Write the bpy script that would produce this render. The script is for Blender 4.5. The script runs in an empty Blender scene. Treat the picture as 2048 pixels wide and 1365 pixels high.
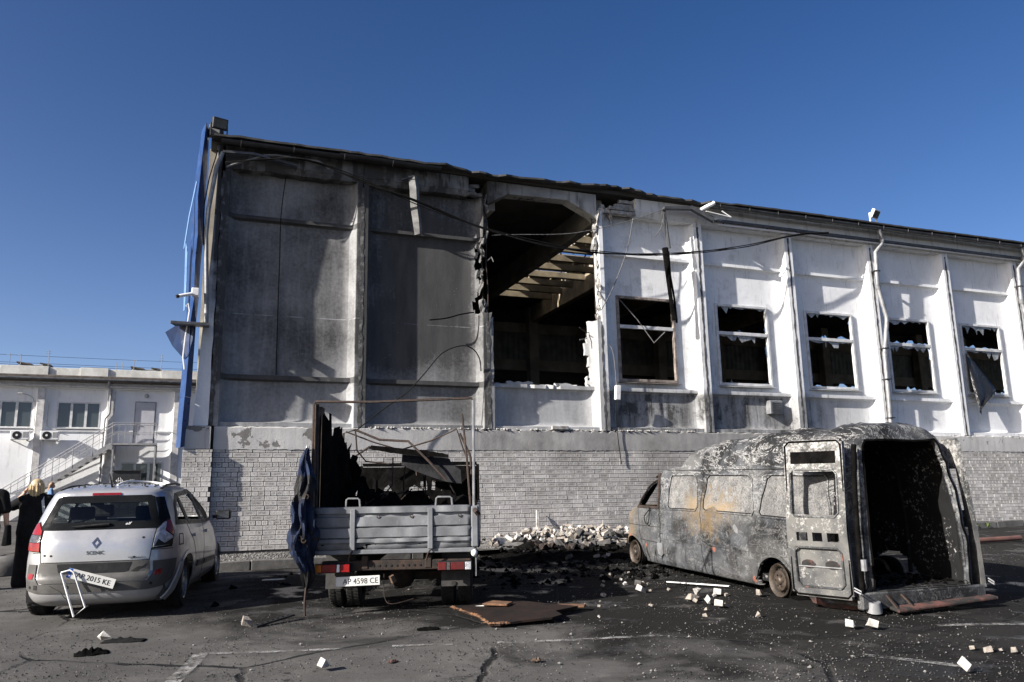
import bpy, bmesh, math, random
import numpy as np
from mathutils import Vector, Matrix, Euler
from mathutils.bvhtree import BVHTree

random.seed(7)
RNG = np.random.default_rng(11)
SC = bpy.context.scene
COL = SC.collection

# ------------------------------------------------------------------ camera
CAM_Z = 1.33
PITCH, ROLL = 0.19282, -0.01902
cd = bpy.data.cameras.new('camera')
cd.sensor_width = 36.0
cd.lens = 28.0
cd.clip_start, cd.clip_end = 0.05, 3000.0
cam = bpy.data.objects.new('camera', cd)
COL.objects.link(cam)
_cp, _sp, _cr, _sr = math.cos(PITCH), math.sin(PITCH), math.cos(ROLL), math.sin(ROLL)
_right, _up, _fw = Vector((1, 0, 0)), Vector((0, -_sp, _cp)), Vector((0, _cp, _sp))
_r, _u = _cr * _right + _sr * _up, -_sr * _right + _cr * _up
cam.matrix_world = Matrix(((_r.x, _u.x, -_fw.x, 0), (_r.y, _u.y, -_fw.y, 0), (_r.z, _u.z, -_fw.z, CAM_Z), (0, 0, 0, 1)))
SC.camera = cam

# ------------------------------------------------------------------ light
SUN_DIR = Vector((0.74224, 0.49995, -0.44625)).normalized()     # the way the light travels
SUN_EL = math.asin(-SUN_DIR.z)
SUN_AZ = math.atan2(-SUN_DIR.x, -SUN_DIR.y)
world = bpy.data.worlds.new('World')
SC.world = world
world.use_nodes = True
wn = world.node_tree.nodes
wl = world.node_tree.links
wn.clear()
w_out = wn.new('ShaderNodeOutputWorld')
w_bg = wn.new('ShaderNodeBackground')
w_sky = wn.new('ShaderNodeTexSky')
w_sky.sky_type = 'NISHITA'
w_sky.sun_disc = False
w_sky.sun_elevation = SUN_EL
w_sky.sun_rotation = SUN_AZ
w_sky.altitude = 60.0
w_sky.air_density = 0.6
w_sky.dust_density = 1.6
w_sky.ozone_density = 1.0
w_bg.inputs['Strength'].default_value = 0.060
w_hs = wn.new('ShaderNodeHueSaturation')          # the photograph's deep clear-day blue
w_hs.inputs['Hue'].default_value = 0.508
w_hs.inputs['Saturation'].default_value = 1.34
wl.new(w_sky.outputs[0], w_hs.inputs['Color'])
wl.new(w_hs.outputs[0], w_bg.inputs[0])
# pale haze low in the sky, the same all the way round
w_tc = wn.new('ShaderNodeTexCoord')
w_sp = wn.new('ShaderNodeSeparateXYZ')
w_m1 = wn.new('ShaderNodeMath')
w_m1.operation, w_m1.use_clamp = 'SUBTRACT', True
w_m1.inputs[0].default_value = 1.0
w_m2 = wn.new('ShaderNodeMath')
w_m2.operation = 'POWER'
w_m2.inputs[1].default_value = 5.0
w_hz = wn.new('ShaderNodeBackground')
w_hz.inputs['Color'].default_value = (0.100, 0.108, 0.115, 1)
w_add = wn.new('ShaderNodeAddShader')
wl.new(w_tc.outputs['Generated'], w_sp.inputs[0])
wl.new(w_sp.outputs['Z'], w_m1.inputs[1])
wl.new(w_m1.outputs[0], w_m2.inputs[0])
wl.new(w_m2.outputs[0], w_hz.inputs['Strength'])
wl.new(w_bg.outputs[0], w_add.inputs[0])
wl.new(w_hz.outputs[0], w_add.inputs[1])
wl.new(w_add.outputs[0], w_out.inputs[0])
sd = bpy.data.lights.new('sun', 'SUN')
sd.energy = 5.0
sd.angle = math.radians(0.53)
sd.color = (1.0, 0.945, 0.87)
sun = bpy.data.objects.new('sun', sd)
COL.objects.link(sun)
sun.rotation_euler = SUN_DIR.to_track_quat('-Z', 'Y').to_euler()
sun.location = (-20, -10, 30)
SC.view_settings.view_transform = 'Standard'
SC.view_settings.look = 'None'
SC.view_settings.exposure = 1.25
SC.view_settings.gamma = 1.0
SC.view_settings.use_curve_mapping = False
SC.render.engine = 'CYCLES'
SC.cycles.max_bounces = 6
SC.cycles.transparent_max_bounces = 12

# ------------------------------------------------------------------ the lie of the land
YAW = 0.36929
BX, BY = -6.1420, 16.1803          # wall corner of the burnt hall
EX = Vector((math.cos(YAW), math.sin(YAW), 0))
EY = Vector((-math.sin(YAW), math.cos(YAW), 0))
SLOPE, YREF = 0.025, 10.6


def gz(x, y):
    """height of the yard, which rises gently towards the buildings"""
    yy = min(max(y, -30.0), 46.0)
    return SLOPE * (yy - YREF)


def wpt(s, y, z):
    return Vector((BX, BY, 0)) + EX * s + EY * y + Vector((0, 0, z))


# ------------------------------------------------------------------ node helpers
class NT:
    def __init__(self, name):
        self.m = bpy.data.materials.new(name)
        self.m.use_nodes = True
        self.t = self.m.node_tree
        self.n = self.t.nodes
        self.bs = self.n['Principled BSDF']
        self.out = self.n['Material Output']
        self._obj = None

    def new(self, kind, **kw):
        nd = self.n.new(kind)
        for k, v in kw.items():
            setattr(nd, k, v)
        return nd

    def put(self, sock, v):
        if isinstance(v, bpy.types.NodeSocket):
            self.t.links.new(v, sock)
        elif isinstance(v, (tuple, list)):
            sock.default_value = (*v, 1.0) if (len(v) == 3 and len(sock.default_value) == 4) else v
        else:
            sock.default_value = v

    def coords(self, kind='Object'):
        return self.new('ShaderNodeTexCoord').outputs[kind]

    def world(self):
        return self.new('ShaderNodeNewGeometry').outputs['Position']

    def wall(self):
        mp = self.new('ShaderNodeMapping', vector_type='TEXTURE')
        mp.inputs['Location'].default_value = (BX, BY, 0)
        mp.inputs['Rotation'].default_value = (0, 0, YAW)
        self.put(mp.inputs['Vector'], self.world())
        return mp.outputs[0]

    def scale(self, v, s):
        mp = self.new('ShaderNodeMapping')
        mp.inputs['Scale'].default_value = s
        self.put(mp.inputs['Vector'], v)
        return mp.outputs[0]

    def xyz(self, v):
        sp = self.new('ShaderNodeSeparateXYZ')
        self.put(sp.inputs[0], v)
        return sp.outputs

    def noise(self, v, scale=5.0, detail=4.0, rough=0.55, dist=0.0, color=False):
        nd = self.new('ShaderNodeTexNoise')
        self.put(nd.inputs['Vector'], v)
        nd.inputs['Scale'].default_value = scale
        nd.inputs['Detail'].default_value = detail
        nd.inputs['Roughness'].default_value = rough
        nd.inputs['Distortion'].default_value = dist
        return nd.outputs['Color' if color else 'Fac']

    def voro(self, v, scale=5.0, feature='F1', out='Distance', rnd=1.0):
        nd = self.new('ShaderNodeTexVoronoi', feature=feature)
        self.put(nd.inputs['Vector'], v)
        nd.inputs['Scale'].default_value = scale
        nd.inputs['Randomness'].default_value = rnd
        return nd.outputs[out]

    def math(self, op, a, b=0.0, clamp=False):
        nd = self.new('ShaderNodeMath', operation=op, use_clamp=clamp)
        self.put(nd.inputs[0], a)
        self.put(nd.inputs[1], b)
        return nd.outputs[0]

    def rng(self, v, a, b, lo=0.0, hi=1.0):
        nd = self.new('ShaderNodeMapRange')
        self.put(nd.inputs[0], v)
        for i, q in enumerate((a, b, lo, hi)):
            self.put(nd.inputs[i + 1], q)
        return nd.outputs[0]

    def band(self, v, a0, a1, b0, b1):
        """1 between a1 and b0, fading to 0 at a0 and b1"""
        return self.math('MULTIPLY', self.rng(v, a0, a1), self.rng(v, b0, b1, 1.0, 0.0))

    def mix(self, f, a, b, mode='MIX'):
        nd = self.new('ShaderNodeMix', data_type='RGBA', blend_type=mode)
        self.put(nd.inputs[0], f)
        self.put(nd.inputs[6], a)
        self.put(nd.inputs[7], b)
        return nd.outputs[2]

    def bump(self, h, strength=0.3, dist=0.02, normal=None):
        nd = self.new('ShaderNodeBump')
        nd.inputs['Strength'].default_value = strength
        nd.inputs['Distance'].default_value = dist
        self.put(nd.inputs['Height'], h)
        if normal is not None:
            self.put(nd.inputs['Normal'], normal)
        return nd.outputs[0]

    def done(self, color, rough=0.8, metal=0.0, normal=None, spec=None, alpha=None):
        self.put(self.bs.inputs['Base Color'], color)
        self.put(self.bs.inputs['Roughness'], rough)
        self.put(self.bs.inputs['Metallic'], metal)
        if spec is not None:
            self.put(self.bs.inputs['Specular IOR Level'], spec)
        if normal is not None:
            self.put(self.bs.inputs['Normal'], normal)
        if alpha is not None:
            self.put(self.bs.inputs['Alpha'], alpha)
        return self.m


def plain(name, c1, c2=None, scale=6.0, rough=0.7, metal=0.0, bump=0.0, detail=5.0, spec=None, lo=0.35, hi=0.65):
    t = NT(name)
    v = t.coords()
    if c2 is None:
        c2 = tuple(c * 0.75 for c in c1)
    n = t.noise(v, scale, detail, 0.6)
    col = t.mix(t.rng(n, lo, hi), c1, c2)
    nrm = t.bump(t.noise(v, scale * 6, 4), bump, 0.01) if bump else None
    r = t.rng(t.noise(v, scale * 2.3, 3), 0.3, 0.7, max(0.05, rough - 0.12), min(1.0, rough + 0.12))
    return t.done(col, r, metal, nrm, spec)


# ------------------------------------------------------------------ mesh helpers
def mesh_obj(name, verts, faces, mat=None, parent=None, smooth=None, mats=None, midx=None, uvs=None):
    me = bpy.data.meshes.new(name)
    me.from_pydata([tuple(v) for v in verts], [], [tuple(f) for f in faces])
    me.update()
    return mesh_link(name, me, mat, parent, smooth, mats, midx)


def mesh_link(name, me, mat=None, parent=None, smooth=None, mats=None, midx=None):
    for m in (mats or ([mat] if mat else [])):
        me.materials.append(m)
    if midx is not None:
        me.polygons.foreach_set('material_index', midx)
    if smooth is not None:
        me.polygons.foreach_set('use_smooth', [True] * len(me.polygons))
        if smooth < 3:
            me.set_sharp_from_angle(angle=smooth)
    o = bpy.data.objects.new(name, me)
    COL.objects.link(o)
    if parent is not None:
        o.parent = parent
    return o


class MB:
    """collects simple solids into one mesh"""

    def __init__(self):
        self.v, self.f = [], []

    def add(self, vs, fs):
        b = len(self.v)
        self.v += [Vector(p) for p in vs]
        self.f += [tuple(i + b for i in f) for f in fs]
        return self

    def box(self, x0, x1, y0, y1, z0, z1, M=None):
        vs = [Vector((x, y, z)) for x in (x0, x1) for y in (y0, y1) for z in (z0, z1)]
        if M is not None:
            vs = [M @ p for p in vs]
        return self.add(vs, [(0, 1, 3, 2), (4, 6, 7, 5), (0, 4, 5, 1), (2, 3, 7, 6), (0, 2, 6, 4), (1, 5, 7, 3)])

    def hull8(self, p):
        """p: 4 bottom points then the 4 above them"""
        return self.add(p, [(3, 2, 1, 0), (4, 5, 6, 7), (0, 1, 5, 4), (1, 2, 6, 5), (2, 3, 7, 6), (3, 0, 4, 7)])

    def prism(self, poly, fn, a, b):
        """poly: 2d outline; fn(u, v, w) -> point; extruded from w=a to w=b"""
        n = len(poly)
        vs = [fn(u, v, a) for u, v in poly] + [fn(u, v, b) for u, v in poly]
        fs = [tuple(range(n - 1, -1, -1)), tuple(range(n, 2 * n))]
        fs += [(i, (i + 1) % n, n + (i + 1) % n, n + i) for i in range(n)]
        return self.add(vs, fs)

    def tube(self, pts, r, n=6, closed=False, cap=True):
        pts = [Vector(p) for p in pts]
        m = len(pts)
        rs = r if isinstance(r, (list, tuple)) else [r] * m
        rings = []
        prev = None
        for i, p in enumerate(pts):
            a = pts[i - 1] if (i > 0 or closed) else p
            c = pts[(i + 1) % m] if (i < m - 1 or closed) else p
            d = (c - a)
            if d.length < 1e-9:
                d = Vector((0, 0, 1))
            d.normalize()
            if prev is None:
                ref = Vector((0, 0, 1)) if abs(d.z) < 0.9 else Vector((1, 0, 0))
                u = d.cross(ref).normalized()
            else:
                u = (prev - d * prev.dot(d))
                u = u.normalized() if u.length > 1e-6 else d.orthogonal().normalized()
            prev = u
            w = d.cross(u)
            rings.append([p + (u * math.cos(2 * math.pi * k / n) + w * math.sin(2 * math.pi * k / n)) * rs[i] for k in range(n)])
        vs = [q for rg in rings for q in rg]
        fs = []
        for i in range(m if closed else m - 1):
            j = (i + 1) % m
            for k in range(n):
                l = (k + 1) % n
                fs.append((i * n + k, i * n + l, j * n + l, j * n + k))
        if cap and not closed:
            fs.append(tuple(range(n - 1, -1, -1)))
            fs.append(tuple((m - 1) * n + k for k in range(n)))
        return self.add(vs, fs)

    def bar(self, a, b, w, h, up=(0, 0, 1)):
        a, b = Vector(a), Vector(b)
        d = (b - a).normalized()
        up = Vector(up)
        s = d.cross(up)
        if s.length < 1e-4:
            s = d.orthogonal()
        s.normalize()
        u = s.cross(d)
        o = [(-w / 2, -h / 2), (w / 2, -h / 2), (w / 2, h / 2), (-w / 2, h / 2)]
        return self.hull8([a + s * x + u * y for x, y in o] + [b + s * x + u * y for x, y in o])

    def lathe(self, prof, fn, n=24, close=True):
        """prof: (radius, along); fn(c, s, r, along) -> point"""
        m = len(prof)
        vs = []
        for r, h in prof:
            for k in range(n):
                a = 2 * math.pi * k / n
                vs.append(fn(math.cos(a) * r, math.sin(a) * r, h))
        fs = []
        for i in range(m - 1):
            for k in range(n):
                l = (k + 1) % n
                fs.append((i * n + k, i * n + l, (i + 1) * n + l, (i + 1) * n + k))
        if close:
            fs.append(tuple(range(n - 1, -1, -1)))
            fs.append(tuple((m - 1) * n + k for k in range(n)))
        return self.add(vs, fs)

    def build(self, name, mat, parent=None, smooth=None, bevel=0.0, seg=1, mats=None, midx=None):
        me = bpy.data.meshes.new(name)
        me.from_pydata([tuple(p) for p in self.v], [], self.f)
        bm = bmesh.new()
        bm.from_mesh(me)
        bmesh.ops.recalc_face_normals(bm, faces=bm.faces)
        if bevel:
            ed = [e for e in bm.edges if len(e.link_faces) == 2 and e.calc_face_angle(0) > 0.5]
            bmesh.ops.bevel(bm, geom=ed, offset=bevel, segments=seg, affect='EDGES', profile=0.6, clamp_overlap=True)
        bm.to_mesh(me)
        bm.free()
        return mesh_link(name, me, mat, parent, smooth, mats, midx)


def empty(name, loc=(0, 0, 0), rot=(0, 0, 0)):
    o = bpy.data.objects.new(name, None)
    o.location = loc
    o.rotation_euler = rot
    o.empty_display_size = 0.2
    COL.objects.link(o)
    return o


def tag(o, label=None, cat=None, group=None, kind=None):
    if label:
        o['label'] = label
    if cat:
        o['category'] = cat
    if group:
        o['group'] = group
    if kind:
        o['kind'] = kind
    return o


def sheet(cells, xs, zs, front, back, jit=0.0, rng=None):
    """a sheet with thickness made of grid cells that may be missing; front(x,z), back(x,z) -> point"""
    nx, nz = len(xs) - 1, len(zs) - 1
    idx = {}
    vs, fs = [], []
    edge = set()
    for i in range(nx):
        for k in range(nz):
            if cells[i][k]:
                for di, dk, c in ((-1, 0, ((i, k), (i, k + 1))), (1, 0, ((i + 1, k), (i + 1, k + 1))), (0, -1, ((i, k), (i + 1, k))), (0, 1, ((i, k + 1), (i + 1, k + 1)))):
                    a, b = i + di, k + dk
                    if 0 <= a < nx and 0 <= b < nz and not cells[a][b]:
                        edge.update(c)

    def vert(i, k):
        if (i, k) not in idx:
            x, z = xs[i], zs[k]
            if jit and (i, k) in edge:
                x += rng.uniform(-jit, jit)
                z += rng.uniform(-jit, jit)
            idx[(i, k)] = len(vs)
            vs.append(front(x, z))
            vs.append(back(x, z))
        return idx[(i, k)]
    for i in range(nx):
        for k in range(nz):
            if not cells[i][k]:
                continue
            a, b, c, d = vert(i, k), vert(i + 1, k), vert(i + 1, k + 1), vert(i, k + 1)
            fs.append((a, b, c, d))
            fs.append((d + 1, c + 1, b + 1, a + 1))
            for di, dk, p, q in ((-1, 0, d, a), (1, 0, b, c), (0, -1, a, b), (0, 1, c, d)):
                u, w = i + di, k + dk
                if not (0 <= u < nx and 0 <= w < nz and cells[u][w]):
                    fs.append((q, p, p + 1, q + 1))
    return vs, fs


def lerp_tab(tab, x):
    return float(np.interp(x, [t[0] for t in tab], [t[1] for t in tab]))


def clip_cell(poly, x0, x1, z0, z1):
    for ax, val, sgn in ((0, x0, 1), (0, x1, -1), (1, z0, 1), (1, z1, -1)):
        out = []
        for i in range(len(poly)):
            p, q = poly[i - 1], poly[i]
            dp, dq = sgn * (p[ax] - val), sgn * (q[ax] - val)
            if dp >= 0 and dq >= 0:
                out.append(q)
            elif dp >= 0 > dq or dp < 0 <= dq:
                t = dp / (dp - dq)
                c = (p[0] + (q[0] - p[0]) * t, p[1] + (q[1] - p[1]) * t)
                out.append(c)
                if dq >= 0:
                    out.append(q)
        poly = out
        if len(poly) < 3:
            return []
    return poly


def drape(poly, fn, step, thick, name, mat, parent=None, smooth=0.7, lift=0.0):
    """lay a flat outline on a surface: fn(u, v) -> (point, outward normal); gives a skin of its own thickness"""
    polys = poly if isinstance(poly[0][0], (tuple, list)) else [poly]
    idx, P, F = {}, [], []
    for poly in polys:
        us = [p[0] for p in poly]
        vs_ = [p[1] for p in poly]
        u0, u1, v0, v1 = min(us), max(us), min(vs_), max(vs_)
        nu, nv = max(1, math.ceil((u1 - u0) / step)), max(1, math.ceil((v1 - v0) / step))
        for cell in range(nu * nv):
            i, k = cell // nv, cell % nv
            a0, a1 = u0 + (u1 - u0) * i / nu, u0 + (u1 - u0) * (i + 1) / nu
            b0, b1 = v0 + (v1 - v0) * k / nv, v0 + (v1 - v0) * (k + 1) / nv
            c = clip_cell(poly, a0, a1, b0, b1)
            if len(c) < 3:
                continue
            ids = []
            for u, v in c:
                key = (round(u, 4), round(v, 4))
                if key not in idx:
                    r = fn(u, v)
                    if r is None:
                        idx[key] = None
                    else:
                        idx[key] = len(P)
                        P.append((Vector(r[0]) + Vector(r[1]) * (thick + lift), Vector(r[0]) + Vector(r[1]) * lift))
                if idx[key] is not None and (not ids or ids[-1] != idx[key]):
                    ids.append(idx[key])
            if len(ids) > 2 and ids[0] == ids[-1]:
                ids.pop()
            if len(set(ids)) >= 3 and len(set(ids)) == len(ids):
                F.append(ids)
    n = len(P)
    ec = {}
    for f in F:
        for i in range(len(f)):
            e = (f[i - 1], f[i])
            ec[e] = 1
    verts = [p[0] for p in P] + [p[1] for p in P]
    faces = [tuple(f) for f in F]
    for (a, b) in list(ec):
        if (b, a) not in ec:
            faces.append((b, a, a + n, b + n))
    me = bpy.data.meshes.new(name)
    me.from_pydata([tuple(v) for v in verts], [], faces)
    bm = bmesh.new()
    bm.from_mesh(me)
    bmesh.ops.recalc_face_normals(bm, faces=bm.faces)
    bm.to_mesh(me)
    bm.free()
    return mesh_link(name, me, mat, parent, smooth)


def text_obj(txt, size, mat, parent, M, depth=0.002, name='lettering', sx=1.0, shear=0.0):
    cu = bpy.data.curves.new('lettering', 'FONT')
    cu.body = txt
    cu.size = size
    cu.extrude = depth
    cu.align_x, cu.align_y = 'CENTER', 'CENTER'
    cu.shear = shear
    cu.resolution_u = 3
    tmp = bpy.data.objects.new('tmp', cu)
    COL.objects.link(tmp)
    dg = bpy.context.evaluated_depsgraph_get()
    me = bpy.data.meshes.new_from_object(tmp.evaluated_get(dg))
    bpy.data.objects.remove(tmp)
    bpy.data.curves.remove(cu)
    me.transform(M @ Matrix.Diagonal((sx, 1, 1, 1)))
    me.materials.clear()
    return mesh_link(name, me, mat, parent)


def tri_rock(rng, r, flat=0.7):
    """small broken stone, 6 to 8 corners"""
    vs = []
    for x, y, z in ((1, 0, 0), (-1, 0, 0), (0, 1, 0), (0, -1, 0), (0, 0, 1), (0, 0, -1)):
        q = rng.uniform(0.6, 1.15) * r
        vs.append((x * q + rng.uniform(-.25, .25) * r, y * q + rng.uniform(-.25, .25) * r, (z * q + rng.uniform(-.2, .2) * r) * flat))
    return vs, [(0, 2, 4), (2, 1, 4), (1, 3, 4), (3, 0, 4), (2, 0, 5), (1, 2, 5), (3, 1, 5), (0, 3, 5)]
# ------------------------------------------------------------------ materials of the hall
def m_panel():
    t = NT('sooty_panel_concrete')
    w = t.wall()
    s, y, z = t.xyz(w)
    n1 = t.noise(w, 0.55, 5, 0.6)
    n2 = t.noise(t.scale(w, (1.6, 1.6, 0.35)), 2.2, 5, 0.6)
    n3 = t.noise(w, 14, 4, 0.65)
    burnt = t.math('MULTIPLY', t.rng(s, 6.15, 5.9), t.math('MAXIMUM', t.rng(s, -.04, .0), t.rng(t.math('ADD', z, t.rng(t.noise(w, 1.5, 5), .3, .7, -.8, .8)), 5.0, 6.4, .10, 1.0)))
    grad = t.math('MULTIPLY', t.rng(z, 3.0, 5.2, 0.84, 1.0), t.rng(s, 2.9, 3.1, 0.885, 1.0))
    core = t.band(s, 3.0, 4.3, 4.6, 5.9)
    core = t.math('MULTIPLY', core, t.band(z, 4.0, 5.6, 6.6, 7.6))
    a = t.math('MULTIPLY', burnt, t.math('ADD', grad, t.math('MULTIPLY', core, 0.14)))
    a = t.math('ADD', a, t.math('MULTIPLY', burnt, t.rng(n1, 0.35, 0.65, -0.10, 0.10)))
    mid = t.math('MULTIPLY', t.band(s, 5.9, 6.1, 8.95, 9.05), t.rng(n2, 0.3, 0.7, 0.45, 0.70))
    hi3 = t.math('MULTIPLY', t.band(s, 5.8, 6.0, 9.0, 9.3), t.rng(z, 7.6, 8.6, 0.0, 0.3))
    right = t.rng(s, 8.95, 9.05)
    fade = t.rng(s, 11.0, 21.5, 1.0, 0.25)
    low = t.math('MULTIPLY', t.rng(z, 4.02, 3.80), t.rng(n2, 0.30, 0.62, 0.62, 1.0))
    cell = t.math('PINGPONG', t.math('SUBTRACT', s, 0.0), 1.5)
    low = t.math('MULTIPLY', low, t.math('MULTIPLY', right, t.rng(s, 14.5, 18.5, 0.92, 0.10)))
    side = t.math('MULTIPLY', t.band(z, 3.9, 4.0, 4.3, 6.2), t.rng(n1, 0.40, 0.62, 0.0, 0.7))
    side = t.math('MULTIPLY', side, t.math('MULTIPLY', right, t.rng(s, 11.5, 18.5, 0.75, 0.08)))
    streak = t.math('MULTIPLY', t.rng(t.noise(t.scale(w, (9, 9, 0.8)), 1.6, 3), 0.58, 0.75), t.math('MULTIPLY', right, 0.35))
    smut = t.math('MULTIPLY', t.rng(t.noise(w, 2.3, 6, 0.7), 0.52, 0.78), t.math('MULTIPLY', right, t.rng(s, 9.5, 20.0, 0.55, 0.2)))
    cellx = t.math('FLOORED_MODULO', s, 3.0)
    clean = t.math('MULTIPLY', t.band(cellx, 2.60, 2.74, 2.86, 2.90), t.rng(t.noise(w, 1.2, 4), .3, .6, .02, .16))
    a = t.math('MULTIPLY', a, t.math('SUBTRACT', 1.0, clean))
    seam = t.math('MULTIPLY', t.math('MULTIPLY', t.band(z, 5.27, 5.275, 5.285, 5.29), t.rng(t.noise(w, 2.5, 3), .45, .55)), burnt)
    pits = t.math('MULTIPLY', t.rng(t.voro(w, 7.0), .075, .05), t.rng(t.noise(w, .9, 3), .50, .60))
    wash = t.math('MULTIPLY', burnt, t.rng(t.noise(t.scale(w, (5, 5, .45)), 1.7, 5, .65), .48, .66, .025, -.03))
    a = t.math('ADD', a, wash)
    a = t.math('SUBTRACT', a, t.math('MULTIPLY', seam, .25))
    front = t.math('MULTIPLY', burnt, t.math('MAXIMUM', t.rng(cellx, .14, .12), t.rng(cellx, 2.86, 2.88)))
    ledge = t.math('MULTIPLY', burnt, t.math('MAXIMUM', t.band(z, 3.82, 3.84, 3.962, 3.97), t.band(z, 7.35, 7.37, 7.482, 7.49)))  # ledges: soot, plus the shade of their undersides painted in
    f = a
    for q in (t.math('MULTIPLY', pits, .4), t.math('MULTIPLY', ledge, .22), t.math('MULTIPLY', front, t.rng(t.noise(w, 2.2, 4), .35, .6, .04, .16)), mid, hi3, low, side, streak, smut):
        f = t.math('ADD', f, q)
    f = t.math('ADD', f, t.rng(n3, 0.3, 0.7, -0.05, 0.05))
    spots = t.math('MULTIPLY', t.rng(t.voro(w, 11.0), 0.07, 0.04), t.math('MULTIPLY', burnt, t.rng(t.noise(w, 1.1, 2), 0.5, 0.62)))
    f = t.math('SUBTRACT', f, t.math('MULTIPLY', spots, 0.6))
    f = t.math('MINIMUM', t.math('MAXIMUM', f, 0.0), 1.0)
    white = t.mix(t.rng(t.noise(w, 1.7, 5), 0.3, 0.7), (0.76, 0.77, 0.785), (0.66, 0.665, 0.67))
    soot = t.mix(t.rng(n2, 0.35, 0.65), (0.021, 0.021, 0.0225), (0.046, 0.0445, 0.0435))
    col = t.mix(t.rng(f, 0.0, 1.0, 0.0, 0.965), white, soot)
    h = t.math('ADD', t.math('MULTIPLY', t.noise(w, 30, 5, 0.7), 0.5), t.math('MULTIPLY', t.noise(w, 3.0, 3), 1.0))
    return t.done(col, t.rng(f, 0, 1, 0.75, 0.93), 0, t.bump(t.math('SUBTRACT', h, t.math('MULTIPLY', pits, 1.5)), 0.4, 0.014), 0.25)


def m_brick():
    t = NT('painted_sand_lime_brick')
    w = t.wall()
    s, y, z = t.xyz(w)
    uv = t.new('ShaderNodeUVMap', uv_map='face').outputs[0]
    bid = t.new('ShaderNodeUVMap', uv_map='number').outputs[0]
    wn_ = t.new('ShaderNodeTexWhiteNoise', noise_dimensions='3D')
    inf = t.new('ShaderNodeObjectInfo')
    t.put(wn_.inputs['Vector'], bid)
    rnd = t.math('FRACT', t.math('ADD', wn_.outputs[0], inf.outputs['Random']))
    u, v, _ = t.xyz(uv)
    eu = t.math('PINGPONG', u, 0.5)
    ev = t.math('PINGPONG', v, 0.5)
    e = t.math('MULTIPLY', t.rng(t.math('ADD', eu, t.math('MULTIPLY', t.noise(w, 22, 3), .16)), 0.10, 0.34), t.rng(t.math('ADD', ev, t.math('MULTIPLY', t.noise(w, 26, 3), .22)), 0.16, 0.50))
    nb = t.noise(w, 16, 4, 0.6)
    wear = t.math('MULTIPLY', e, t.rng(t.math('ADD', nb, t.math('MULTIPLY', rnd, 0.28)), 0.50, 0.78))
    paint = t.mix(t.rng(t.noise(w, 0.9, 4), 0.35, 0.65), (0.56, 0.545, 0.525), (0.43, 0.42, 0.405))
    paint = t.mix(t.rng(rnd, 0, 1, 0, 0.50), paint, (0.28, 0.265, 0.255))
    col = t.mix(t.math('MULTIPLY', wear, 0.80), paint, (0.150, 0.142, 0.136))
    sm = t.math('MULTIPLY', t.band(s, 6.2, 8.5, 11.5, 15.0), t.rng(t.noise(t.scale(w, (1, 1, 0.5)), 0.8, 4), 0.38, 0.66))
    sm = t.math('ADD', sm, t.math('MULTIPLY', t.rng(t.noise(t.scale(w, (2, 2, 0.5)), 1.6, 4), 0.55, 0.8), 0.35))
    up = t.math('MULTIPLY', t.rng(z, 1.9, 2.4), t.rng(t.noise(w, 3, 4), 0.42, 0.62, 0, 0.35))
    col = t.mix(t.math('MULTIPLY', t.math('ADD', sm, up, True), 0.62), col, (0.13, 0.12, 0.115))
    wash = t.math('MULTIPLY', t.rng(s, 4.5, 7.0), t.rng(s, 9.0, 6.5))
    col = t.mix(t.math('MULTIPLY', wash, t.rng(z, 1.7, 0.8, 0, 0.4)), col, (0.47, 0.445, 0.435))
    b = t.bump(t.math('ADD', t.noise(w, 55, 4, 0.7), t.math('MULTIPLY', wear, -1.2)), 0.4, 0.006)
    return t.done(col, 0.88, 0, b, 0.2)


def m_band():
    t = NT('peeling_plinth_render')
    w = t.wall()
    s, y, z = t.xyz(w)
    peel = t.rng(t.noise(w, 2.1, 7, 0.62, 0.25), 0.565, 0.58)
    peel = t.math('MULTIPLY', peel, t.math('MAXIMUM', t.rng(s, 2.9, 2.2), t.math('MULTIPLY', t.rng(s, 16, 18), 0.8)))
    white = t.mix(t.rng(t.noise(w, 1.3, 4), 0.35, 0.65), (0.47, 0.465, 0.455), (0.36, 0.355, 0.35))
    grey = t.mix(t.rng(t.noise(w, 2.4, 6, 0.65), 0.35, 0.65), (0.27, 0.262, 0.257), (0.165, 0.16, 0.157))
    mid = t.math('MULTIPLY', t.rng(s, 3.6, 6.3), t.rng(s, 17.5, 13.5))
    col = t.mix(t.math('MULTIPLY', mid, t.rng(t.noise(w, 0.8, 5), 0.3, 0.6, 0.55, 1.0)), white, grey)
    col = t.mix(peel, col, (0.155, 0.148, 0.142))
    streak = t.rng(t.noise(t.scale(w, (5, 5, 0.5)), 1.5, 4), 0.55, 0.75, 0, 0.4)
    col = t.mix(streak, col, (0.16, 0.155, 0.15))
    h = t.math('ADD', t.math('MULTIPLY', peel, -2.0), t.noise(w, 22, 5, 0.7))
    return t.done(col, 0.9, 0, t.bump(h, 0.45, 0.010), 0.2)


def m_frieze():
    t = NT('frieze_paint_with_soot')
    w = t.wall()
    s, y, z = t.xyz(w)
    n = t.noise(w, 1.4, 5)
    f = t.math('ADD', t.rng(s, 5.6, 8.9, 0.93, 0.42), t.rng(n, 0.35, 0.65, -0.15, 0.15))
    f = t.math('MULTIPLY', f, t.rng(s, 9.3, 8.9, 0.12, 1.0))
    f = t.math('ADD', f, t.rng(t.noise(t.scale(w, (3, 3, 0.5)), 2, 5), 0.52, 0.75, 0, 0.5), True)
    col = t.mix(f, (0.66, 0.66, 0.65), (0.050, 0.049, 0.048))
    return t.done(col, 0.88, 0, t.bump(t.noise(w, 18, 5, 0.7), 0.5, 0.015), 0.2)


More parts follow.
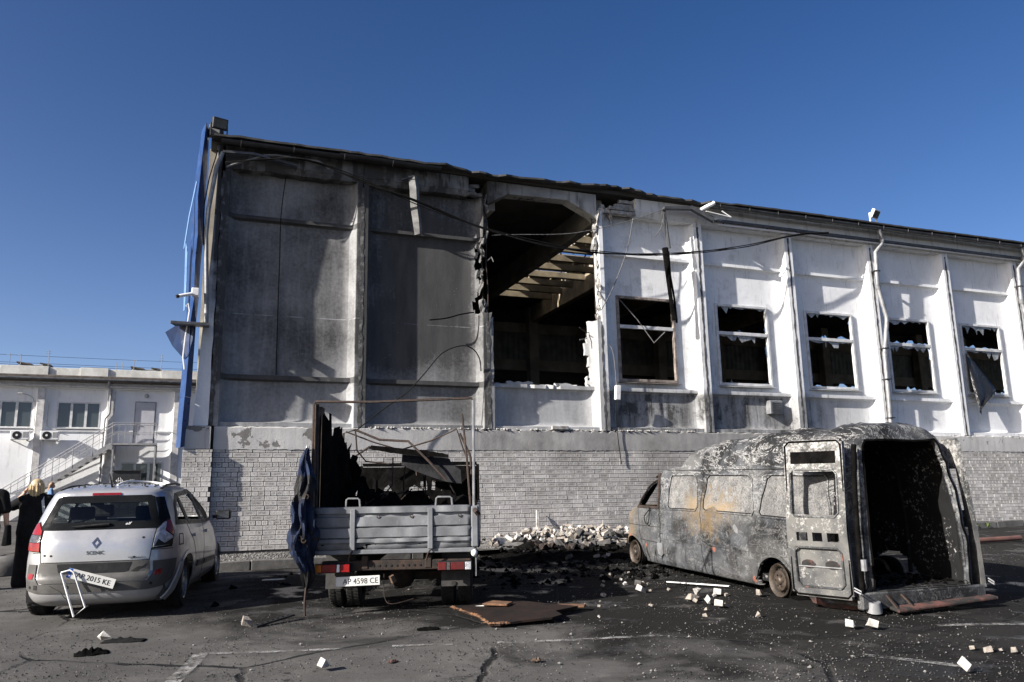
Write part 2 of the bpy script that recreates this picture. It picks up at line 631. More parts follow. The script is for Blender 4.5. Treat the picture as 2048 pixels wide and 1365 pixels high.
M = {}
M['panel'] = m_panel()
M['brick'] = m_brick()
M['band'] = m_band()
M['frieze'] = m_frieze()
M['mortar'] = plain('mortar', (0.095, 0.09, 0.086), (0.045, 0.043, 0.041), 9, 0.95, bump=0.4)
M['joint'] = plain('joint_sealant', (0.05, 0.049, 0.048), (0.22, 0.215, 0.21), 5, 0.9, bump=0.6, lo=0.5, hi=0.7)
M['broken'] = plain('broken_concrete', (0.40, 0.39, 0.375), (0.15, 0.147, 0.142), 7, 0.95, bump=0.9)
M['broken_dark'] = plain('sooty_broken_concrete', (0.16, 0.155, 0.15), (0.05, 0.05, 0.05), 9, 0.95, bump=0.9)
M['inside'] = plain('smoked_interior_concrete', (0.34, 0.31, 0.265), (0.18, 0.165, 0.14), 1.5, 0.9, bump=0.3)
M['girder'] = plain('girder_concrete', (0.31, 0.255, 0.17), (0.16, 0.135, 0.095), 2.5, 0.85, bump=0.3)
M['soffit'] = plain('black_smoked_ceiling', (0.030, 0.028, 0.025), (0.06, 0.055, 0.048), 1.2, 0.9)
M['corrugated'] = plain('dull_corrugated_sheet', (0.20, 0.21, 0.20), (0.11, 0.115, 0.11), 3, 0.6)
M['roof'] = plain('bitumen_roofing', (0.045, 0.044, 0.045), (0.02, 0.02, 0.02), 3, 0.85, bump=0.4)
M['gutter'] = plain('soot_black_gutter', (0.022, 0.022, 0.024), (0.010, 0.010, 0.0105), 5, 0.5)
M['gutter_grey'] = plain('grey_gutter_metal', (0.085, 0.088, 0.094), (0.04, 0.041, 0.043), 5, 0.5, 0.2)
M['galv'] = plain('galvanised_pipe', (0.27, 0.275, 0.285), (0.16, 0.163, 0.17), 6, 0.5, 0.35)
M['dull_strip'] = plain('dull_grey_strip', (0.17, 0.168, 0.165), (0.09, 0.088, 0.086), 6, 0.7)
M['white_metal'] = plain('white_painted_metal', (0.72, 0.72, 0.72), (0.58, 0.58, 0.58), 6, 0.4)
M['white_frame'] = plain('white_window_frame', (0.60, 0.605, 0.61), (0.40, 0.40, 0.40), 5, 0.5)
M['scorched_frame'] = plain('scorched_window_frame', (0.30, 0.26, 0.23), (0.10, 0.08, 0.07), 7, 0.7)
M['blue'] = plain('blue_coated_sheet', (0.016, 0.050, 0.155), (0.010, 0.030, 0.10), 3, 0.38)
M['blue_dark'] = plain('blue_sheet_shaded', (0.006, 0.020, 0.065), (0.004, 0.013, 0.045), 3, 0.5, spec=.2)  # the flap's shaded underside is put into this darker blue
M['blue_back'] = plain('sheet_primer_side', (0.10, 0.20, 0.36), (0.07, 0.14, 0.28), 3, 0.5)
M['black_cable'] = plain('black_cable', (0.006, 0.006, 0.0065), (0.014, 0.014, 0.014), 12, 0.7, spec=0.1)
M['grey_cable'] = plain('ash_grey_cable', (0.15, 0.147, 0.145), (0.05, 0.05, 0.05), 16, 0.8)
M['rust'] = plain('rusty_steel', (0.045, 0.027, 0.020), (0.018, 0.013, 0.011), 14, 0.85, bump=0.5)
M['dark_steel'] = plain('burnt_dark_steel', (0.020, 0.018, 0.017), (0.045, 0.030, 0.024), 9, 0.8, bump=0.3, spec=0.2)
M['black_plastic'] = plain('black_plastic', (0.009, 0.009, 0.0095), (0.016, 0.016, 0.017), 8, 0.45, spec=0.3)
M['char'] = plain('charred_matter', (0.0022, 0.0022, 0.0022), (0.0075, 0.007, 0.0068), 8, 0.95, bump=0.7, spec=0.02)
M['rubber'] = plain('tyre_rubber', (0.012, 0.012, 0.012), (0.022, 0.021, 0.020), 12, 0.85, bump=0.2, spec=0.2)


def m_glass(name, tint, rough=0.03, mixf=0.75):
    t = NT(name)
    gl = t.new('ShaderNodeBsdfGlossy')
    gl.inputs['Roughness'].default_value = rough
    tr = t.new('ShaderNodeBsdfTransparent')
    tr.inputs['Color'].default_value = (*tint, 1)
    fr = t.new('ShaderNodeFresnel')
    fr.inputs['IOR'].default_value = 1.5
    mx = t.new('ShaderNodeMixShader')
    t.put(mx.inputs[0], t.math('MULTIPLY', fr.outputs[0], 1.15, True))
    t.put(mx.inputs[1], tr.outputs[0])
    t.put(mx.inputs[2], gl.outputs[0])
    t.put(t.out.inputs['Surface'], mx.outputs[0])
    return t.m


M['car_glass'] = m_glass('tinted_car_glass', (0.36, 0.42, 0.40))
M['shard'] = m_glass('broken_window_glass', (0.55, 0.58, 0.58), 0.12)
# ------------------------------------------------------------------ the burnt hall
hall = empty('warehouse_hall', (BX, BY, 0), (0, 0, YAW))
tag(hall, 'burnt white concrete-panel hall with a blown-out bay above a grey brick plinth', 'building')
ZB, ZBT, ZP, ZT = 0.33, 2.375, 2.856, 8.50
PLATE = 0.28
NB = 10
PROF = [(0, 0.0), (0.11, 0.0), (0.135, 0.075), (0.175, 0.16), (0.24, 0.228), (0.34, 0.263), (0.52, PLATE)]
PBOT = [(0, 0.05), (0.085, 0.05), (0.10, 0.17), (0.13, 0.25), (0.16, 0.272), (0.20, PLATE), (0.38, PLATE)]


def rib_y(z):
    if z < ZP + 0.38:
        y = lerp_tab(PBOT, z - ZP)
    else:
        y = PLATE
    for zb, zt in ((3.865, 3.955), (7.395, 7.475)):
        y = min(y, lerp_tab([(zb - 0.07, PLATE), (zb - 0.03, 0.262), (zb - 0.015, 0.24), (zb, 0.165), (zt, 0.165), (zt + 0.012, PLATE)], z))
    return y


def panel_y(x, z):
    return min(lerp_tab(PROF, min(x - 0.014, 2.986 - x)), rib_y(z))


ZS0 = [ZP, ZP + .085, ZP + .1, ZP + .13, ZP + .16, ZP + .2, ZP + .24, ZP + .31, ZP + .38, 3.5, 3.7, 3.795, 3.835, 3.85, 3.865, 3.955, 3.967]
ZS1 = [7.10, 7.25, 7.325, 7.365, 7.38, 7.395, 7.475, 7.487, 7.8, 8.15, ZT]
XS0 = [0.014, 0.07, 0.124, 0.149, 0.189, 0.254, 0.30, 0.354, 0.44, 0.534]
WX0, WX1, WZ0, WZ1 = 0.575, 2.275, 4.135, 6.345


def make_panel(n):
    r = random.Random(40 + n)
    win = n >= 3
    if n == 2:
        xs = XS0 + [round(0.534 + 0.0966 * i, 4) for i in range(1, 20)] + [3 - x for x in reversed(XS0)]
        zs = ZS0 + [4.02, 4.1, 4.2, 4.32, 4.45, 4.6, 4.75, 4.9, 5.05, 5.2, 5.35, 5.5, 5.6]
    elif n == 1:
        xs = XS0 + [0.8, 1.2, 1.6, 2.0, 2.3, 2.4] + [3 - x for x in reversed(XS0)]
        zs = ZS0 + [4.4, 4.9, 5.3] + [round(5.5 + 0.1 * i, 3) for i in range(16)] + ZS1
    else:
        xs = XS0 + ([0.575 - 0.02, WX0, 1.0, 1.4, 1.8, WX1] if win else [0.9, 1.3, 1.7, 2.1]) + [3 - x for x in reversed(XS0)]
        zs = ZS0 + ([WZ0, 4.6, 5.0, 5.4, 5.8, WZ1, 6.7] if win else [4.3, 4.8, 5.3, 5.8, 6.3, 6.8]) + ZS1
    xs = sorted(set(xs))
    cells = [[True] * (len(zs) - 1) for _ in range(len(xs) - 1)]
    jit = 0.0
    ph = [r.uniform(0, 6) for _ in range(6)]
    for i in range(len(xs) - 1):
        for k in range(len(zs) - 1):
            cx, cz = (xs[i] + xs[i + 1]) / 2, (zs[k] + zs[k + 1]) / 2
            if win and WX0 < cx < WX1 and WZ0 < cz < WZ1:
                cells[i][k] = False
            if n == 2:
                jag = 3.985 + 0.04 * math.sin(cx * 5 + ph[0]) + r.uniform(-0.03, 0.04)
                edge_r = 2.70 + 0.07 * math.sin(cz * 6 + ph[1]) + r.uniform(-0.05, 0.05)
                keep = cz < jag or (cx > edge_r and cz < 5.62) or (cx < 0.13 and cz < 5.5 + r.uniform(-.1, .1))
                cells[i][k] = keep
            if n == 1 and cz > 5.55 and cz < 7.38:
                lim = 2.80 + 0.06 * math.sin(cz * 5 + ph[2]) + r.uniform(-0.06, 0.05)
                if cx > lim:
                    cells[i][k] = False
            if n == 1 and cz >= 7.38 and cx > 2.86 + r.uniform(-.04, .1):
                cells[i][k] = False
    if n in (1, 2):
        jit = 0.03
    vs, fs = sheet(cells, xs, zs, lambda x, z: Vector((3 * n + x, panel_y(min(max(x, .014), 2.986), z), z)),
                   lambda x, z: Vector((3 * n + x, 0.345, z)), jit, r)
    o = mesh_obj('wall_panel', vs, fs, M['panel'], hall, smooth=0.45)
    return o


for n in range(NB):
    make_panel(n)

# dark open joints between the panels, with the old sealant peeling
for j in range(0, NB + 1):
    r = random.Random(90 + j)
    for half in range(1):
        zz = np.arange(ZP + 0.005, 8.45, 0.11)
        if j == 2:
            zz = np.arange(ZP + 0.005, 5.4, 0.11)
        if j == 3:
            zz = np.arange(ZP + 0.005, 5.55, 0.11)
        vs, fs = [], []
        w0 = 0.036 if j > 2 else 0.05
        for i, z in enumerate(zz):
            l, rr = w0 * r.uniform(0.35, 1.15), w0 * r.uniform(0.3, 1.1)
            vs += [(3 * j - l, -0.003 - r.uniform(0, .006), z), (3 * j + rr, -0.003 - r.uniform(0, .006), z), (3 * j + rr, 0.03, z), (3 * j - l, 0.03, z)]
            if i:
                a = 4 * i
                fs += [(a - 4, a - 3, a + 1, a), (a - 3, a - 2, a + 2, a + 1), (a - 1, a - 4, a, a + 3)]
        mesh_obj('panel_joint', vs, fs, M['joint'], hall)

# corner pier left of the first panel, and the end wall behind it
mb = MB()
zs = np.linspace(ZP, 9.32, 26)
r = random.Random(3)
for i in range(len(zs) - 1):
    pass
prof = []
xl = lambda z: lerp_tab([(2.86, -0.345), (4.41, -0.29), (5.9, -0.205), (6.8, -0.17), (8.6, -0.13), (9.32, -0.22)], z)
vs, fs = [], []
for i, z in enumerate(zs):
    a = xl(z)
    vs += [(a, 0.02, z), (-0.055 + r.uniform(-.012, .012), 0.004, z), (-0.055, 0.4, z), (a, 0.4, z)]
    if i:
        b = 4 * i
        fs += [(b - 4, b - 3, b + 1, b), (b - 3, b - 2, b + 2, b + 1), (b - 2, b - 1, b + 3, b + 2), (b - 1, b - 4, b, b + 3)]
fs += [(3, 2, 1, 0), tuple(4 * (len(zs) - 1) + q for q in range(4))]
mesh_obj('corner_pier', vs, fs, M['panel'], hall)
MB().box(-0.33, -0.06, 0.41, 12.6, 0.2, 9.0).build('end_wall', M['inside'], hall)

# plinth band
def band_mesh(x0, x1, y0, ztop_j, name):
    r = random.Random(int(x0 * 10) + 77)
    xs = np.arange(x0, x1 + 1e-6, 0.06)
    vs, fs = [], []
    for i, x in enumerate(xs):
        zt = ZP - 0.004 + (r.uniform(-ztop_j, ztop_j * 0.3) if r.random() < 0.6 else 0)
        zb = ZBT + r.uniform(-0.006, 0.012)
        bul = 0.006 * math.sin(x * 2.1) + r.uniform(-.002, .002)
        vs += [(x, y0 - 0.008 + bul, zb), (x, y0 - 0.012 + bul, (zb + zt) / 2), (x, y0 - 0.010 + bul, zt - .02), (x, y0 + 0.02, zt), (x, 0.36, zt), (x, 0.36, zb)]
        if i:
            b = 6 * i
            for q in range(6):
                w = (q + 1) % 6
                fs.append((b - 6 + q, b + q, b + w, b - 6 + w))
    n = len(xs)
    fs += [tuple(range(6)), tuple(6 * (n - 1) + q for q in range(5, -1, -1))]
    return mesh_obj(name, vs, fs, M['band'], hall, smooth=0.6)


band_mesh(0.06, 5.7, 0.0, 0.012, 'plinth_band')
band_mesh(5.7, 9.3, 0.0, 0.055, 'plinth_band')
band_mesh(9.3, 30.3, 0.0, 0.02, 'plinth_band')
band_mesh(-0.48, 0.058, -0.072, 0.008, 'plinth_band')

# bricks: 250 x 88 x 120 mm with 9 mm joints, every sixth course headers
CH = 0.0975


def brick_geo(L, h, d=0.05, c=0.003, j=(0, 0, 0, 0)):
    """front at y=0, chamfered, open at the back; uv 'face' runs 0..1 over the front"""
    vs = [(c + j[0], 0, c + j[1]), (L - c + j[2], 0, c), (L - c, 0, h - c + j[3]), (c, 0, h - c),
          (0, c, 0), (L, c, 0), (L, c, h), (0, c, h), (0, d, 0), (L, d, 0), (L, d, h), (0, d, h)]
    fs = [(0, 1, 2, 3)] + [(i, (i - 1) % 4, 4 + (i - 1) % 4, 4 + i) for i in range(4)] + [(4 + i, 4 + (i - 1) % 4, 8 + (i - 1) % 4, 8 + i) for i in range(4)]
    return vs, fs


def brick_rows(x0, x1, y0, skip=None, seed=1):
    r = random.Random(seed)
    out = []
    z = ZBT
    row = 0
    while z > ZB + 0.01:
        h = CH if row else 0.058
        zb = z - h
        if zb < ZB:
            break
        header = row in (3, 9, 15)
        L = 0.1225 if header else 0.262
        x = x0 - (r.uniform(0.0, 0.03) + (0.13 if row % 2 else 0.0) if not header else r.uniform(0.0, 0.1))
        while x < x1 - 0.03:
            l = L
            if not header and r.random() < 0.05:
                l = 0.1225
            a, b = max(x, x0), min(x + l, x1)
            if b - a > 0.045:
                out.append((a, b - 0.010, y0 + r.uniform(-0.003, 0.003), zb, h - 0.011, row))
            x += l
        z = zb
        row += 1
    return out


def set_uv(me, per_face):
    """per_face: list of (number, face kind) per brick of 9 faces"""
    f = me.uv_layers.new(name='face')
    g = me.uv_layers.new(name='number')
    sq = [(0, 0), (1, 0), (1, 1), (0, 1)]
    fu = np.zeros((len(me.loops), 2), np.float32)
    gu = np.zeros((len(me.loops), 2), np.float32)
    for p in me.polygons:
        q = p.index % 9
        for e, li in enumerate(p.loop_indices):
            fu[li] = sq[e] if q == 0 else (0, 0)
            gu[li] = (per_face[p.index // 9], 0.37)
    f.data.foreach_set('uv', fu.ravel())
    g.data.foreach_set('uv', gu.ravel())


rows = brick_rows(0.062, 30.0, 0.0, seed=5) + brick_rows(-0.50, 0.056, -0.14, seed=6)
wall_bk = MB().box(0.062, 30.0, 0.020, 0.36, ZB - 0.5, ZBT - 0.002).box(-0.496, 0.052, -0.120, 0.36, ZB - 0.5, ZBT - 0.003).build('brick_wall', M['mortar'], hall)


def rank(b):
    a, _, _, z, _, _ = b
    if a < 0.45 and z < 1.35:
        return 100
    return a


rows.sort(key=rank)
cache = {}
for b in rows[:300]:
    L = round(b[1] - b[0], 2)
    key = (L, b[4] < 0.07, random.randrange(4))
    if key not in cache:
        j = [random.uniform(-.003, .003) for _ in range(4)]
        v, f = brick_geo(L - 0.001, b[4], j=j)
        me = bpy.data.meshes.new('brick')
        me.from_pydata(v, [], f)
        set_uv(me, [random.random() * 50])
        me.materials.append(M['brick'])
        cache[key] = me
    o = bpy.data.objects.new('brick', cache[key])
    o.location = (b[0], b[2], b[3])
    o.parent = wall_bk
    COL.objects.link(o)
vs, fs, ids = [], [], []
for i, b in enumerate(rows[300:]):
    v, f = brick_geo(b[1] - b[0], b[4], j=[random.uniform(-.003, .003) for _ in range(4)])
    n0 = len(vs)
    vs += [(p[0] + b[0], p[1] + b[2], p[2] + b[3]) for p in v]
    fs += [tuple(q + n0 for q in g) for g in f]
    ids.append(i * 0.731)
rest = mesh_obj('brick_courses', vs, fs, M['brick'], wall_bk)
set_uv(rest.data, ids)
tag(rest, kind='stuff')

# frieze over the panels: lintel blocks per bay
def frieze(n):
    r = random.Random(200 + n)
    x0, x1 = 3 * n + 0.006, 3 * n + 2.994
    y0 = -0.035
    if n == 2:
        # the surviving top rib of the blown-out panel with chamfered corners
        poly = [(6.03, 8.32), (6.14, 8.40), (6.56, 8.64), (8.15, 8.68), (8.80, 8.38), (8.985, 8.25), (8.985, 8.93), (6.03, 8.93)]
        MB().prism(poly, lambda u, v, w: Vector((u, w, v)), 0.01, 0.34).build('top_rib', M['frieze'], hall, bevel=0.01)
        return
    if n == 1:
        x1 = 5.52
    if n == 3:
        x0 = 10.10
    xs = list(np.arange(x0, x1, 0.15)) + [x1]
    vs, fs = [], []
    for i, x in enumerate(xs):
        w = r.uniform(-.006, .006)
        zl = 8.455 + (r.uniform(-.02, .03) if n < 3 else r.uniform(-.003, .003))
        vs += [(x, y0 + 0.05 + w, zl), (x, y0 + w, zl + 0.12), (x, y0 - 0.012 + w, zl + 0.125), (x, y0 - 0.012 + w, 8.93), (x, 0.40, 8.93), (x, 0.40, zl)]
        if i:
            b = 6 * i
            fs += [(b - 6 + q, b + q, b + (q + 1) % 6, b - 6 + (q + 1) % 6) for q in range(6)]
    m_ = len(xs) - 1
    fs += [tuple(range(6)), tuple(6 * m_ + q for q in range(5, -1, -1))]
    mesh_obj('frieze', vs, fs, M['frieze'], hall)


for n in range(NB):
    frieze(n)

# broken brick ends of the frieze, each brick a piece
r = random.Random(31)
for (x0, zc) in ((9.98, 8.50), (9.74, 8.50), (9.50, 8.50), (9.27, 8.50), (9.95, 8.61), (9.70, 8.61), (9.46, 8.61), (9.92, 8.72), (9.66, 8.72), (9.98, 8.83), (9.80, 8.83), (5.60, 8.52), (5.58, 8.64), (5.70, 8.75), (5.76, 8.52)):
    T = Matrix.Translation((x0, 0.06 + r.uniform(-.05, .03), zc)) @ Euler((r.uniform(-.12, .12), r.uniform(-.08, .08), r.uniform(-.25, .25))).to_matrix().to_4x4()
    MB().box(-0.125, 0.125, -0.06, 0.06, -0.044, 0.044, T).build('frieze_brick', M['broken'] if x0 > 7 else M['broken_dark'], hall, bevel=0.008)

# jagged concrete clinging to the torn ribs of the blown-out bay
def torn(path, mat, wid, seed, name='torn_concrete'):
    r = random.Random(seed)
    for (s, z) in path:
        bm = bmesh.new()
        bmesh.ops.create_icosphere(bm, subdivisions=2, radius=1.0)
        sx, sy, sz = wid * r.uniform(.35, .9), 0.08 * r.uniform(.7, 1.4), r.uniform(.12, .26)
        for v in bm.verts:
            k = r.uniform(0.5, 1.35)
            v.co = Vector((v.co.x * sx * k, v.co.y * sy * k, v.co.z * sz * k))
        me = bpy.data.meshes.new(name)
        bm.to_mesh(me)
        bm.free()
        o = mesh_link(name, me, mat, hall)
        o.location = (s, 0.10 + r.uniform(-.06, .06), z)
        o.rotation_euler = (r.uniform(-.3, .3), r.uniform(-.5, .5), r.uniform(-.3, .3))


torn([(9.02, 8.30), (8.95, 8.05), (9.0, 7.8), (8.93, 7.6), (9.03, 7.4), (9.0, 7.15), (9.05, 6.85), (9.02, 6.55), (9.04, 6.2), (9.0, 5.95), (8.98, 5.66)], M['broken'], 0.10, 5)
torn([(9.16, 8.42), (9.32, 8.47), (9.20, 8.56)], M['broken'], 0.12, 6)
torn([(5.98, 8.42), (6.0, 8.2), (5.98, 7.9), (6.0, 7.6), (5.92, 7.42), (5.86, 7.2), (5.85, 6.95), (5.86, 6.6), (5.85, 6.25), (5.88, 5.85), (5.92, 5.7), (6.02, 5.55), (6.02, 5.35)], M['broken_dark'], 0.09, 7)
torn([(6.05, 5.42), (5.98, 5.2), (6.03, 5.0)], M['broken'], 0.07, 8)
# broken lip along the lower edge

# concrete crumbs on the ledge under the blown-out bay
r = random.Random(14)
vs, fs = [], []
for i in range(260):
    v, f = tri_rock(r, r.uniform(0.012, 0.05))
    n0 = len(vs)
    sx = r.choice((r.uniform(6.1, 9.2), r.uniform(9.2, 11.5), r.uniform(3.2, 6)))
    px, py = sx, r.uniform(-0.02, 0.05)
    vs += [(p[0] + px, p[1] + py, p[2] + ZP + 0.005) for p in v]
    fs += [tuple(q + n0 for q in g) for g in f]
tag(mesh_obj('ledge_crumbs', vs, fs, M['broken'], hall), kind='stuff')
MB().box(7.55, 7.98, -0.05, 0.04, ZP + 0.01, ZP + 0.10).build('ledge_block', M['broken'], hall, bevel=0.012)

# bent reinforcement bars in the gap
def rod_obj(name, pts, rad, mat, parent, n=6):
    return MB().tube(pts, rad, n).build(name, mat, parent, smooth=1.0)


for pts in ([(6.02, .1, 5.5), (6.03, .08, 6.2), (5.99, .1, 6.9), (6.02, .09, 7.6), (6.0, .1, 8.3)],
            [(5.92, .2, 5.5), (5.94, .16, 6.4), (5.9, .2, 7.2), (5.95, .2, 8.2)],
            [(8.92, .14, 5.5), (8.9, .12, 6.4), (8.93, .15, 7.3), (8.9, .14, 8.3)],
            [(9.06, .08, 5.7), (9.07, .05, 6.4), (9.03, .07, 7.2), (9.06, .07, 8.2)],
            [(8.78, .25, 5.35), (8.66, .2, 5.3), (8.64, .15, 5.15), (8.42, .1, 5.1)],
            [(8.66, .2, 5.3), (8.5, .1, 5.36), (8.40, .05, 5.4)],
            [(6.02, .1, 6.9), (6.10, .0, 6.98), (6.13, -.05, 6.85)],
            [(9.0, .05, 8.4), (9.3, -.04, 8.44), (9.33, -.08, 8.25), (9.38, -.1, 8.1)]):
    rod_obj('reinforcement_bar', pts, 0.012, M['grey_cable'] if random.random() < .5 else M['rust'], hall, 5)

# roof: deck, edge sheet, monitor over one bay
mb = MB()
mb.box(-0.30, 9.3, -0.10, 12.6, 8.95, 9.05)
mb.box(12.1, 40.3, -0.10, 12.6, 8.95, 9.05)
mb.box(9.3, 12.1, -0.10, 1.3, 8.951, 9.051)
mb.box(9.3, 12.1, 10.4, 12.6, 8.951, 9.051)
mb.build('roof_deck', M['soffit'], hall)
r = random.Random(8)
vs, fs = [], []
xs = np.arange(-0.25, 30.3, 0.17)
for i, x in enumerate(xs):
    w = r.uniform(-.012, .012) * (1 if x < 12 else .3) + 0.035 * math.sin(x * 0.9) * (1 if 4 < x < 13 else 0.25)
    if 4.4 < x < 5.6:
        w += 0.07 * math.sin((x - 4.4) / 1.2 * math.pi)
    if 8.8 < x < 10.4:
        w += 0.07 * math.sin((x - 8.8) / 1.6 * math.pi)
    yf = (-0.30 if 4.9 < x < 12 else -0.43) + r.uniform(-.02, .02) * (3 if 5 < x < 12 else .35)
    vs += [(x, yf, 8.97 + w), (x, yf, 9.015 + w), (x, 0.6, 9.07), (x, 0.6, 9.053)]
    if i:
        b = 4 * i
        fs += [(b - 4 + q, b + q, b + (q + 1) % 4, b - 4 + (q + 1) % 4) for q in range(4)]
fs += [(0, 1, 2, 3), tuple(4 * (len(xs) - 1) + q for q in (3, 2, 1, 0))]
mesh_obj('roof_edge', vs, fs, M['roof'], hall)
for xc in (15.1, 20.5, 26.0):
    vs, fs = [], []
    for i in range(13):
        for k in range(5):
            a = math.pi * i / 12
            vs.append((xc - 0.42 * math.cos(a), -0.12 + 0.2 * k, 9.03 + 0.13 * math.sin(a)))
    for i in range(12):
        for k in range(4):
            b = i * 5 + k
            fs.append((b, b + 1, b + 6, b + 5))
    fs.append(tuple(i * 5 for i in range(13)))
    mesh_obj('roof_hump', vs, fs, M['roof'], hall, smooth=0.8)
# monitor: raised sheets, open towards the sun
mb = MB()
mb.box(9.25, 12.2, 2.2, 4.1, 9.50, 9.54).box(9.25, 10.7, 4.25, 6.6, 9.50, 9.54).box(11.0, 12.2, 4.3, 6.4, 9.50, 9.54).box(9.25, 12.2, 6.75, 8.7, 9.50, 9.54).box(9.6, 12.2, 8.85, 10.4, 9.50, 9.54)
mb.box(12.2, 12.24, 2.2, 10.4, 9.05, 9.54).box(9.25, 12.2, 10.4, 10.44, 9.05, 9.54).box(9.25, 12.2, 2.15, 2.19, 9.05, 9.54)
mb.build('monitor_roof', M['inside'], hall)
mb = MB()
for yy in np.arange(2.25, 10.5, 0.95):
    for k, xx in enumerate((9.32, 9.9, 10.75, 11.5, 12.08)):
        mb.bar((xx, yy, 9.0), (xx + (0.25 if k % 2 else 0), yy, 9.51), 0.04, 0.04)
mb.build('monitor_truss', M['girder'], hall)
for yy in np.arange(1.3, 10.5, 0.95):
    MB().box(9.35, 12.05, yy - 0.05, yy + 0.07, 8.72, 8.93).build('purlin', M['girder'], hall, bevel=0.01)
for s in (0.2, 3.2, 6.2, 9.2, 12.2, 15.2, 18.2, 21.2):
    MB().box(s - 0.14, s + 0.14, 0.36, 12.3, 8.30, 8.94).build('girder', M['girder'] if s > 9.5 else M['inside'], hall, bevel=0.02)
for s in np.arange(0.2, 39, 3.0):
    MB().box(s - 0.2, s + 0.2, 12.0, 12.4, 0.3, 8.94).build('rear_column', M['inside'], hall, bevel=0.02)
for z0, z1 in ((7.93, 8.33), (6.36, 6.80), (2.6, 3.0)):
    MB().box(-0.05, 40.0, 12.42, 12.6, z0, z1).build('rear_beam', M['inside'], hall)
for z0, z1 in ((6.82, 7.92), (3.02, 5.7)):
    vs, fs = [], []
    xs = np.arange(-0.05, 40, 0.06)
    for i, x in enumerate(xs):
        y = 12.55 + (0.03 if i % 4 in (1, 2) else 0)
        vs += [(x, y, z0), (x, y, z1)]
        if i:
            fs.append((2 * i - 2, 2 * i, 2 * i + 1, 2 * i - 1))
    mesh_obj('corrugated_sheet', vs, fs, M['corrugated'], hall)
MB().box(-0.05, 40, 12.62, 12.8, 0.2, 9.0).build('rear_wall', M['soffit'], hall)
MB().box(39.9, 40.2, 0.4, 12.8, 0.2, 9.0).build('far_end_wall', M['inside'], hall)
MB().box(-0.05, 39.9, 0.40, 12.6, 0.20, 0.40).build('hall_floor', M['char'], hall)
MB().tube([(8.2, 11.85, 4.4), (8.2, 11.85, 6.3), (8.2, 11.8, 7.0)], 0.12, 10).build('wall_pipe', M['char'], hall, smooth=1)

# windows of the surviving bays
def window(n):
    r = random.Random(300 + n)
    X0, X1 = 3 * n + WX0, 3 * n + WX1
    fm = M['scorched_frame'] if n == 3 else M['white_frame']
    y0, y1, fw = 0.225, 0.315, 0.06
    zt = 5.545
    mb = MB()
    mb.box(X0 - 0.01, X0 + fw, y0, y1, WZ0 - 0.01, WZ1 + 0.01).box(X1 - fw, X1 + 0.01, y0, y1, WZ0 - 0.01, WZ1 + 0.01)
    mb.box(X0 + fw, X1 - fw, y0 + .001, y1, WZ1 - fw, WZ1 + 0.01).box(X0 + fw, X1 - fw, y0 + .001, y1, WZ0 - 0.01, WZ0 + fw)
    w = mb.build('window', fm, hall, bevel=0.006)
    MB().box(X0 + fw, X1 - fw, y0 - .004, y1 - .01, zt - 0.045, zt + 0.045).build('transom', fm if n != 3 else M['white_frame'], w, bevel=0.006)
    MB().hull8([(X0 - .04, 0.13, WZ0 - .055), (X1 + .04, 0.13, WZ0 - .055), (X1 + .04, .30, WZ0 - .045), (X0 - .04, .30, WZ0 - .045),
                (X0 - .04, 0.13, WZ0 - .043), (X1 + .04, 0.13, WZ0 - .043), (X1 + .04, .30, WZ0 - .012), (X0 - .04, .30, WZ0 - .012)]).build('sill', fm, w)
    if n == 3:
        MB().tube([(X0 + .05, .2, WZ1 - .1), (X0 + .55, .17, 5.72), (X0 + .98, .14, 5.14), (X0 + 1.36, .2, 5.46)], 0.014, 5).build('hanging_bead', M['grey_cable'], w)
    # glass left in the rebates
    for (a0, a1, b0, b1) in ((X0 + fw, X1 - fw, zt + .045, WZ1 - fw), (X0 + fw, X1 - fw, WZ0 + fw, zt - .045)):
        if n == 3:
            continue
        for side in range(4):
            length = (a1 - a0) if side < 2 else (b1 - b0)
            dens = (1.0, 0.45, 0.5, 0.5)[side]
            p = 0.0
            pts = []
            while p < length:
                st = r.uniform(0.02, 0.17)
                dep = (r.uniform(0.0, 0.05) if r.random() < .72 else r.uniform(.06, 0.20 if side == 0 else 0.11)) if r.random() < dens else 0.0
                if n == 7 and side == 0:
                    dep *= 1.6
                pts.append((min(p, length), dep))
                p += st
            pts.append((length, 0.0))
            vs, fs = [], []
            for i, (q, dep) in enumerate(pts):
                if side == 0:
                    e, t_ = (a0 + q, b1), (a0 + q, b1 - dep)
                elif side == 1:
                    e, t_ = (a0 + q, b0), (a0 + q, b0 + dep)
                elif side == 2:
                    e, t_ = (a0, b0 + q), (a0 + dep, b0 + q)
                else:
                    e, t_ = (a1, b0 + q), (a1 - dep, b0 + q)
                for yy in (0.264, 0.270):
                    vs += [(e[0], yy, e[1]), (t_[0], yy, t_[1])]
                if i:
                    b = 4 * i
                    fs += [(b - 4, b - 3, b + 1, b), (b - 2, b + 2, b + 3, b - 1), (b - 3, b - 1, b + 3, b + 1)]
            mesh_obj('glass_shard', vs, fs, M['film'] if side == 0 else M['shard'], w)
    return w


M['film'] = plain('torn_window_film', (0.34, 0.355, 0.37), (0.12, 0.125, 0.13), 6, 0.35)
for n in range(3, NB):
    window(n)

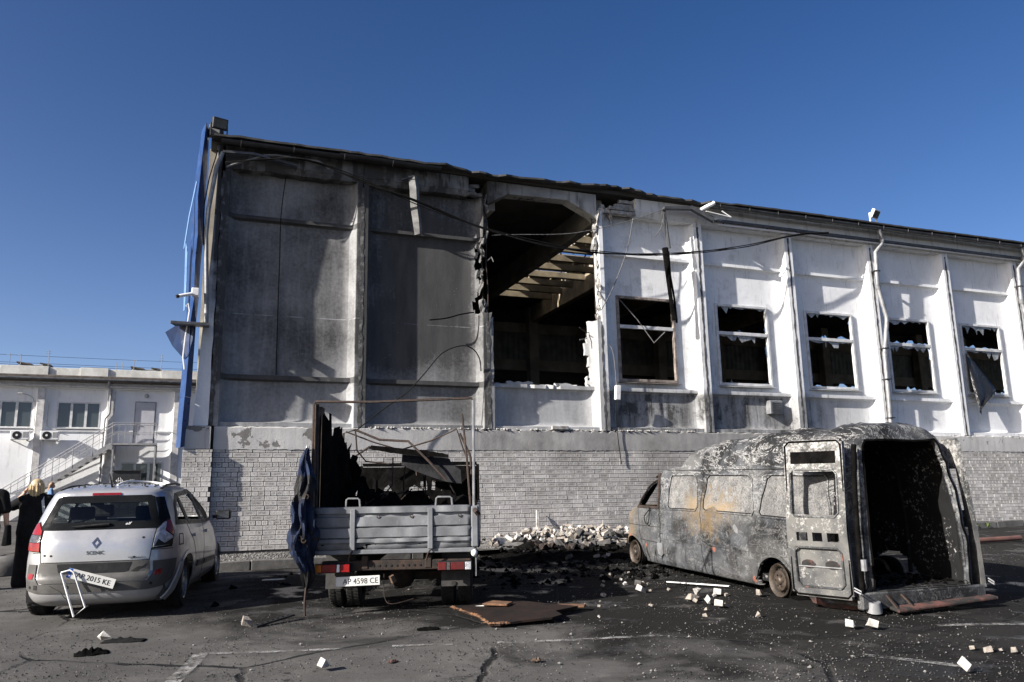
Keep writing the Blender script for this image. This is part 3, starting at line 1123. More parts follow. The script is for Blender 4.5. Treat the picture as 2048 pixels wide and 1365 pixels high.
# gutters, ducts and downpipes
def half_pipe(x0, x1, yc, zc, rad, name, mat, sag=0.0, seed=0):
    r = random.Random(seed)
    xs = np.linspace(x0, x1, max(2, int((x1 - x0) / 0.5) + 1))
    vs, fs = [], []
    n = 8
    for i, x in enumerate(xs):
        dz = sag * math.sin(i * 1.3) + r.uniform(-.004, .004)
        for k in range(n + 1):
            a = math.pi + math.pi * k / n
            vs.append((x, yc + rad * math.cos(a), zc + dz + rad * math.sin(a)))
        for k in range(n, -1, -1):
            a = math.pi + math.pi * k / n
            vs.append((x, yc + (rad - .008) * math.cos(a), zc + dz + (rad - .008) * math.sin(a)))
        m_ = 2 * n + 2
        if i:
            b = m_ * i
            fs += [(b - m_ + q, b + q, b + (q + 1) % m_, b - m_ + (q + 1) % m_) for q in range(m_)]
    fs += [tuple(range(m_)), tuple(m_ * (len(xs) - 1) + q for q in range(m_ - 1, -1, -1))]
    return mesh_obj(name, vs, fs, mat, hall, smooth=0.9)


half_pipe(-0.1, 2.4, -0.31, 8.93, 0.085, 'gutter', M['gutter'], 0.004, 1)
half_pipe(2.39, 4.75, -0.315, 8.95, 0.088, 'gutter', M['gutter'], 0.006, 2)
for a, b in ((12.2, 15.0), (15.0, 18.0), (18.0, 21.0), (21.0, 24.0), (24.0, 27.0), (27.0, 30.0)):
    half_pipe(a, b + 0.02, -0.33, 8.905, 0.09, 'gutter', M['gutter_grey'], 0.004, int(a))
for x in list(np.arange(0.3, 4.7, 1.1)) + list(np.arange(12.5, 30, 0.95)):
    pts = [(x, -0.20, 8.99), (x, -0.24, 8.86), (x, -0.33, 8.808), (x, -0.42, 8.86), (x, -0.43, 8.93)]
    MB().tube(pts, 0.011, 5).build('gutter_bracket', M['gutter'], hall)
for a, b in ((12.5, 15.2), (15.2, 18.3), (18.3, 21.3), (21.3, 24.2), (24.2, 30.0)):
    MB().box(a, b - .015, -0.17, -0.075, 8.535 + random.uniform(-.01, .01), 8.605).build('cable_duct', M['gutter_grey'], hall, bevel=0.008)
MB().tube([(12.6, -.12, 8.47), (15.3, -.10, 8.49), (18.7, -.11, 8.50), (22, -.1, 8.505), (30, -.11, 8.51)], 0.022, 6).build('white_conduit', M['white_metal'], hall, smooth=1)
mb = MB()
for x in np.arange(12.8, 30, 1.45):
    mb.box(x, x + 0.03, -0.07, 0.0, 8.50, 8.64)
for x in np.arange(12.8, 30, 1.45):
    MB().box(x, x + 0.03, -0.073, -0.045, 8.50, 8.62).build('duct_bracket', M['gutter'], hall)


def downpipe(x0):
    pts = [(x0 + 0.08, -0.33, 8.84), (x0 + 0.08, -0.33, 8.78), (x0 + 0.27, -0.22, 8.60), (x0 + 0.25, -0.20, 8.44), (x0 + 0.02, -0.16, 8.18), (x0 - 0.02, -0.14, 7.15),
           (x0 + 0.20, -0.13, 6.28), (x0 + 0.20, -0.13, 6.14), (x0 - 0.02, -0.13, 5.16), (x0 - 0.04, -0.12, 3.9), (x0 - 0.06, -0.11, 2.95), (x0 - 0.05, -.12, 0.5)]
    dp = MB().tube(pts, 0.062, 12).build('downpipe', M['galv'], hall, smooth=0.9)
    for p, q in ((pts[2], pts[3]), (pts[5], pts[6]), (pts[8], pts[9])):
        a = Vector(p)
        d = (Vector(q) - a).normalized()
        MB().tube([a - d * 0.05, a + d * 0.09], 0.072, 12).build('pipe_collar', M['galv'], dp, smooth=0.9)
    for z in (7.6, 5.3, 4.4, 3.3):
        xx = float(np.interp(z, [p[2] for p in reversed(pts)], [p[0] for p in reversed(pts)]))
        MB().box(xx - .09, xx + .09, -.21, -.02, z, z + .025).build('pipe_clip', M['gutter'], dp)


downpipe(18.02)
downpipe(23.95)

# loose ends torn from the facade
MB().hull8([(10.80, -.34, 8.64), (11.68, -.36, 8.72), (11.68, -.20, 8.72), (10.80, -.18, 8.64), (10.80, -.34, 8.70), (11.68, -.36, 8.80), (11.68, -.20, 8.80), (10.80, -.18, 8.70)]).build('torn_duct', M['gutter_grey'], hall)
MB().hull8([(11.60, -.36, 8.72), (12.22, -.42, 8.42), (12.32, -.26, 8.42), (11.68, -.2, 8.72), (11.62, -.36, 8.82), (12.28, -.42, 8.54), (12.36, -.26, 8.54), (11.70, -.2, 8.82)]).build('torn_duct', M['gutter_grey'], hall)
MB().tube([(11.95, -.3, 8.74), (12.3, -.42, 8.94)], 0.06, 10).build('torn_gutter_end', M['white_metal'], hall, smooth=0.8)
MB().bar((12.0, -.45, 8.66), (12.75, -.5, 8.56), 0.03, 0.02).bar((12.75, -.5, 8.56), (12.5, -.45, 8.72), 0.03, 0.02).build('torn_strip', M['white_metal'], hall)
# hanging metal strip over bay two
MB().bar((3.85, -.2, 8.58), (4.14, -.22, 8.66), 0.10, 0.03).build('hanging_strip_bracket', M['gutter_grey'], hall)
vs, fs = [], []
for i, (x, y, z, w) in enumerate([(4.10, -.22, 8.68, .10), (4.14, -.24, 8.35, .11), (4.17, -.20, 7.95, .11), (4.21, -.24, 7.55, .10), (4.25, -.18, 7.28, .08)]):
    vs += [(x - w, y, z), (x + w * .2, y - .07, z + .02), (x + w, y, z), (x + w, y + .02, z), (x - w, y + .02, z)]
    if i:
        b = 5 * i
        fs += [(b - 5 + q, b + q, b + (q + 1) % 5, b - 5 + (q + 1) % 5) for q in range(5)]
fs += [(0, 1, 2, 3, 4), (24, 23, 22, 21, 20)]
mesh_obj('hanging_strip', vs, fs, M['dull_strip'], hall)
# charred duct hanging in front of the first window
for seed, pts, w in ((1, [(10.90, -.15, 8.70), (10.91, -.16, 8.3), (10.96, -.17, 7.72), (11.0, -.16, 7.62)], 0.045), (2, [(10.86, -.15, 7.62), (10.88, -.18, 7.2), (10.90, -.15, 6.75), (10.98, -.12, 6.15), (11.06, -.1, 5.72)], 0.07), (3, [(10.98, -.12, 7.55), (11.0, -.1, 6.9), (11.1, -.08, 6.3), (11.14, -.06, 5.66)], 0.03)):
    r = random.Random(seed)
    rs = [w * r.uniform(.7, 1.2) for _ in pts]
    MB().tube(pts, rs, 6).build('charred_duct', M['char'] if seed != 1 else M['gutter_grey'], hall, smooth=0.6)
# bent conduit and drop pipe on the corner
MB().tube([(0.03, -.2, 8.38), (.8, -.2, 8.75), (1.06, -.2, 8.79), (1.97, -.2, 8.77), (2.2, -.2, 8.62)], 0.022, 6).build('bent_conduit', M['galv'], hall, smooth=1)
MB().bar((-.06, -.22, 8.70), (.60, -.23, 8.73), .07, .05).bar((.60, -.23, 8.73), (1.5, -.2, 8.60), .06, .05).build('cable_tray', M['gutter_grey'], hall)
MB().tube([(-.06, -.2, 8.69), (-.17, -.2, 8.33), (-.28, -.22, 7.38), (-.30, -.2, 6.83), (-.245, -.2, 5.85), (-.20, -.18, 4.95)], 0.045, 8).build('corner_pipe', M['galv'], hall, smooth=0.8)
MB().tube([(-.16, -.15, 8.75), (-.30, -.16, 8.1), (-.37, -.15, 7.5), (-.34, -.16, 6.6)], 0.012, 5).build('corner_wire', M['black_cable'], hall)
# black film hanging out of the last window in view
vs, fs = [], []
K = 9
for i in range(K + 1):
    a = i / K
    top, bot = Vector((21.62, .20, 5.40)), Vector((21.46, -.05, 3.45))
    e = top.lerp(bot, a)
    wd = 0.06 + 0.86 * min(1, a / .72) * (1 if a < .72 else max(0.02, (1 - a) / .28))
    for k in range(7):
        b = k / 6
        vs.append((e.x + wd * b, e.y - 0.10 * a + 0.05 * math.sin(b * 9 + a * 4) * a, e.z + 0.25 * b * a))
for i in range(K):
    for k in range(6):
        q = i * 7 + k
        fs.append((q, q + 1, q + 8, q + 7))
m_film = NT('black_plastic_film')
M['black_film'] = m_film.done((0.012, 0.012, 0.013), 0.22, 0, m_film.bump(m_film.noise(m_film.coords(), 9, 3, .6, 1.5), 0.8, 0.04))
o = mesh_obj('hanging_film', vs, fs, M['black_film'], hall, smooth=2)
sm_ = o.modifiers.new('thick', 'SOLIDIFY')
sm_.thickness = 0.004

# blue facing sheets peeled off the corner
def folded(name, rows_, mat, parent, th=0.01):
    vs, fs = [], []
    n = len(rows_[0])
    for i, rw in enumerate(rows_):
        vs += rw
        if i:
            for k in range(n - 1):
                b = i * n + k
                fs.append((b - n, b - n + 1, b + 1, b))
    o = mesh_obj(name, vs, fs, mat, parent)
    s_ = o.modifiers.new('thick', 'SOLIDIFY')
    s_.thickness = th
    s_.offset = 0
    return o


folded('blue_facing_sheet', [[(-.50, .05, 9.24), (-.42, -.33, 9.27), (-.36, .0, 9.25)], [(-.56, .05, 8.4), (-.46, -.34, 8.5), (-.36, -.02, 8.5)], [(-0.620, .1, 7.5), (-.50, -.31, 7.6), (-.36, -.02, 7.5)],
                             [(-0.600, .1, 6.9), (-.46, -.27, 6.8), (-.36, .0, 6.7)], [(-0.610, .1, 6.2), (-.48, -.26, 6.2), (-.38, .0, 6.2)], [(-0.600, .1, 5.5), (-.46, -.26, 5.4), (-.38, .0, 5.4)], [(-0.590, .1, 5.0), (-.50, -.14, 5.0), (-.40, .0, 5.0)]], M['blue'], hall)
folded('blue_facing_sheet', [[(-0.595, .12, 5.05), (-.50, -.15, 5.0), (-.40, -.01, 5.0)], [(-0.605, .12, 4.2), (-.50, -.17, 4.2), (-.41, -.01, 4.2)], [(-0.620, .12, 3.42), (-.52, -.17, 3.42), (-.415, -.01, 3.42)]], M['blue'], hall)
folded('blue_facing_sheet', [[(-0.625, .12, 3.41), (-.525, -.19, 3.41), (-.42, -.03, 3.41)], [(-0.635, .12, 2.9), (-.54, -.20, 2.9), (-.43, -.03, 2.9)], [(-0.635, .12, 2.42), (-.55, -.2, 2.40), (-.445, -.03, 2.44)]], M['blue'], hall)
folded('blue_flap', [[(-.42, -.2, 4.86), (-.70, .0, 4.95), (-.98, .3, 4.80)], [(-.44, -.2, 4.55), (-.66, .02, 4.55), (-.82, .25, 4.50)], [(-.50, -.18, 4.25), (-.54, -.1, 4.22), (-.58, 0, 4.2)]], M['blue_dark'], hall)
folded('pale_sheet_strip', [[(-.555, -.1, 8.0), (-.535, -.14, 8.0)], [(-.66, -.1, 7.2), (-.64, -.14, 7.2)], [(-.72, -.1, 6.5), (-.70, -.14, 6.5)]], M['blue_back'], hall)
folded('pale_sheet_strip', [[(-.69, 0, 6.7), (-.64, -.1, 6.5)], [(-.67, 0, 6.0), (-.62, -.1, 5.8)], [(-.65, 0, 5.2), (-.62, -.1, 5.2)]], M['blue_back'], hall)
MB().tube([(-.60, -.25, 5.25), (-.56, -.3, 5.3), (-.53, -.3, 5.15), (-.58, -.28, 4.6), (-.60, -.28, 4.2), (-.56, -.26, 3.95)], 0.016, 5).build('dangling_wire', M['white_metal'], hall)
MB().hull8([(-.86, -.62, 4.80), (-.14, -.6, 4.80), (-.14, .0, 4.88), (-.80, .0, 4.88), (-.86, -.62, 4.86), (-.14, -.6, 4.86), (-.14, .0, 4.94), (-.80, .0, 4.94)]).build('side_canopy', M['gutter_grey'], hall, bevel=0.006)
MB().box(-.36, -.14, -.16, .02, 9.08, 9.32).build('parapet_stub', M['panel'], hall, bevel=0.01)

# vent grille under the second window
g_ = MB().box(14.02, 14.44, 0.10, .30, 3.38, 3.74).build('vent_hood', M['galv'], hall, bevel=0.01)
for k in range(6):
    MB().hull8([(14.06, .085, 3.42 + k * .048), (14.40, .085, 3.42 + k * .048), (14.40, .10, 3.45 + k * .048), (14.06, .10, 3.45 + k * .048),
                (14.06, .085, 3.428 + k * .048), (14.40, .085, 3.428 + k * .048), (14.40, .10, 3.458 + k * .048), (14.06, .10, 3.458 + k * .048)]).build('louvre', M['gutter_grey'], g_)

# things fixed to the hall --------------------------------------------------
def on_hall(s, y, z):
    return tuple(wpt(s, y, z))


def floodlight(s, y, z, w, h, tilt, turn, mat, label, name='floodlight'):
    e = empty(name, on_hall(s, y, z), (0, 0, YAW + turn))
    tag(e, label, 'lamp', 'roof floodlights')
    T = Matrix.Rotation(tilt, 4, 'X')
    MB().box(-w / 2, w / 2, -.05, .05, 0, h, T).build('housing', mat, e, bevel=0.012)
    MB().box(-w / 2 + .03, w / 2 - .03, -.056, -.04, .03, h - .03, T).build('lens', M['lens_dark'], e)
    MB().box(-w / 2 - .02, -w / 2 - .005, -.02, .02, -.16, h * .5).box(w / 2 + .005, w / 2 + .02, -.02, .02, -.16, h * .5).box(-w / 2 - .02, w / 2 + .02, -.02, .02, -.175, -.16).build('bracket', mat, e)
    return e


M['lens_dark'] = plain('lamp_lens', (0.05, 0.05, 0.045), (0.09, 0.09, 0.08), 3, 0.2)
floodlight(-.16, -.3, 9.16, 0.32, 0.24, 0.25, 0.3, M['gutter'], 'dark soot-covered floodlight on the burnt roof corner of the hall')
floodlight(17.95, -.3, 9.18, 0.34, 0.26, 0.55, 0.3, M['white_metal'], 'white floodlight tilted up on the roof edge above the grey downpipe')
e = empty('security_camera', on_hall(-.45, -.3, 5.50), (0, 0, YAW))
tag(e, 'white security camera with junction box on the blue corner sheeting', 'camera')
MB().box(-.06, .08, -.08, .06, -.04, .12).build('junction_box', M['white_metal'], e, bevel=0.01)
MB().tube([(-.05, -.1, -.02), (-.30, -.16, -.10)], 0.035, 10).build('camera_body', M['white_metal'], e, smooth=0.8)
MB().tube([(-.29, -.16, -.097), (-.335, -.172, -.117)], 0.037, 10).build('camera_hood', M['black_plastic'], e, smooth=0.8)
MB().tube([(-.04, -.02, 0), (-.12, -.10, -.03)], 0.014, 6).build('arm', M['white_metal'], e)

# cables
def cable_pts(ctrl, n=40, sag=0.0):
    P = [Vector(c) for c in ctrl]
    out = []
    m = len(P) - 1
    for i in range(n + 1):
        u = i / n * m
        k = min(int(u), m - 1)
        f = u - k
        p0, p1, p2, p3 = P[max(k - 1, 0)], P[k], P[k + 1], P[min(k + 2, m)]
        out.append(0.5 * ((2 * p1) + (p2 - p0) * f + (2 * p0 - 5 * p1 + 4 * p2 - p3) * f * f + (3 * p1 - p0 - 3 * p2 + p3) * f ** 3))
    return out


def to_w(ctrl):
    return [wpt(*c) for c in ctrl]


cb = empty('cable_bundle', on_hall(.9, -.3, 8.6))
tag(cb, 'sagging bundle of black cables slung across the hall front', 'cable')
base = [(-.0, -.30, 8.42), (.9, -.32, 8.64), (1.75, -.34, 8.70), (2.97, -.36, 8.37), (4.13, -.38, 8.0), (5.76, -.40, 7.57), (7.36, -.40, 7.30), (8.7, -.40, 7.24), (10.28, -.39, 7.32), (11.8, -.37, 7.53), (13.4, -.35, 7.89), (15.1, -.32, 8.38), (16.25, -.28, 8.55)]
for k in range(5):
    r = random.Random(k)
    off = [(c[0], c[1] + r.uniform(-.03, .03), c[2] + r.uniform(-.045, .045) * (1.4 if 2 < c[0] < 8 else .7)) for c in base[(1 if k % 2 else 0):]]
    if k == 4:
        off = off[:8]
    pts = [p - Vector(cb.location) for p in cable_pts(to_w(off), 60)]
    MB().tube(pts, 0.013, 5).build('strand', M['black_cable'], cb, smooth=1)


def loose(name, ctrl, rad, mat, label, n=24):
    o = MB().tube(cable_pts(to_w(ctrl), n), rad, 5).build(name, mat, None, smooth=1)
    return tag(o, label, 'cable')


loose('loose_wire', [(6.0, -.3, 7.42), (6.6, -.3, 7.50), (7.76, -.3, 7.63), (8.54, -.3, 7.80), (9.88, -.28, 8.24), (10.84, -.25, 8.66)], 0.009, M['grey_cable'], 'thin grey wire stretched across the top of the blown-out bay')
loose('hanging_cable', [(1.29, .12, 8.45), (1.22, .16, 7.55), (1.23, .20, 6.5), (1.235, .24, 5.6), (1.25, .26, 3.98)], 0.011, M['black_cable'], 'black cable hanging straight down the first sooty wall panel')
loose('looped_cable', [(2.9, -.35, 2.78), (3.39, -.3, 3.18), (3.96, -.28, 3.60), (4.39, -.27, 4.06), (4.79, -.26, 4.53), (5.26, -.24, 4.73), (5.56, -.2, 4.66), (5.74, -.1, 4.45), (5.80, .0, 4.2)], 0.014, M['black_cable'], 'thick black cable arching up the second panel above the truck')
loose('broken_cable', [(4.58, .05, 5.35), (4.97, .02, 5.41), (5.33, .05, 5.53), (5.68, .12, 5.62)], 0.017, M['char'], 'short charred cable stub sticking out from the broken edge of the second panel')
loose('slanting_rod', [(9.98, -.1, 8.36), (9.74, -.12, 7.45), (9.29, -.1, 6.42), (8.96, -.05, 5.84)], 0.012, M['grey_cable'], 'thin grey rod leaning from the frieze to the torn rib')
loose('box_cable', [(9.06, .05, 5.0), (9.2, .0, 4.97), (9.27, -.03, 4.75), (9.29, -.05, 4.4), (9.30, -.06, 3.98)], 0.011, M['grey_cable'], 'grey cable feeding the small white junction box below the window')
loose('drop_cable', [(9.28, -.06, 3.58), (9.25, -.06, 3.2), (9.28, -.05, 2.75), (9.31, -.05, 2.4), (9.35, -.05, 2.05)], 0.011, M['black_cable'], 'black cable dangling from the junction box over the brick plinth')
o = MB().box(-.07, .07, -.05, .05, -.18, .18).build('junction_box', M['white_metal'], None, bevel=0.015)
o.location = on_hall(9.33, -.05, 3.79)
o.rotation_euler = (0.05, 0.06, YAW)
tag(o, 'small white junction box hanging by its cable beside the torn rib', 'electrical box')
r = random.Random(3)
loose('frayed_wire', [(10.80, -.2, 8.6), (10.78, -.22, 8.3), (10.72, -.2, 8.1), (10.52, -.2, 7.86)], 0.012, M['grey_cable'], 'frayed grey wire hanging left of the charred duct under the frieze')
# ------------------------------------------------------------------ office block on the left
LB = 26.0
off = empty('office_block', tuple(wpt(0, LB, 0)), (0, 0, YAW))
tag(off, 'white two-storey office block with pilasters and an outside stair', 'building')


def m_white_wall():
    t = NT('whitewashed_wall')
    w = t.wall()
    n = t.noise(w, 0.8, 5)
    col = t.mix(t.rng(n, 0.35, 0.65), (0.74, 0.745, 0.755), (0.64, 0.645, 0.65))
    st = t.rng(t.noise(t.scale(w, (3, 3, 0.5)), 2.0, 5), 0.58, 0.78, 0, 0.4)
    col = t.mix(st, col, (0.30, 0.29, 0.28))
    return t.done(col, 0.85, 0, t.bump(t.noise(w, 9, 4), 0.25, 0.02), 0.2)


M['white_wall'] = m_white_wall()
M['pilaster'] = plain('weathered_pilaster', (0.58, 0.57, 0.56), (0.36, 0.35, 0.34), 4, 0.9, bump=0.4)
M['eave'] = plain('rotten_brown_eave', (0.12, 0.10, 0.085), (0.05, 0.042, 0.038), 3, 0.9, bump=0.5)
M['parapet'] = plain('parapet_panel', (0.60, 0.60, 0.57), (0.44, 0.43, 0.40), 2.5, 0.85, bump=0.2)
M['pale_pipe'] = plain('pale_pipe', (0.55, 0.54, 0.52), (0.36, 0.35, 0.33), 5, 0.6)
M['grey_door'] = plain('grey_steel_door', (0.42, 0.42, 0.45), (0.35, 0.35, 0.38), 3, 0.5)
M['rail'] = plain('grey_stair_paint', (0.30, 0.30, 0.305), (0.20, 0.20, 0.205), 6, 0.55)
tg = NT('office_glass')
M['office_glass'] = tg.done((0.05, 0.06, 0.062), 0.05, 0.0, None, 0.8)

JOI = [-16.5, -13.5, -10.49, -7.48, -4.46, -1.46, 1.5]
WIN = {1: (-12.8, -10.9, 4.955, 6.225, 3), 2: (-9.82, -7.82, 4.955, 6.225, 3), 3: (-6.81, -4.93, 4.955, 6.225, 3), 4: (-3.85, -2.0, 2.25, 3.32, 3)}
ZL0, ZL1 = 0.45, 6.86
for b in range(len(JOI) - 1):
    x0, x1 = JOI[b], JOI[b + 1]
    w = WIN.get(b)
    xs = [x0 + .16, x0 + .2, x0 + .28, x0 + .4, x0 + .55] + [x1 - .55, x1 - .4, x1 - .28, x1 - .2, x1 - .16]
    zs = [ZL0, 1.90, 1.94, 1.99, 4.76, 4.80, 4.86, 4.87, ZL1]
    if w:
        xs += [w[0], w[1]]
        zs += [w[2], w[3]]
    if b == 4:
        xs += [-3.42, -2.44]
        zs += [4.20, 6.32]
    xs, zs = sorted(set(xs)), sorted(set(zs))
    cells = [[True] * (len(zs) - 1) for _ in range(len(xs) - 1)]
    for i in range(len(xs) - 1):
        for k in range(len(zs) - 1):
            cx, cz = (xs[i] + xs[i + 1]) / 2, (zs[k] + zs[k + 1]) / 2
            if w and w[0] < cx < w[1] and w[2] < cz < w[3]:
                cells[i][k] = False
            if b == 4 and -3.42 < cx < -2.44 and 4.2 < cz < 6.32:
                cells[i][k] = False

    def fy(x, z, x0=x0, x1=x1):
        y = lerp_tab([(0.16, 0.05), (.2, .12), (.28, .18), (.4, .21), (.55, .22)], min(x - x0, x1 - x))
        y2 = lerp_tab([(4.6, .22), (4.76, .16), (4.80, .1), (4.86, .1), (4.87, .22)], z)
        y3 = lerp_tab([(1.90, -.02), (1.94, -.06), (1.99, -.06), (2.02, .22)], z)
        return min(y, y2, y3)
    vs, fs = sheet(cells, xs, zs, lambda x, z: Vector((x, fy(x, z), z)), lambda x, z: Vector((x, 0.36, z)))
    mesh_obj('wall_panel', vs, fs, M['white_wall'], off, smooth=0.5)
    if w:
        nz = w[4]
        mb = MB()
        mb.box(w[0], w[0] + .06, .2, .28, w[2], w[3]).box(w[1] - .06, w[1], .2, .28, w[2], w[3]).box(w[0] + .06, w[1] - .06, .201, .28, w[3] - .06, w[3]).box(w[0] + .06, w[1] - .06, .201, .28, w[2], w[2] + .06)
        for q in (1, 2):
            xm = w[0] + (w[1] - w[0]) * q / 3
            mb.box(xm - .055, xm + .055, .202, .28, w[2] + .06, w[3] - .06)
        wo = mb.build('window', M['white_frame'], off)
        for q in range(3):
            a = w[0] + (w[1] - w[0]) * q / 3 + .055
            MB().box(a, a + (w[1] - w[0]) / 3 - .11, .245, .255, w[2] + .06, w[3] - .06).build('pane', M['office_glass'], wo)
        MB().box(w[0] - .05, w[1] + .05, .06, .21, w[2] - .03, w[2] - .012).build('sill', M['white_metal'], wo)
for x in JOI:
    r = random.Random(int(x * 10))
    MB().box(x - .17, x + .17, -.02, .30, ZL0, ZL1).build('pilaster', M['pilaster'], off, bevel=0.02)
MB().box(-16.6, 2, .0, .5, ZL1, 7.16).build('frieze', M['white_wall'], off)
MB().box(-16.6, 2, -.30, 7, 7.16, 7.46).build('eave', M['eave'], off, bevel=0.03)
MB().tube([(-16.6, -.14, 6.95), (-8, -.12, 6.955), (2, -.14, 6.98)], 0.045, 8).build('heating_pipe', M['pale_pipe'], off, smooth=1)
MB().tube([(-16.6, -.12, 7.09), (-8, -.12, 7.085), (2, -.12, 7.09)], 0.03, 8).build('heating_pipe', M['pale_pipe'], off, smooth=1)
half = MB()
half.tube([(-16.6, -.38, 7.28), (-9, -.38, 7.26), (2, -.38, 7.27)], 0.07, 8)
half.build('gutter', M['gutter_grey'], off, smooth=1)
r = random.Random(9)
x = -16.4
k = 0
while x < 1.6:
    l = (2.05, 1.35, 1.25, 2.4)[k % 4]
    hgt = 7.93 if k % 2 == 0 else 7.89
    MB().box(x, x + l - .02, .2 if k % 2 == 0 else .28, .45, 7.47, hgt).build('parapet_panel', M['parapet'], off, bevel=0.01)
    x += l
    k += 1
MB().tube([(-4.60, -.36, 7.22), (-4.60, -.34, 7.14), (-4.62, -.14, 6.98), (-4.50, -.1, 6.8), (-4.50, -.1, 5.66), (-4.68, -.1, 5.40), (-4.70, -.1, 3.8), (-4.72, -.1, .8)], 0.05, 8).build('downpipe', M['rail'], off, smooth=0.8)
d_ = MB().box(-3.42, -2.44, .2, .30, 4.20, 6.32).build('door_frame', M['rail'], off, bevel=0.01)
MB().box(-3.36, -2.50, .17, .21, 4.20, 6.26).build('door', M['grey_door'], d_, bevel=0.008)
MB().tube([(-3.28, .16, 5.18), (-3.28, .12, 5.18), (-3.16, .12, 5.18)], 0.014, 6).build('door_handle', M['black_plastic'], d_)
# roof clutter
def roof_vent(s0, s1, z0, z1, label):
    e = empty('roof_vent', tuple(wpt(s0, LB + 1.0, z0)), (0, 0, YAW))
    tag(e, label, 'vent', 'vents on the office roof')
    w = s1 - s0
    MB().box(0, w, 0, .6, 0, z1 - z0 - .13).build('vent_body', M['parapet'], e, bevel=0.02)
    MB().hull8([(-.08, -.1, z1 - z0 - .07), (w * .42, -.1, z1 - z0 - .16), (w * .42, .7, z1 - z0 - .16), (-.08, .7, z1 - z0 - .07), (-.08, -.1, z1 - z0), (w * .42, -.1, z1 - z0 - .10), (w * .42, .7, z1 - z0 - .10), (-.08, .7, z1 - z0)]).build('vent_cap', M['eave'], e)
    MB().hull8([(w * .68, -.1, z1 - z0 - .08), (w + .04, -.1, z1 - z0 - .16), (w + .04, .7, z1 - z0 - .16), (w * .68, .7, z1 - z0 - .08), (w * .68, -.1, z1 - z0 - .03), (w + .04, -.1, z1 - z0 - .11), (w + .04, .7, z1 - z0 - .11), (w * .68, .7, z1 - z0 - .03)]).build('vent_cap', M['eave'], e)


roof_vent(-8.75, -7.40, 7.6, 8.24, 'larger roof vent with tilted brown caps above the air conditioners')
roof_vent(-3.72, -2.42, 7.6, 8.20, 'roof vent with tilted brown caps above the stair landing')


def antenna(s, z, h, label, bars=2):
    e = empty('roof_antenna', tuple(wpt(s, LB + .6, z)), (0, 0, YAW))
    tag(e, label, 'antenna', 'antennas on the office roof')
    MB().tube([(0, 0, 0), (0, 0, h)], 0.016, 5).build('mast', M['rail'], e)
    for q in range(bars):
        MB().tube([(-.14, 0, h - .06 - .12 * q), (.10, 0, h - .05 - .12 * q)], 0.01, 4).build('crossbar', M['rail'], e)


for s, h, b, lab in ((-7.42, 1.2, 2, 'tall thin antenna at the edge of the larger roof vent'), (-2.36, 1.2, 3, 'antenna with crossbars beside the roof vent above the door'), (-9.06, .95, 1, 'short antenna at the picture\'s left edge of the office roof'),
                     (-8.60, .95, 1, 'small antenna on top of the larger roof vent'), (-4.15, .75, 0, 'bare short mast between the two roof vents'), (-4.42, .7, 0, 'leftmost bare mast between the two roof vents'), (-3.62, .9, 1, 'stubby antenna on the vent above the stair landing')):
    antenna(s, 7.6, h, lab, b)
for q in range(3):
    z = (8.52, 8.16, 8.06)[q]
    o = MB().tube(cable_pts([wpt(-16, LB + .8, z + .1), wpt(-9, LB + .8, z), wpt(-2, LB + .8, z - .04), wpt(4, LB + .8, z)], 20), 0.008, 4).build('roof_wire', M['black_cable'], None)
    tag(o, ('highest thin wire strung above the office roof', 'middle thin wire strung above the office roof', 'lowest thin wire just above the office parapet')[q], 'cable')

# air conditioners
def aircon(s0, z0, label):
    e = empty('air_conditioner', tuple(wpt(s0, LB - .32, z0)), (0, 0, YAW))
    tag(e, label, 'air conditioner', 'outdoor units on the office wall')
    MB().box(0, .76, 0, .28, 0, .42).build('casing', M['white_metal'], e, bevel=0.02)
    fn = lambda a, b_, h: Vector((.27 + a, h, .21 + b_))
    MB().lathe([(.185, -.012), (.185, .01)], fn, 20).build('fan_grille', M['black_plastic'], e)
    MB().lathe([(.05, -.02), (.05, -.01)], fn, 12).build('fan_hub', M['white_metal'], e)
    MB().box(.52, .73, -.006, .01, .10, .36).build('side_louvre', M['rail'], e)
    MB().box(.05, .09, .0, .45, -.05, -.005).box(.66, .70, .0, .45, -.05, -.005).build('wall_bracket', M['rail'], e)


aircon(-8.55, 4.36, 'white air conditioner outdoor unit left of the office pilaster')
aircon(-7.33, 4.36, 'white air conditioner outdoor unit right of the office pilaster')
for pts, lab in (([(-7.75, .14, 6.25), (-7.74, .12, 5.6), (-7.70, .1, 5.0), (-7.85, .05, 4.85)], 'thin pale cable running down beside the first office window'), ([(-7.15, .15, 6.2), (-7.17, .12, 5.4), (-7.1, .1, 5.0), (-6.7, .05, 4.84)], 'thin pale cable curving down right of the office pilaster')):
    o = MB().tube(cable_pts([wpt(a, LB + b_, c) for a, b_, c in pts], 14), 0.018, 5).build('wall_cable', M['pale_pipe'], None)
    tag(o, lab, 'cable')
for s, z, lab in ((-2.92, 6.60, 'round bulkhead lamp above the grey office door'), ):
    e = empty('wall_lamp', tuple(wpt(s, LB + .2, z)), (0, 0, YAW))
    tag(e, lab, 'lamp')
    MB().lathe([(.10, 0), (.10, -.04), (.08, -.08), (.03, -.10)], lambda a, b_, h: Vector((a, h, b_)), 16).build('housing', M['rail'], e, smooth=0.8)
    MB().lathe([(.06, -.09), (.05, -.11)], lambda a, b_, h: Vector((a, h, b_)), 12).build('lamp_glass', M['pale_pipe'], e)
e = empty('wall_lamp', tuple(wpt(-8.35, LB + .1, 6.55)), (0, 0, YAW))
tag(e, 'street-type lamp on a bent arm above the first office window', 'lamp')
MB().tube([(.55, .1, -.35), (.5, .0, -.16), (.3, -.15, -.05), (.05, -.2, .0)], 0.016, 6).build('arm', M['rail'], e)
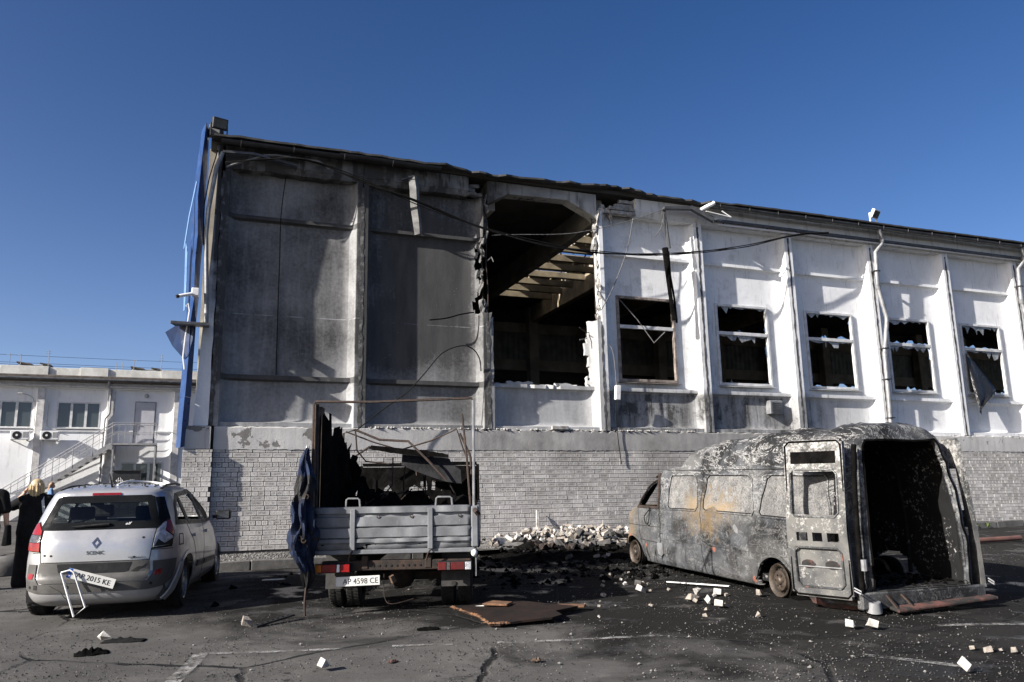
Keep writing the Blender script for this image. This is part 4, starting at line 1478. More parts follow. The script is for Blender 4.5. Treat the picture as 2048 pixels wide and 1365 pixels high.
MB().hull8([(-.12, -.28, -.02), (.12, -.28, -.02), (.10, -.10, -.02), (-.10, -.10, -.02), (-.06, -.26, .10), (.06, -.26, .10), (.06, -.14, .08), (-.06, -.14, .08)]).build('lamp_head', M['rail'], e)

# outside stair
st = empty('outside_stair', tuple(wpt(-4.2, LB - 1.2, gz(0, 37))), (0, 0, YAW))
tag(st, 'grey steel stair with railing climbing to the office door', 'stairs')
ZG = 0.66
T0 = lambda s, y, z: Vector((s + 4.2, y + 1.2, z - gz(0, 37)))
MB().box(0.0, 1.92, .05, 1.15, 4.09 - ZG, 4.17 - ZG).build('landing', M['rail'], st)
for x in (.03, 1.86):
    for y in (.08, 1.05):
        MB().box(x, x + .07, y, y + .07, 0, 4.09 - ZG).build('post', M['rail'], st)
NS = 17
a, b_ = Vector((0, 0, 4.10 - ZG)), Vector((-4.75, 0, .78 - ZG))
for y in (.08, 1.02):
    A, Bp = a + Vector((0, y, 0)), b_ + Vector((0, y, 0))
    MB().bar(A, Bp, .05, .22).build('stringer', M['rail'], st)
for k in range(1, NS):
    p = a.lerp(b_, k / NS)
    MB().box(p.x - .15, p.x + .13, .10, 1.0, p.z - .02, p.z + .015).build('tread', M['rail'], st)
for y in (.06, 1.06):
    mb = MB()
    for f_, rad in ((.95, .022), (.50, .013)):
        mb.tube([Vector((1.9, y, 4.12 - ZG + f_ + .05)), Vector((0, y, 4.12 - ZG + f_ + .05)), b_ + Vector((0, y, f_ + .05))], rad, 6)
    mb.build('handrail', M['rail'], st)
    if y > 1:
        continue
    for k in range(0, 19):
        p = a.lerp(b_, k / 18)
        MB().tube([p + Vector((0, y, 0)), p + Vector((0, y, .98))], 0.017 if k % 3 == 0 else 0.009, 5).build('baluster', M['rail'], st)
    for k in range(1, 8):
        x = 1.9 * k / 7
        MB().tube([(x, y, 4.1 - ZG), (x, y, 5.1 - ZG)], 0.017 if k == 7 else 0.01, 5).build('baluster', M['rail'], st)
mb = MB().tube([(1.9, .06, 5.12 - ZG), (1.9, 1.2, 5.12 - ZG)], 0.02, 6).tube([(1.9, .06, 4.62 - ZG), (1.9, 1.2, 4.62 - ZG)], 0.012, 6)
mb.build('end_rail', M['rail'], st)

# parcel locker
lk = empty('parcel_locker', tuple(wpt(-3.95, LB - 2.3, gz(0, 36))), (0, 0, YAW))
tag(lk, 'black parcel locker with a white emblem under the stair landing', 'locker')
H = 2.80 - gz(0, 36)
M['locker'] = plain('black_locker_steel', (0.012, 0.013, 0.014), (0.02, 0.021, 0.023), 4, 0.5)
MB().box(0, 1.15, 0, .6, 0, H).build('cabinet', M['locker'], lk, bevel=0.01)
MB().box(-.04, 1.19, -.06, .66, H, H + .06).build('canopy', M['locker'], lk, bevel=0.01)
em = MB()
c0 = Vector((.30, -.006, H - .42))
q = .16
for (u, v) in ((1, 1), (-1, 1), (-1, -1), (1, -1)):
    # four white corner shapes of a diamond around a dark H
    pts = [(0.03 * u, q * v), (q * 0.45 * u, q * 0.55 * v), (0.03 * u, q * 0.30 * v)]
    em.prism(pts, lambda a_, b2, w_: c0 + Vector((a_, w_, b2)), 0, -.004)
    pts = [(q * u, 0.0), (q * 0.55 * u, q * 0.45 * v), (q * 0.55 * u, 0.0)]
    em.prism(pts, lambda a_, b2, w_: c0 + Vector((a_, w_, b2)), 0, -.004)
em.box(c0.x - .06, c0.x - .03, c0.y - .004, c0.y, c0.z - .05, c0.z + .05).box(c0.x + .03, c0.x + .06, c0.y - .004, c0.y, c0.z - .05, c0.z + .05).box(c0.x - .03, c0.x + .03, c0.y - .004, c0.y, c0.z - .014, c0.z + .014)
em.build('emblem', M['white_metal'], lk)
text_obj('45803', 0.085, M['white_metal'], lk, Matrix.Translation((.82, -.007, H - .40)) @ Matrix.Rotation(math.pi / 2, 4, 'X'))
for zz in np.arange(.15, H - .8, .3):
    for xx in (.02, .40, .78):
        MB().box(xx, xx + .35, -.008, .0, zz, zz + .28).build('locker_door', M['locker'], lk)
# ------------------------------------------------------------------ yard
def m_asphalt():
    t = NT('yard_asphalt')
    p = t.world()
    x, y, z = t.xyz(p)
    n1 = t.noise(p, 0.35, 6, 0.6)
    n2 = t.noise(p, 2.2, 6, 0.65)
    fine = t.noise(p, 55, 4, 0.7)
    base = t.mix(t.rng(n2, 0.35, 0.65), (0.112, 0.108, 0.104), (0.076, 0.074, 0.071))
    base = t.mix(t.rng(n1, .36, .62, 0, .55), base, (0.045, 0.0435, 0.042))
    dust = t.rng(t.noise(p, .9, 6, .7, .5), .54, .68, 0, .45)
    base = t.mix(dust, base, (0.145, 0.14, 0.133))
    stone = t.rng(t.voro(p, 75.0, out='Distance'), 0.10, 0.30, 1.0, 0.0)
    stone = t.math('MULTIPLY', stone, t.rng(t.noise(p, 40, 2), 0.48, 0.62))
    base = t.mix(t.math('MULTIPLY', stone, 0.55), base, (0.20, 0.195, 0.19))
    pit = t.math('MULTIPLY', t.rng(t.noise(p, 30, 4, .7), .60, .68), .8)
    base = t.mix(pit, base, (0.018, 0.0175, 0.017))
    # scorched and oily ground around the vehicles, spread and blackened to paint deeper shade
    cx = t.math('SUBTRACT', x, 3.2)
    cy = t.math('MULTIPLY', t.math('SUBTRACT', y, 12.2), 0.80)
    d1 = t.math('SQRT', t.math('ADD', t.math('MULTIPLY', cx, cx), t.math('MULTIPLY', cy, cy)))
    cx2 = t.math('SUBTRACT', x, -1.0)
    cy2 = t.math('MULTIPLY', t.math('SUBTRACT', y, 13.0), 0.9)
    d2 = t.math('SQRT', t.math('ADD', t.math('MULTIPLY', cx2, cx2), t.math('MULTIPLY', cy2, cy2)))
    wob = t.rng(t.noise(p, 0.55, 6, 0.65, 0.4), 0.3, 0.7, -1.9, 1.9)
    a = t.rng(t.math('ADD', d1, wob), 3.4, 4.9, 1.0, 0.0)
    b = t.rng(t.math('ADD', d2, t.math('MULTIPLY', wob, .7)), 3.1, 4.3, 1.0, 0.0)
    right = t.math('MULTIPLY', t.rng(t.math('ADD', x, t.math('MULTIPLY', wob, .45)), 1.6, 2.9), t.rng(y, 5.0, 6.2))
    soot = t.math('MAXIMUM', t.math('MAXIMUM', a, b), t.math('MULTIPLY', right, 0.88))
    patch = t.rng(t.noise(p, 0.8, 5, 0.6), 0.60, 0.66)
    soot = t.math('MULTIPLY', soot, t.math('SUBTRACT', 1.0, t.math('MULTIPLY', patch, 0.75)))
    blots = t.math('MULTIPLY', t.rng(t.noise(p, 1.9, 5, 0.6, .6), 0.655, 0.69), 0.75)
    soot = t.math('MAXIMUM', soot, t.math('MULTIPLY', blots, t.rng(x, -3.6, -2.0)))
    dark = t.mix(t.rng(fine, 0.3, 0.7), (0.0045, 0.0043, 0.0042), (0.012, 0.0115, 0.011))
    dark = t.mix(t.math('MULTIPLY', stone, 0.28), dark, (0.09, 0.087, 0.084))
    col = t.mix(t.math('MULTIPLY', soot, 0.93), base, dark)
    wet = t.math('MULTIPLY', soot, t.rng(t.noise(p, 1.1, 4, .6), 0.56, 0.62))
    rough = t.rng(wet, 0, 1, 0.92, 0.30)
    h = t.math('ADD', t.math('MULTIPLY', fine, 0.6), t.math('ADD', t.math('MULTIPLY', n2, 0.8), t.math('MULTIPLY', stone, 0.7)))
    # cracks
    cr = t.voro(t.mix(0.22, p, t.noise(p, 1.1, 5, color=True)), 0.42, 'DISTANCE_TO_EDGE')
    crack = t.math('MULTIPLY', t.rng(cr, 0.004, 0.012, 1.0, 0.0), t.rng(t.noise(p, 0.5, 3), 0.46, 0.54))
    col = t.mix(crack, col, (0.016, 0.016, 0.016))
    h = t.math('SUBTRACT', h, t.math('MULTIPLY', crack, 2.0))
    return t.done(col, rough, 0, t.bump(h, 0.6, 0.014), t.rng(wet, 0, 1, .07, .5))


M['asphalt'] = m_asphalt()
ys = [-400, -60, -30] + list(np.arange(-20, 47, 1.0)) + [60, 120, 1200]
xs = [-1200, -200, -60] + list(np.arange(-40, 42, 1.0)) + [60, 200, 1200]
vs, fs = [], []
nr = random.Random(2)
for y in ys:
    for x in xs:
        dz = 0.012 * math.sin(x * 1.7 + y * .6) * math.sin(y * 1.1 - x * .4) if -20 < x < 25 and 0 < y < 30 else 0
        vs.append((x, y, gz(x, y) + dz - 0.006))
n = len(xs)
for j in range(len(ys) - 1):
    for i in range(n - 1):
        fs.append((j * n + i, j * n + i + 1, (j + 1) * n + i + 1, (j + 1) * n + i))
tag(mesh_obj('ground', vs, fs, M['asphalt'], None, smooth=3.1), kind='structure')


def gpt(x, y, h=0.0):
    return Vector((x, y, gz(x, y) + h))


# kerb and gravel strip along the hall
M['kerb'] = plain('kerb_concrete', (0.12, 0.117, 0.112), (0.05, 0.048, 0.046), 2, 0.92, bump=0.6)
M['gravel_bed'] = plain('gravel_bed', (0.15, 0.145, 0.138), (0.06, 0.057, 0.054), 9, 0.95, bump=1.0)
KD = 1.55
kerb_root = empty('kerb', tuple(wpt(0, -KD, gz(*wpt(0, -KD, 0).xy))))
tag(kerb_root, 'grey concrete kerb along the foot of the burnt hall', 'kerb', kind='structure')
x = -1.2
k = 0
while x < 30:
    r = random.Random(k)
    if 4.3 < x < 9.6:          # buried under the rubble
        x += 1.0
        k += 1
        continue
    p0, p1 = wpt(x, -KD, 0), wpt(x + .985, -KD, 0)
    z0, z1 = gz(*p0.xy), gz(*p1.xy)
    j = r.uniform(-.012, .012)
    up = 0.16 if x < 25 else .1
    vsb = []
    for h0, h1 in ((-.2, -.2), (up + j, up - j)):
        vsb += [p0 + Vector((0, 0, z0 + h0)), p1 + Vector((0, 0, z1 + h1)), p1 + EY * .15 + Vector((0, 0, z1 + h1)), p0 + EY * .15 + Vector((0, 0, z0 + h0))]
    kb = MB().hull8([v - Vector(kerb_root.location) for v in vsb]).build('kerb_stone', M['kerb'], kerb_root, bevel=0.015)
    x += 1.0
    k += 1
vs, fs = [], []
for i, s in enumerate(np.arange(-1.5, 30.1, .5)):
    for q, y in enumerate((-KD + .14, -KD * .5, 0.02)):
        p = wpt(s, y, 0)
        z = gz(*p.xy) + .13 if q < 1 else (ZB - .02 if q == 2 else (gz(*p.xy) + .13 + ZB) / 2 - .02)
        vs.append((p.x, p.y, max(z, .2 if q else z)))
    if i:
        b = 3 * i
        fs += [(b - 3, b - 2, b + 1, b), (b - 2, b - 1, b + 2, b + 1)]
tag(mesh_obj('verge', vs, fs, M['gravel_bed'], None), kind='structure')


def strip_z(s, y):
    """height of the gravel strip at wall coordinates"""
    p = wpt(s, y, 0)
    f = min(max((y + KD - .14) / (KD - .14), 0), 1)
    return (gz(*p.xy) + .13) * (1 - f) + (ZB - .02) * f


# gravel: loose stones over yard and verge
def stones(name, n, pos, size, mat, kind='stuff', seed=1):
    r = random.Random(seed)
    vs, fs = [], []
    for i in range(n):
        p = pos(r)
        if p is None:
            continue
        v, f = tri_rock(r, size(r))
        n0 = len(vs)
        vs += [(a[0] + p[0], a[1] + p[1], a[2] + p[2]) for a in v]
        fs += [tuple(q + n0 for q in g) for g in f]
    o = mesh_obj(name, vs, fs, mat, None)
    return tag(o, kind=kind)


M['chip'] = plain('grey_stone_chips', (0.14, 0.136, 0.131), (0.045, 0.0435, 0.042), 2.5, 0.9)
M['dark_chip'] = plain('sooty_stone_chips', (0.020, 0.0195, 0.019), (0.009, 0.0087, 0.0083), 2.5, 0.9)
M['pale_chip'] = plain('pale_rubble_chips', (0.22, 0.212, 0.20), (0.07, 0.067, 0.064), 2.5, 0.9)


def yard(r):
    y = 6.2 + 10.5 * r.random() ** 1.25
    w = 1.0 * y
    x = r.uniform(-.72 * w, .72 * w)
    k = .5 + .5 * math.sin(x * 1.9 + 1.7 * math.sin(y * 1.3)) * math.sin(y * 2.3 + 1.5 * math.sin(x * .9))
    if k < r.random() * 1.15:
        return None
    return gpt(x, y, .001)


tag(stones('yard_gravel', 19000, yard, lambda r: r.uniform(.0035, .010), M['chip'], seed=3), 'loose grey gravel scattered over the yard', 'gravel')
tag(stones('yard_grit', 17000, yard, lambda r: r.uniform(.004, .013), M['dark_chip'], seed=4), 'dark grit scattered over the yard', 'gravel')


def burnt_zone(r):
    x = r.gauss(1.6, 3.2)
    y = 6.3 + abs(r.gauss(0, 4.3))
    k = .5 + .5 * math.sin(x * 2.3 + 1.9 * math.sin(y * 1.1)) * math.sin(y * 1.7 + x)
    if y > 15 or x > 9 or x < -4 or k < r.random() * 1.3:
        return None
    return gpt(x, y, .002)


tag(stones('pale_rubble', 1300, burnt_zone, lambda r: r.choice((.005, .006, .007, .009, .012, .020)) * r.uniform(.7, 1.3), M['pale_chip'], seed=5), 'pale rubble crumbs around the van and truck', 'gravel')


def verge_pos(r):
    s, y = r.uniform(-.5, 26), r.uniform(-KD + .16, -.02)
    p = wpt(s, y, strip_z(s, y))
    return p


tag(stones('verge_gravel', 9000, verge_pos, lambda r: r.uniform(.010, .034), M['chip'], seed=6), 'coarse gravel on the strip under the brick wall', 'gravel')
tag(stones('verge_rubble', 1800, verge_pos, lambda r: r.uniform(.012, .04), M['pale_chip'], seed=16), 'pale rubble mixed into the gravel strip', 'gravel')
# ------------------------------------------------------------------ vehicle bodies
def pchip(xk, yk, x):
    xk, yk = np.asarray(xk, float), np.asarray(yk, float)
    h = np.diff(xk)
    d = np.diff(yk) / h
    m = np.zeros(len(xk))
    m[0], m[-1] = d[0], d[-1]
    for i in range(1, len(xk) - 1):
        if d[i - 1] * d[i] > 0:
            m[i] = 2 * d[i - 1] * d[i] / (d[i - 1] + d[i])
    x = min(max(x, xk[0]), xk[-1])
    i = min(int(np.searchsorted(xk, x, 'right') - 1), len(h) - 1)
    t = (x - xk[i]) / h[i]
    return float((2 * t ** 3 - 3 * t ** 2 + 1) * yk[i] + (t ** 3 - 2 * t ** 2 + t) * h[i] * m[i] + (-2 * t ** 3 + 3 * t ** 2) * yk[i + 1] + (t ** 3 - t ** 2) * h[i] * m[i + 1])


class Body:
    """a hull given by level slices: z, rear x, front x, half width, rear and front squareness"""

    def __init__(self, tab, dent=None):
        self.T = np.array(tab, float)
        self.dent = dent
        self.C = {}

    def lev(self, z):
        k = round(z, 5)
        if k not in self.C:
            self.C[k] = [pchip(self.T[:, 0], self.T[:, i], k) for i in range(1, 6)]
        return self.C[k]

    def at(self, th, z):
        """th: -pi..pi from the rear centre, positive to the left"""
        xr, xf, w, nr, nf = self.lev(z)
        xc, a = (xr + xf) / 2, (xf - xr) / 2
        c, s = -math.cos(th), math.sin(th)
        n = nf if c > 0 else nr
        x = xc + a * math.copysign(abs(c) ** (2 / n), c)
        y = w * math.copysign(abs(s) ** (2 / n), s)
        p = Vector((x, y, z))
        if self.dent:
            p += self.dent(p)
        return p

    def rear(self, u, z):
        """u: distance from the rear centreline measured round the corner"""
        if not hasattr(self, '_arc'):
            self._arc = {}
        key = round(z, 2)
        if key not in self._arc:
            ths = np.linspace(0, 1.45, 300) ** 1.0
            ths = np.concatenate([np.geomspace(1e-7, 0.3, 400), np.linspace(0.302, 1.5, 200)])
            pts = [self.at(t, key) for t in ths]
            arc = np.concatenate([[abs(pts[0].y)], abs(pts[0].y) + np.cumsum([(pts[i + 1] - pts[i]).length for i in range(len(pts) - 1)])])
            self._arc[key] = (arc, ths)
        arc, ths = self._arc[key]
        th = float(np.interp(abs(u), arc, ths)) * (1 if u >= 0 else -1)
        p = self.at(th, z)
        e = 1.02
        dt = self.at(th * e + 1e-7, z) - self.at(th / e - 1e-7, z)
        dz = self.at(th, z + .012) - self.at(th, z - .012)
        nrm = dz.cross(dt)
        if nrm.length < 1e-12:
            nrm = Vector((-1, 0, 0))
        nrm.normalize()
        if nrm.x > 0.35 or (nrm.y * u < -0.2):
            nrm = -nrm
        return p, nrm

    def side(self, x, z, sg):
        xr, xf, w, nr, nf = self.lev(z)
        xc, a = (xr + xf) / 2, (xf - xr) / 2
        q = (x - xc) / a
        n = nf if q > 0 else nr
        q = min(abs(q), .999999)

        def yy(x_, z_):
            xr, xf, w, nr, nf = self.lev(z_)
            xc, a = (xr + xf) / 2, (xf - xr) / 2
            q = min(abs((x_ - xc) / a), .99999)
            n = nf if x_ > xc else nr
            return w * (1 - q ** n) ** (1 / n)
        y = yy(x, z)
        nx = -(yy(x + .02, z) - yy(x - .02, z)) / .04
        nz = -(yy(x, z + .02) - yy(x, z - .02)) / .04
        nrm = Vector((nx, 1, nz)).normalized()
        p = Vector((x, y * sg, z))
        if self.dent:
            p += self.dent(p)
        return p, Vector((nrm.x, nrm.y * sg, nrm.z))

    def mesh(self, N, zs, hole, name, mat, parent, thick=0.012, inner=None, cap=True):
        ths = []
        for k in range(N):
            ths.append(-math.pi + 2 * math.pi * (k + .5) / N)
        # denser towards the squared corners
        vs, fs = [], []
        for z in zs:
            for t in ths:
                # remap so that points spread evenly round a squared outline
                c, s = math.cos(t), math.sin(t)
                m_ = max(abs(c), abs(s))
                sx, sy = c / m_, s / m_
                n_ = 5.0
                k_ = (abs(sx) ** n_ + abs(sy) ** n_) ** (-1 / n_)
                vx, vy = abs(sx) * k_, abs(sy) * k_
                tt = math.atan2(math.copysign(vy ** (n_ / 2), sy), math.copysign(vx ** (n_ / 2), sx))
                vs.append(self.at(tt, z))
        for i in range(len(zs) - 1):
            for k in range(N):
                l = (k + 1) % N
                f = (i * N + k, i * N + l, (i + 1) * N + l, (i + 1) * N + k)
                c = sum((vs[q] for q in f), Vector()) / 4
                if hole and hole(c):
                    continue
                fs.append(f)
        if cap:
            fs.append(tuple((len(zs) - 1) * N + k for k in range(N)))
        o = mesh_obj(name, vs, fs, mat, parent, smooth=0.9)
        bm = bmesh.new()
        bm.from_mesh(o.data)
        bmesh.ops.delete(bm, geom=[v for v in bm.verts if not v.link_faces], context='VERTS')
        bmesh.ops.recalc_face_normals(bm, faces=bm.faces)
        bm.to_mesh(o.data)
        bm.free()
        if thick:
            s_ = o.modifiers.new('thick', 'SOLIDIFY')
            s_.thickness = thick
            s_.offset = -1
            if inner is not None:
                o.data.materials.append(inner)
                s_.material_offset = 1
                s_.material_offset_rim = 0
        return o


def inside(poly, x, y):
    r = False
    for i in range(len(poly)):
        (x0, y0), (x1, y1) = poly[i - 1], poly[i]
        if (y0 > y) != (y1 > y) and x < (x1 - x0) * (y - y0) / (y1 - y0) + x0:
            r = not r
    return r


def inset(poly, d):
    """shift every corner inwards by d (outline anticlockwise or clockwise)"""
    n = len(poly)
    area = sum(poly[i - 1][0] * poly[i][1] - poly[i][0] * poly[i - 1][1] for i in range(n))
    sg = 1 if area > 0 else -1
    out = []
    for i in range(n):
        p0, p1, p2 = Vector(poly[i - 1]), Vector(poly[i]), Vector(poly[(i + 1) % n])
        e0, e1 = (p1 - p0).normalized(), (p2 - p1).normalized()
        n0, n1 = Vector((-e0.y, e0.x)) * sg, Vector((-e1.y, e1.x)) * sg
        b = (n0 + n1)
        b = b / max(b.length_squared / 2, .25)
        q = p1 + b * d
        out.append((q.x, q.y))
    return out


def ring(poly, d):
    q = inset(poly, d)
    n = len(poly)
    return [[poly[i - 1], poly[i], q[i], q[i - 1]] for i in range(n)]


def line2(pts, w):
    out = []
    for i in range(len(pts) - 1):
        a, b = Vector(pts[i]), Vector(pts[i + 1])
        d = (b - a).normalized()
        n = Vector((-d.y, d.x)) * w / 2
        a, b = a - d * w * .3, b + d * w * .3
        out.append([tuple(a + n), tuple(b + n), tuple(b - n), tuple(a - n)])
    return out


def ground_frame(x, y, a):
    """rotation that sets a vehicle (x ahead, y left, z up) on the sloping yard"""
    fw = Vector((-math.sin(a), math.cos(a), SLOPE * math.cos(a))).normalized()
    lf = Vector((-math.cos(a), -math.sin(a), -SLOPE * math.sin(a))).normalized()
    up = fw.cross(lf).normalized()
    return Matrix((fw, lf, up)).transposed().to_euler()


def ell(cx, cz, a, b, n=28):
    return [(cx + a * math.cos(2 * math.pi * k / n), cz + b * math.sin(2 * math.pi * k / n)) for k in range(n)]


def wheel(parent, x, y, r, w, sg, tyre, rimm, spokes=5, rr=None, squash=0.0, dual=False):
    """sg=+1 outer face to the left; tyre, rim, hub"""
    rr = rr or r * .66
    cz = r - squash
    fn = lambda a, b, h: Vector((x + a, y + h * sg, max(cz + b, 0.006)))
    t = MB().lathe([(rr * .98, -w / 2), (r * .93, -w / 2), (r, -w * .36), (r, w * .36), (r * .93, w / 2), (rr * .98, w / 2), (rr * .96, 0)], fn, 36, close=False)
    n0 = len(t.f)
    wo = t.build('wheel', tyre, parent, smooth=0.6)
    tr = MB()
    for k in range(44):
        a = 2 * math.pi * k / 44
        for u0, u1, sh in ((-w * .40, -w * .07, 0), (w * .07, w * .40, .5)):
            aa = a + sh * 2 * math.pi / 44
            c, s = math.cos(aa), math.sin(aa)
            c2, s2 = math.cos(aa + .09), math.sin(aa + .09)
            p = []
            for rad in (r - .004, r + .006):
                p += [fn(c * rad, s * rad, u0), fn(c2 * rad, s2 * rad, u0), fn(c2 * rad, s2 * rad, u1), fn(c * rad, s * rad, u1)]
            tr.hull8(p)
    tr.build('tread', tyre, wo)
    rim = MB().lathe([(rr, w * .44), (rr * .97, w * .47), (rr * .93, w * .44), (rr * .90, w * .20), (rr * .90, -w * .3)], fn, 36, close=False).build('rim', rimm, wo, smooth=0.7)
    sp = MB()
    if spokes:
        for k in range(spokes):
            a = 2 * math.pi * k / spokes + .3
            d, e = Vector((math.cos(a), math.sin(a))), Vector((-math.sin(a), math.cos(a)))
            p = []
            for hh in (w * .30, w * .40):
                for rad, wd in ((rr * .12, rr * .17), (rr * .92, rr * .12)):
                    pass
            q = []
            for hh, k1 in ((w * .22, 1.0), (w * .38, .8)):
                for rad, wd in ((rr * .1, -rr * .2), (rr * .93, -rr * .12), (rr * .93, rr * .12), (rr * .1, rr * .2)):
                    v = d * rad + e * wd * k1
                    q.append(fn(v.x, v.y, hh))
            sp.hull8(q)
    sp.lathe([(rr * .24, w * .2), (rr * .24, w * .40), (rr * .15, w * .44)], fn, 20)
    sp.build('wheel_disc', rimm, wo, smooth=0.5)
    return wo


# paint and trim
def m_carpaint(name, c, flake=0.25):
    t = NT(name)
    v = t.coords()
    dirt = t.rng(t.noise(v, 4.5, 6, .65), .42, .72, 0, .55)
    low = t.rng(t.xyz(v)[2], .75, .2, 0, .5)
    d = t.math('MULTIPLY', t.math('ADD', dirt, low, True), .75)
    col = t.mix(d, c, (0.20, 0.19, 0.175))
    t.put(t.bs.inputs['Coat Weight'], t.rng(d, 0, 1, 0.7, 0.05))
    t.put(t.bs.inputs['Coat Roughness'], 0.08)
    nb = t.bump(t.noise(v, 3.2, 3, .5, .5), 0.10, 0.03)
    return t.done(col, t.rng(d, 0, 1, .30, .7), t.rng(d, 0, 1, .55, .1), nb)


M['silver'] = m_carpaint('silver_car_paint', (0.40, 0.405, 0.42))
M['trim_grey'] = plain('grey_bumper_plastic', (0.072, 0.070, 0.066), (0.050, 0.048, 0.046), 5, 0.55, bump=0.05)
M['gloss_black'] = plain('gloss_black_glass_edge', (0.010, 0.011, 0.012), None, 5, 0.25, spec=0.06)
M['seam'] = plain('panel_gap', (0.008, 0.008, 0.008), None, 5, 0.9)
M['red_lens'] = plain('red_lamp_lens', (0.23, 0.010, 0.011), (0.13, 0.006, 0.007), 9, 0.12)
M['clear_lens'] = plain('clear_lamp_lens', (0.62, 0.63, 0.66), (0.30, 0.31, 0.33), 22, 0.12, 0.35, bump=0.6)
M['smoked_lens'] = plain('smoked_lamp_lens', (0.12, 0.11, 0.112), (0.05, 0.045, 0.046), 14, 0.12, 0.2, bump=.3)
M['red_dull'] = plain('shaded_red_lens', (0.10, 0.010, 0.010), (0.05, 0.007, 0.007), 6, 0.4)  # darker red paints in the shade on the truck's right rear lamp
M['orange_lens'] = plain('orange_lamp_lens', (0.60, 0.17, 0.02), (0.42, 0.10, 0.01), 9, 0.15)
M['chrome'] = plain('chrome_badge', (0.30, 0.31, 0.33), (0.2, 0.2, 0.22), 5, 0.2, 0.9)
M['plate_white'] = plain('number_plate_white', (0.60, 0.60, 0.58), (0.50, 0.50, 0.485), 4, 0.4)
M['plate_blue'] = plain('number_plate_blue', (0.03, 0.10, 0.42), None, 4, 0.4)
M['plate_black'] = plain('number_plate_black', (0.012, 0.012, 0.012), None, 4, 0.5)
M['seat'] = plain('dark_seat_cloth', (0.055, 0.055, 0.058), (0.03, 0.03, 0.032), 8, 0.9)
M['headrest'] = plain('beige_headrest_cloth', (0.30, 0.275, 0.235), (0.2, 0.18, 0.155), 8, 0.9)
M['alloy'] = plain('alloy_wheel', (0.40, 0.41, 0.43), (0.24, 0.24, 0.25), 5, 0.35, 0.7)
def m_crazed():
    t = NT('crazed_safety_glass')
    v = t.coords()
    e = t.rng(t.voro(v, 42, 'DISTANCE_TO_EDGE'), .02, .10, 1, .25)
    t.bs.inputs['Coat Weight'].default_value = .3
    return t.done(t.mix(e, (0.10, 0.13, 0.13), (0.62, 0.68, 0.67)), .15, 0, t.bump(e, .5, .01), .5, t.math('MULTIPLY', e, .75))


M['crazed'] = m_crazed()


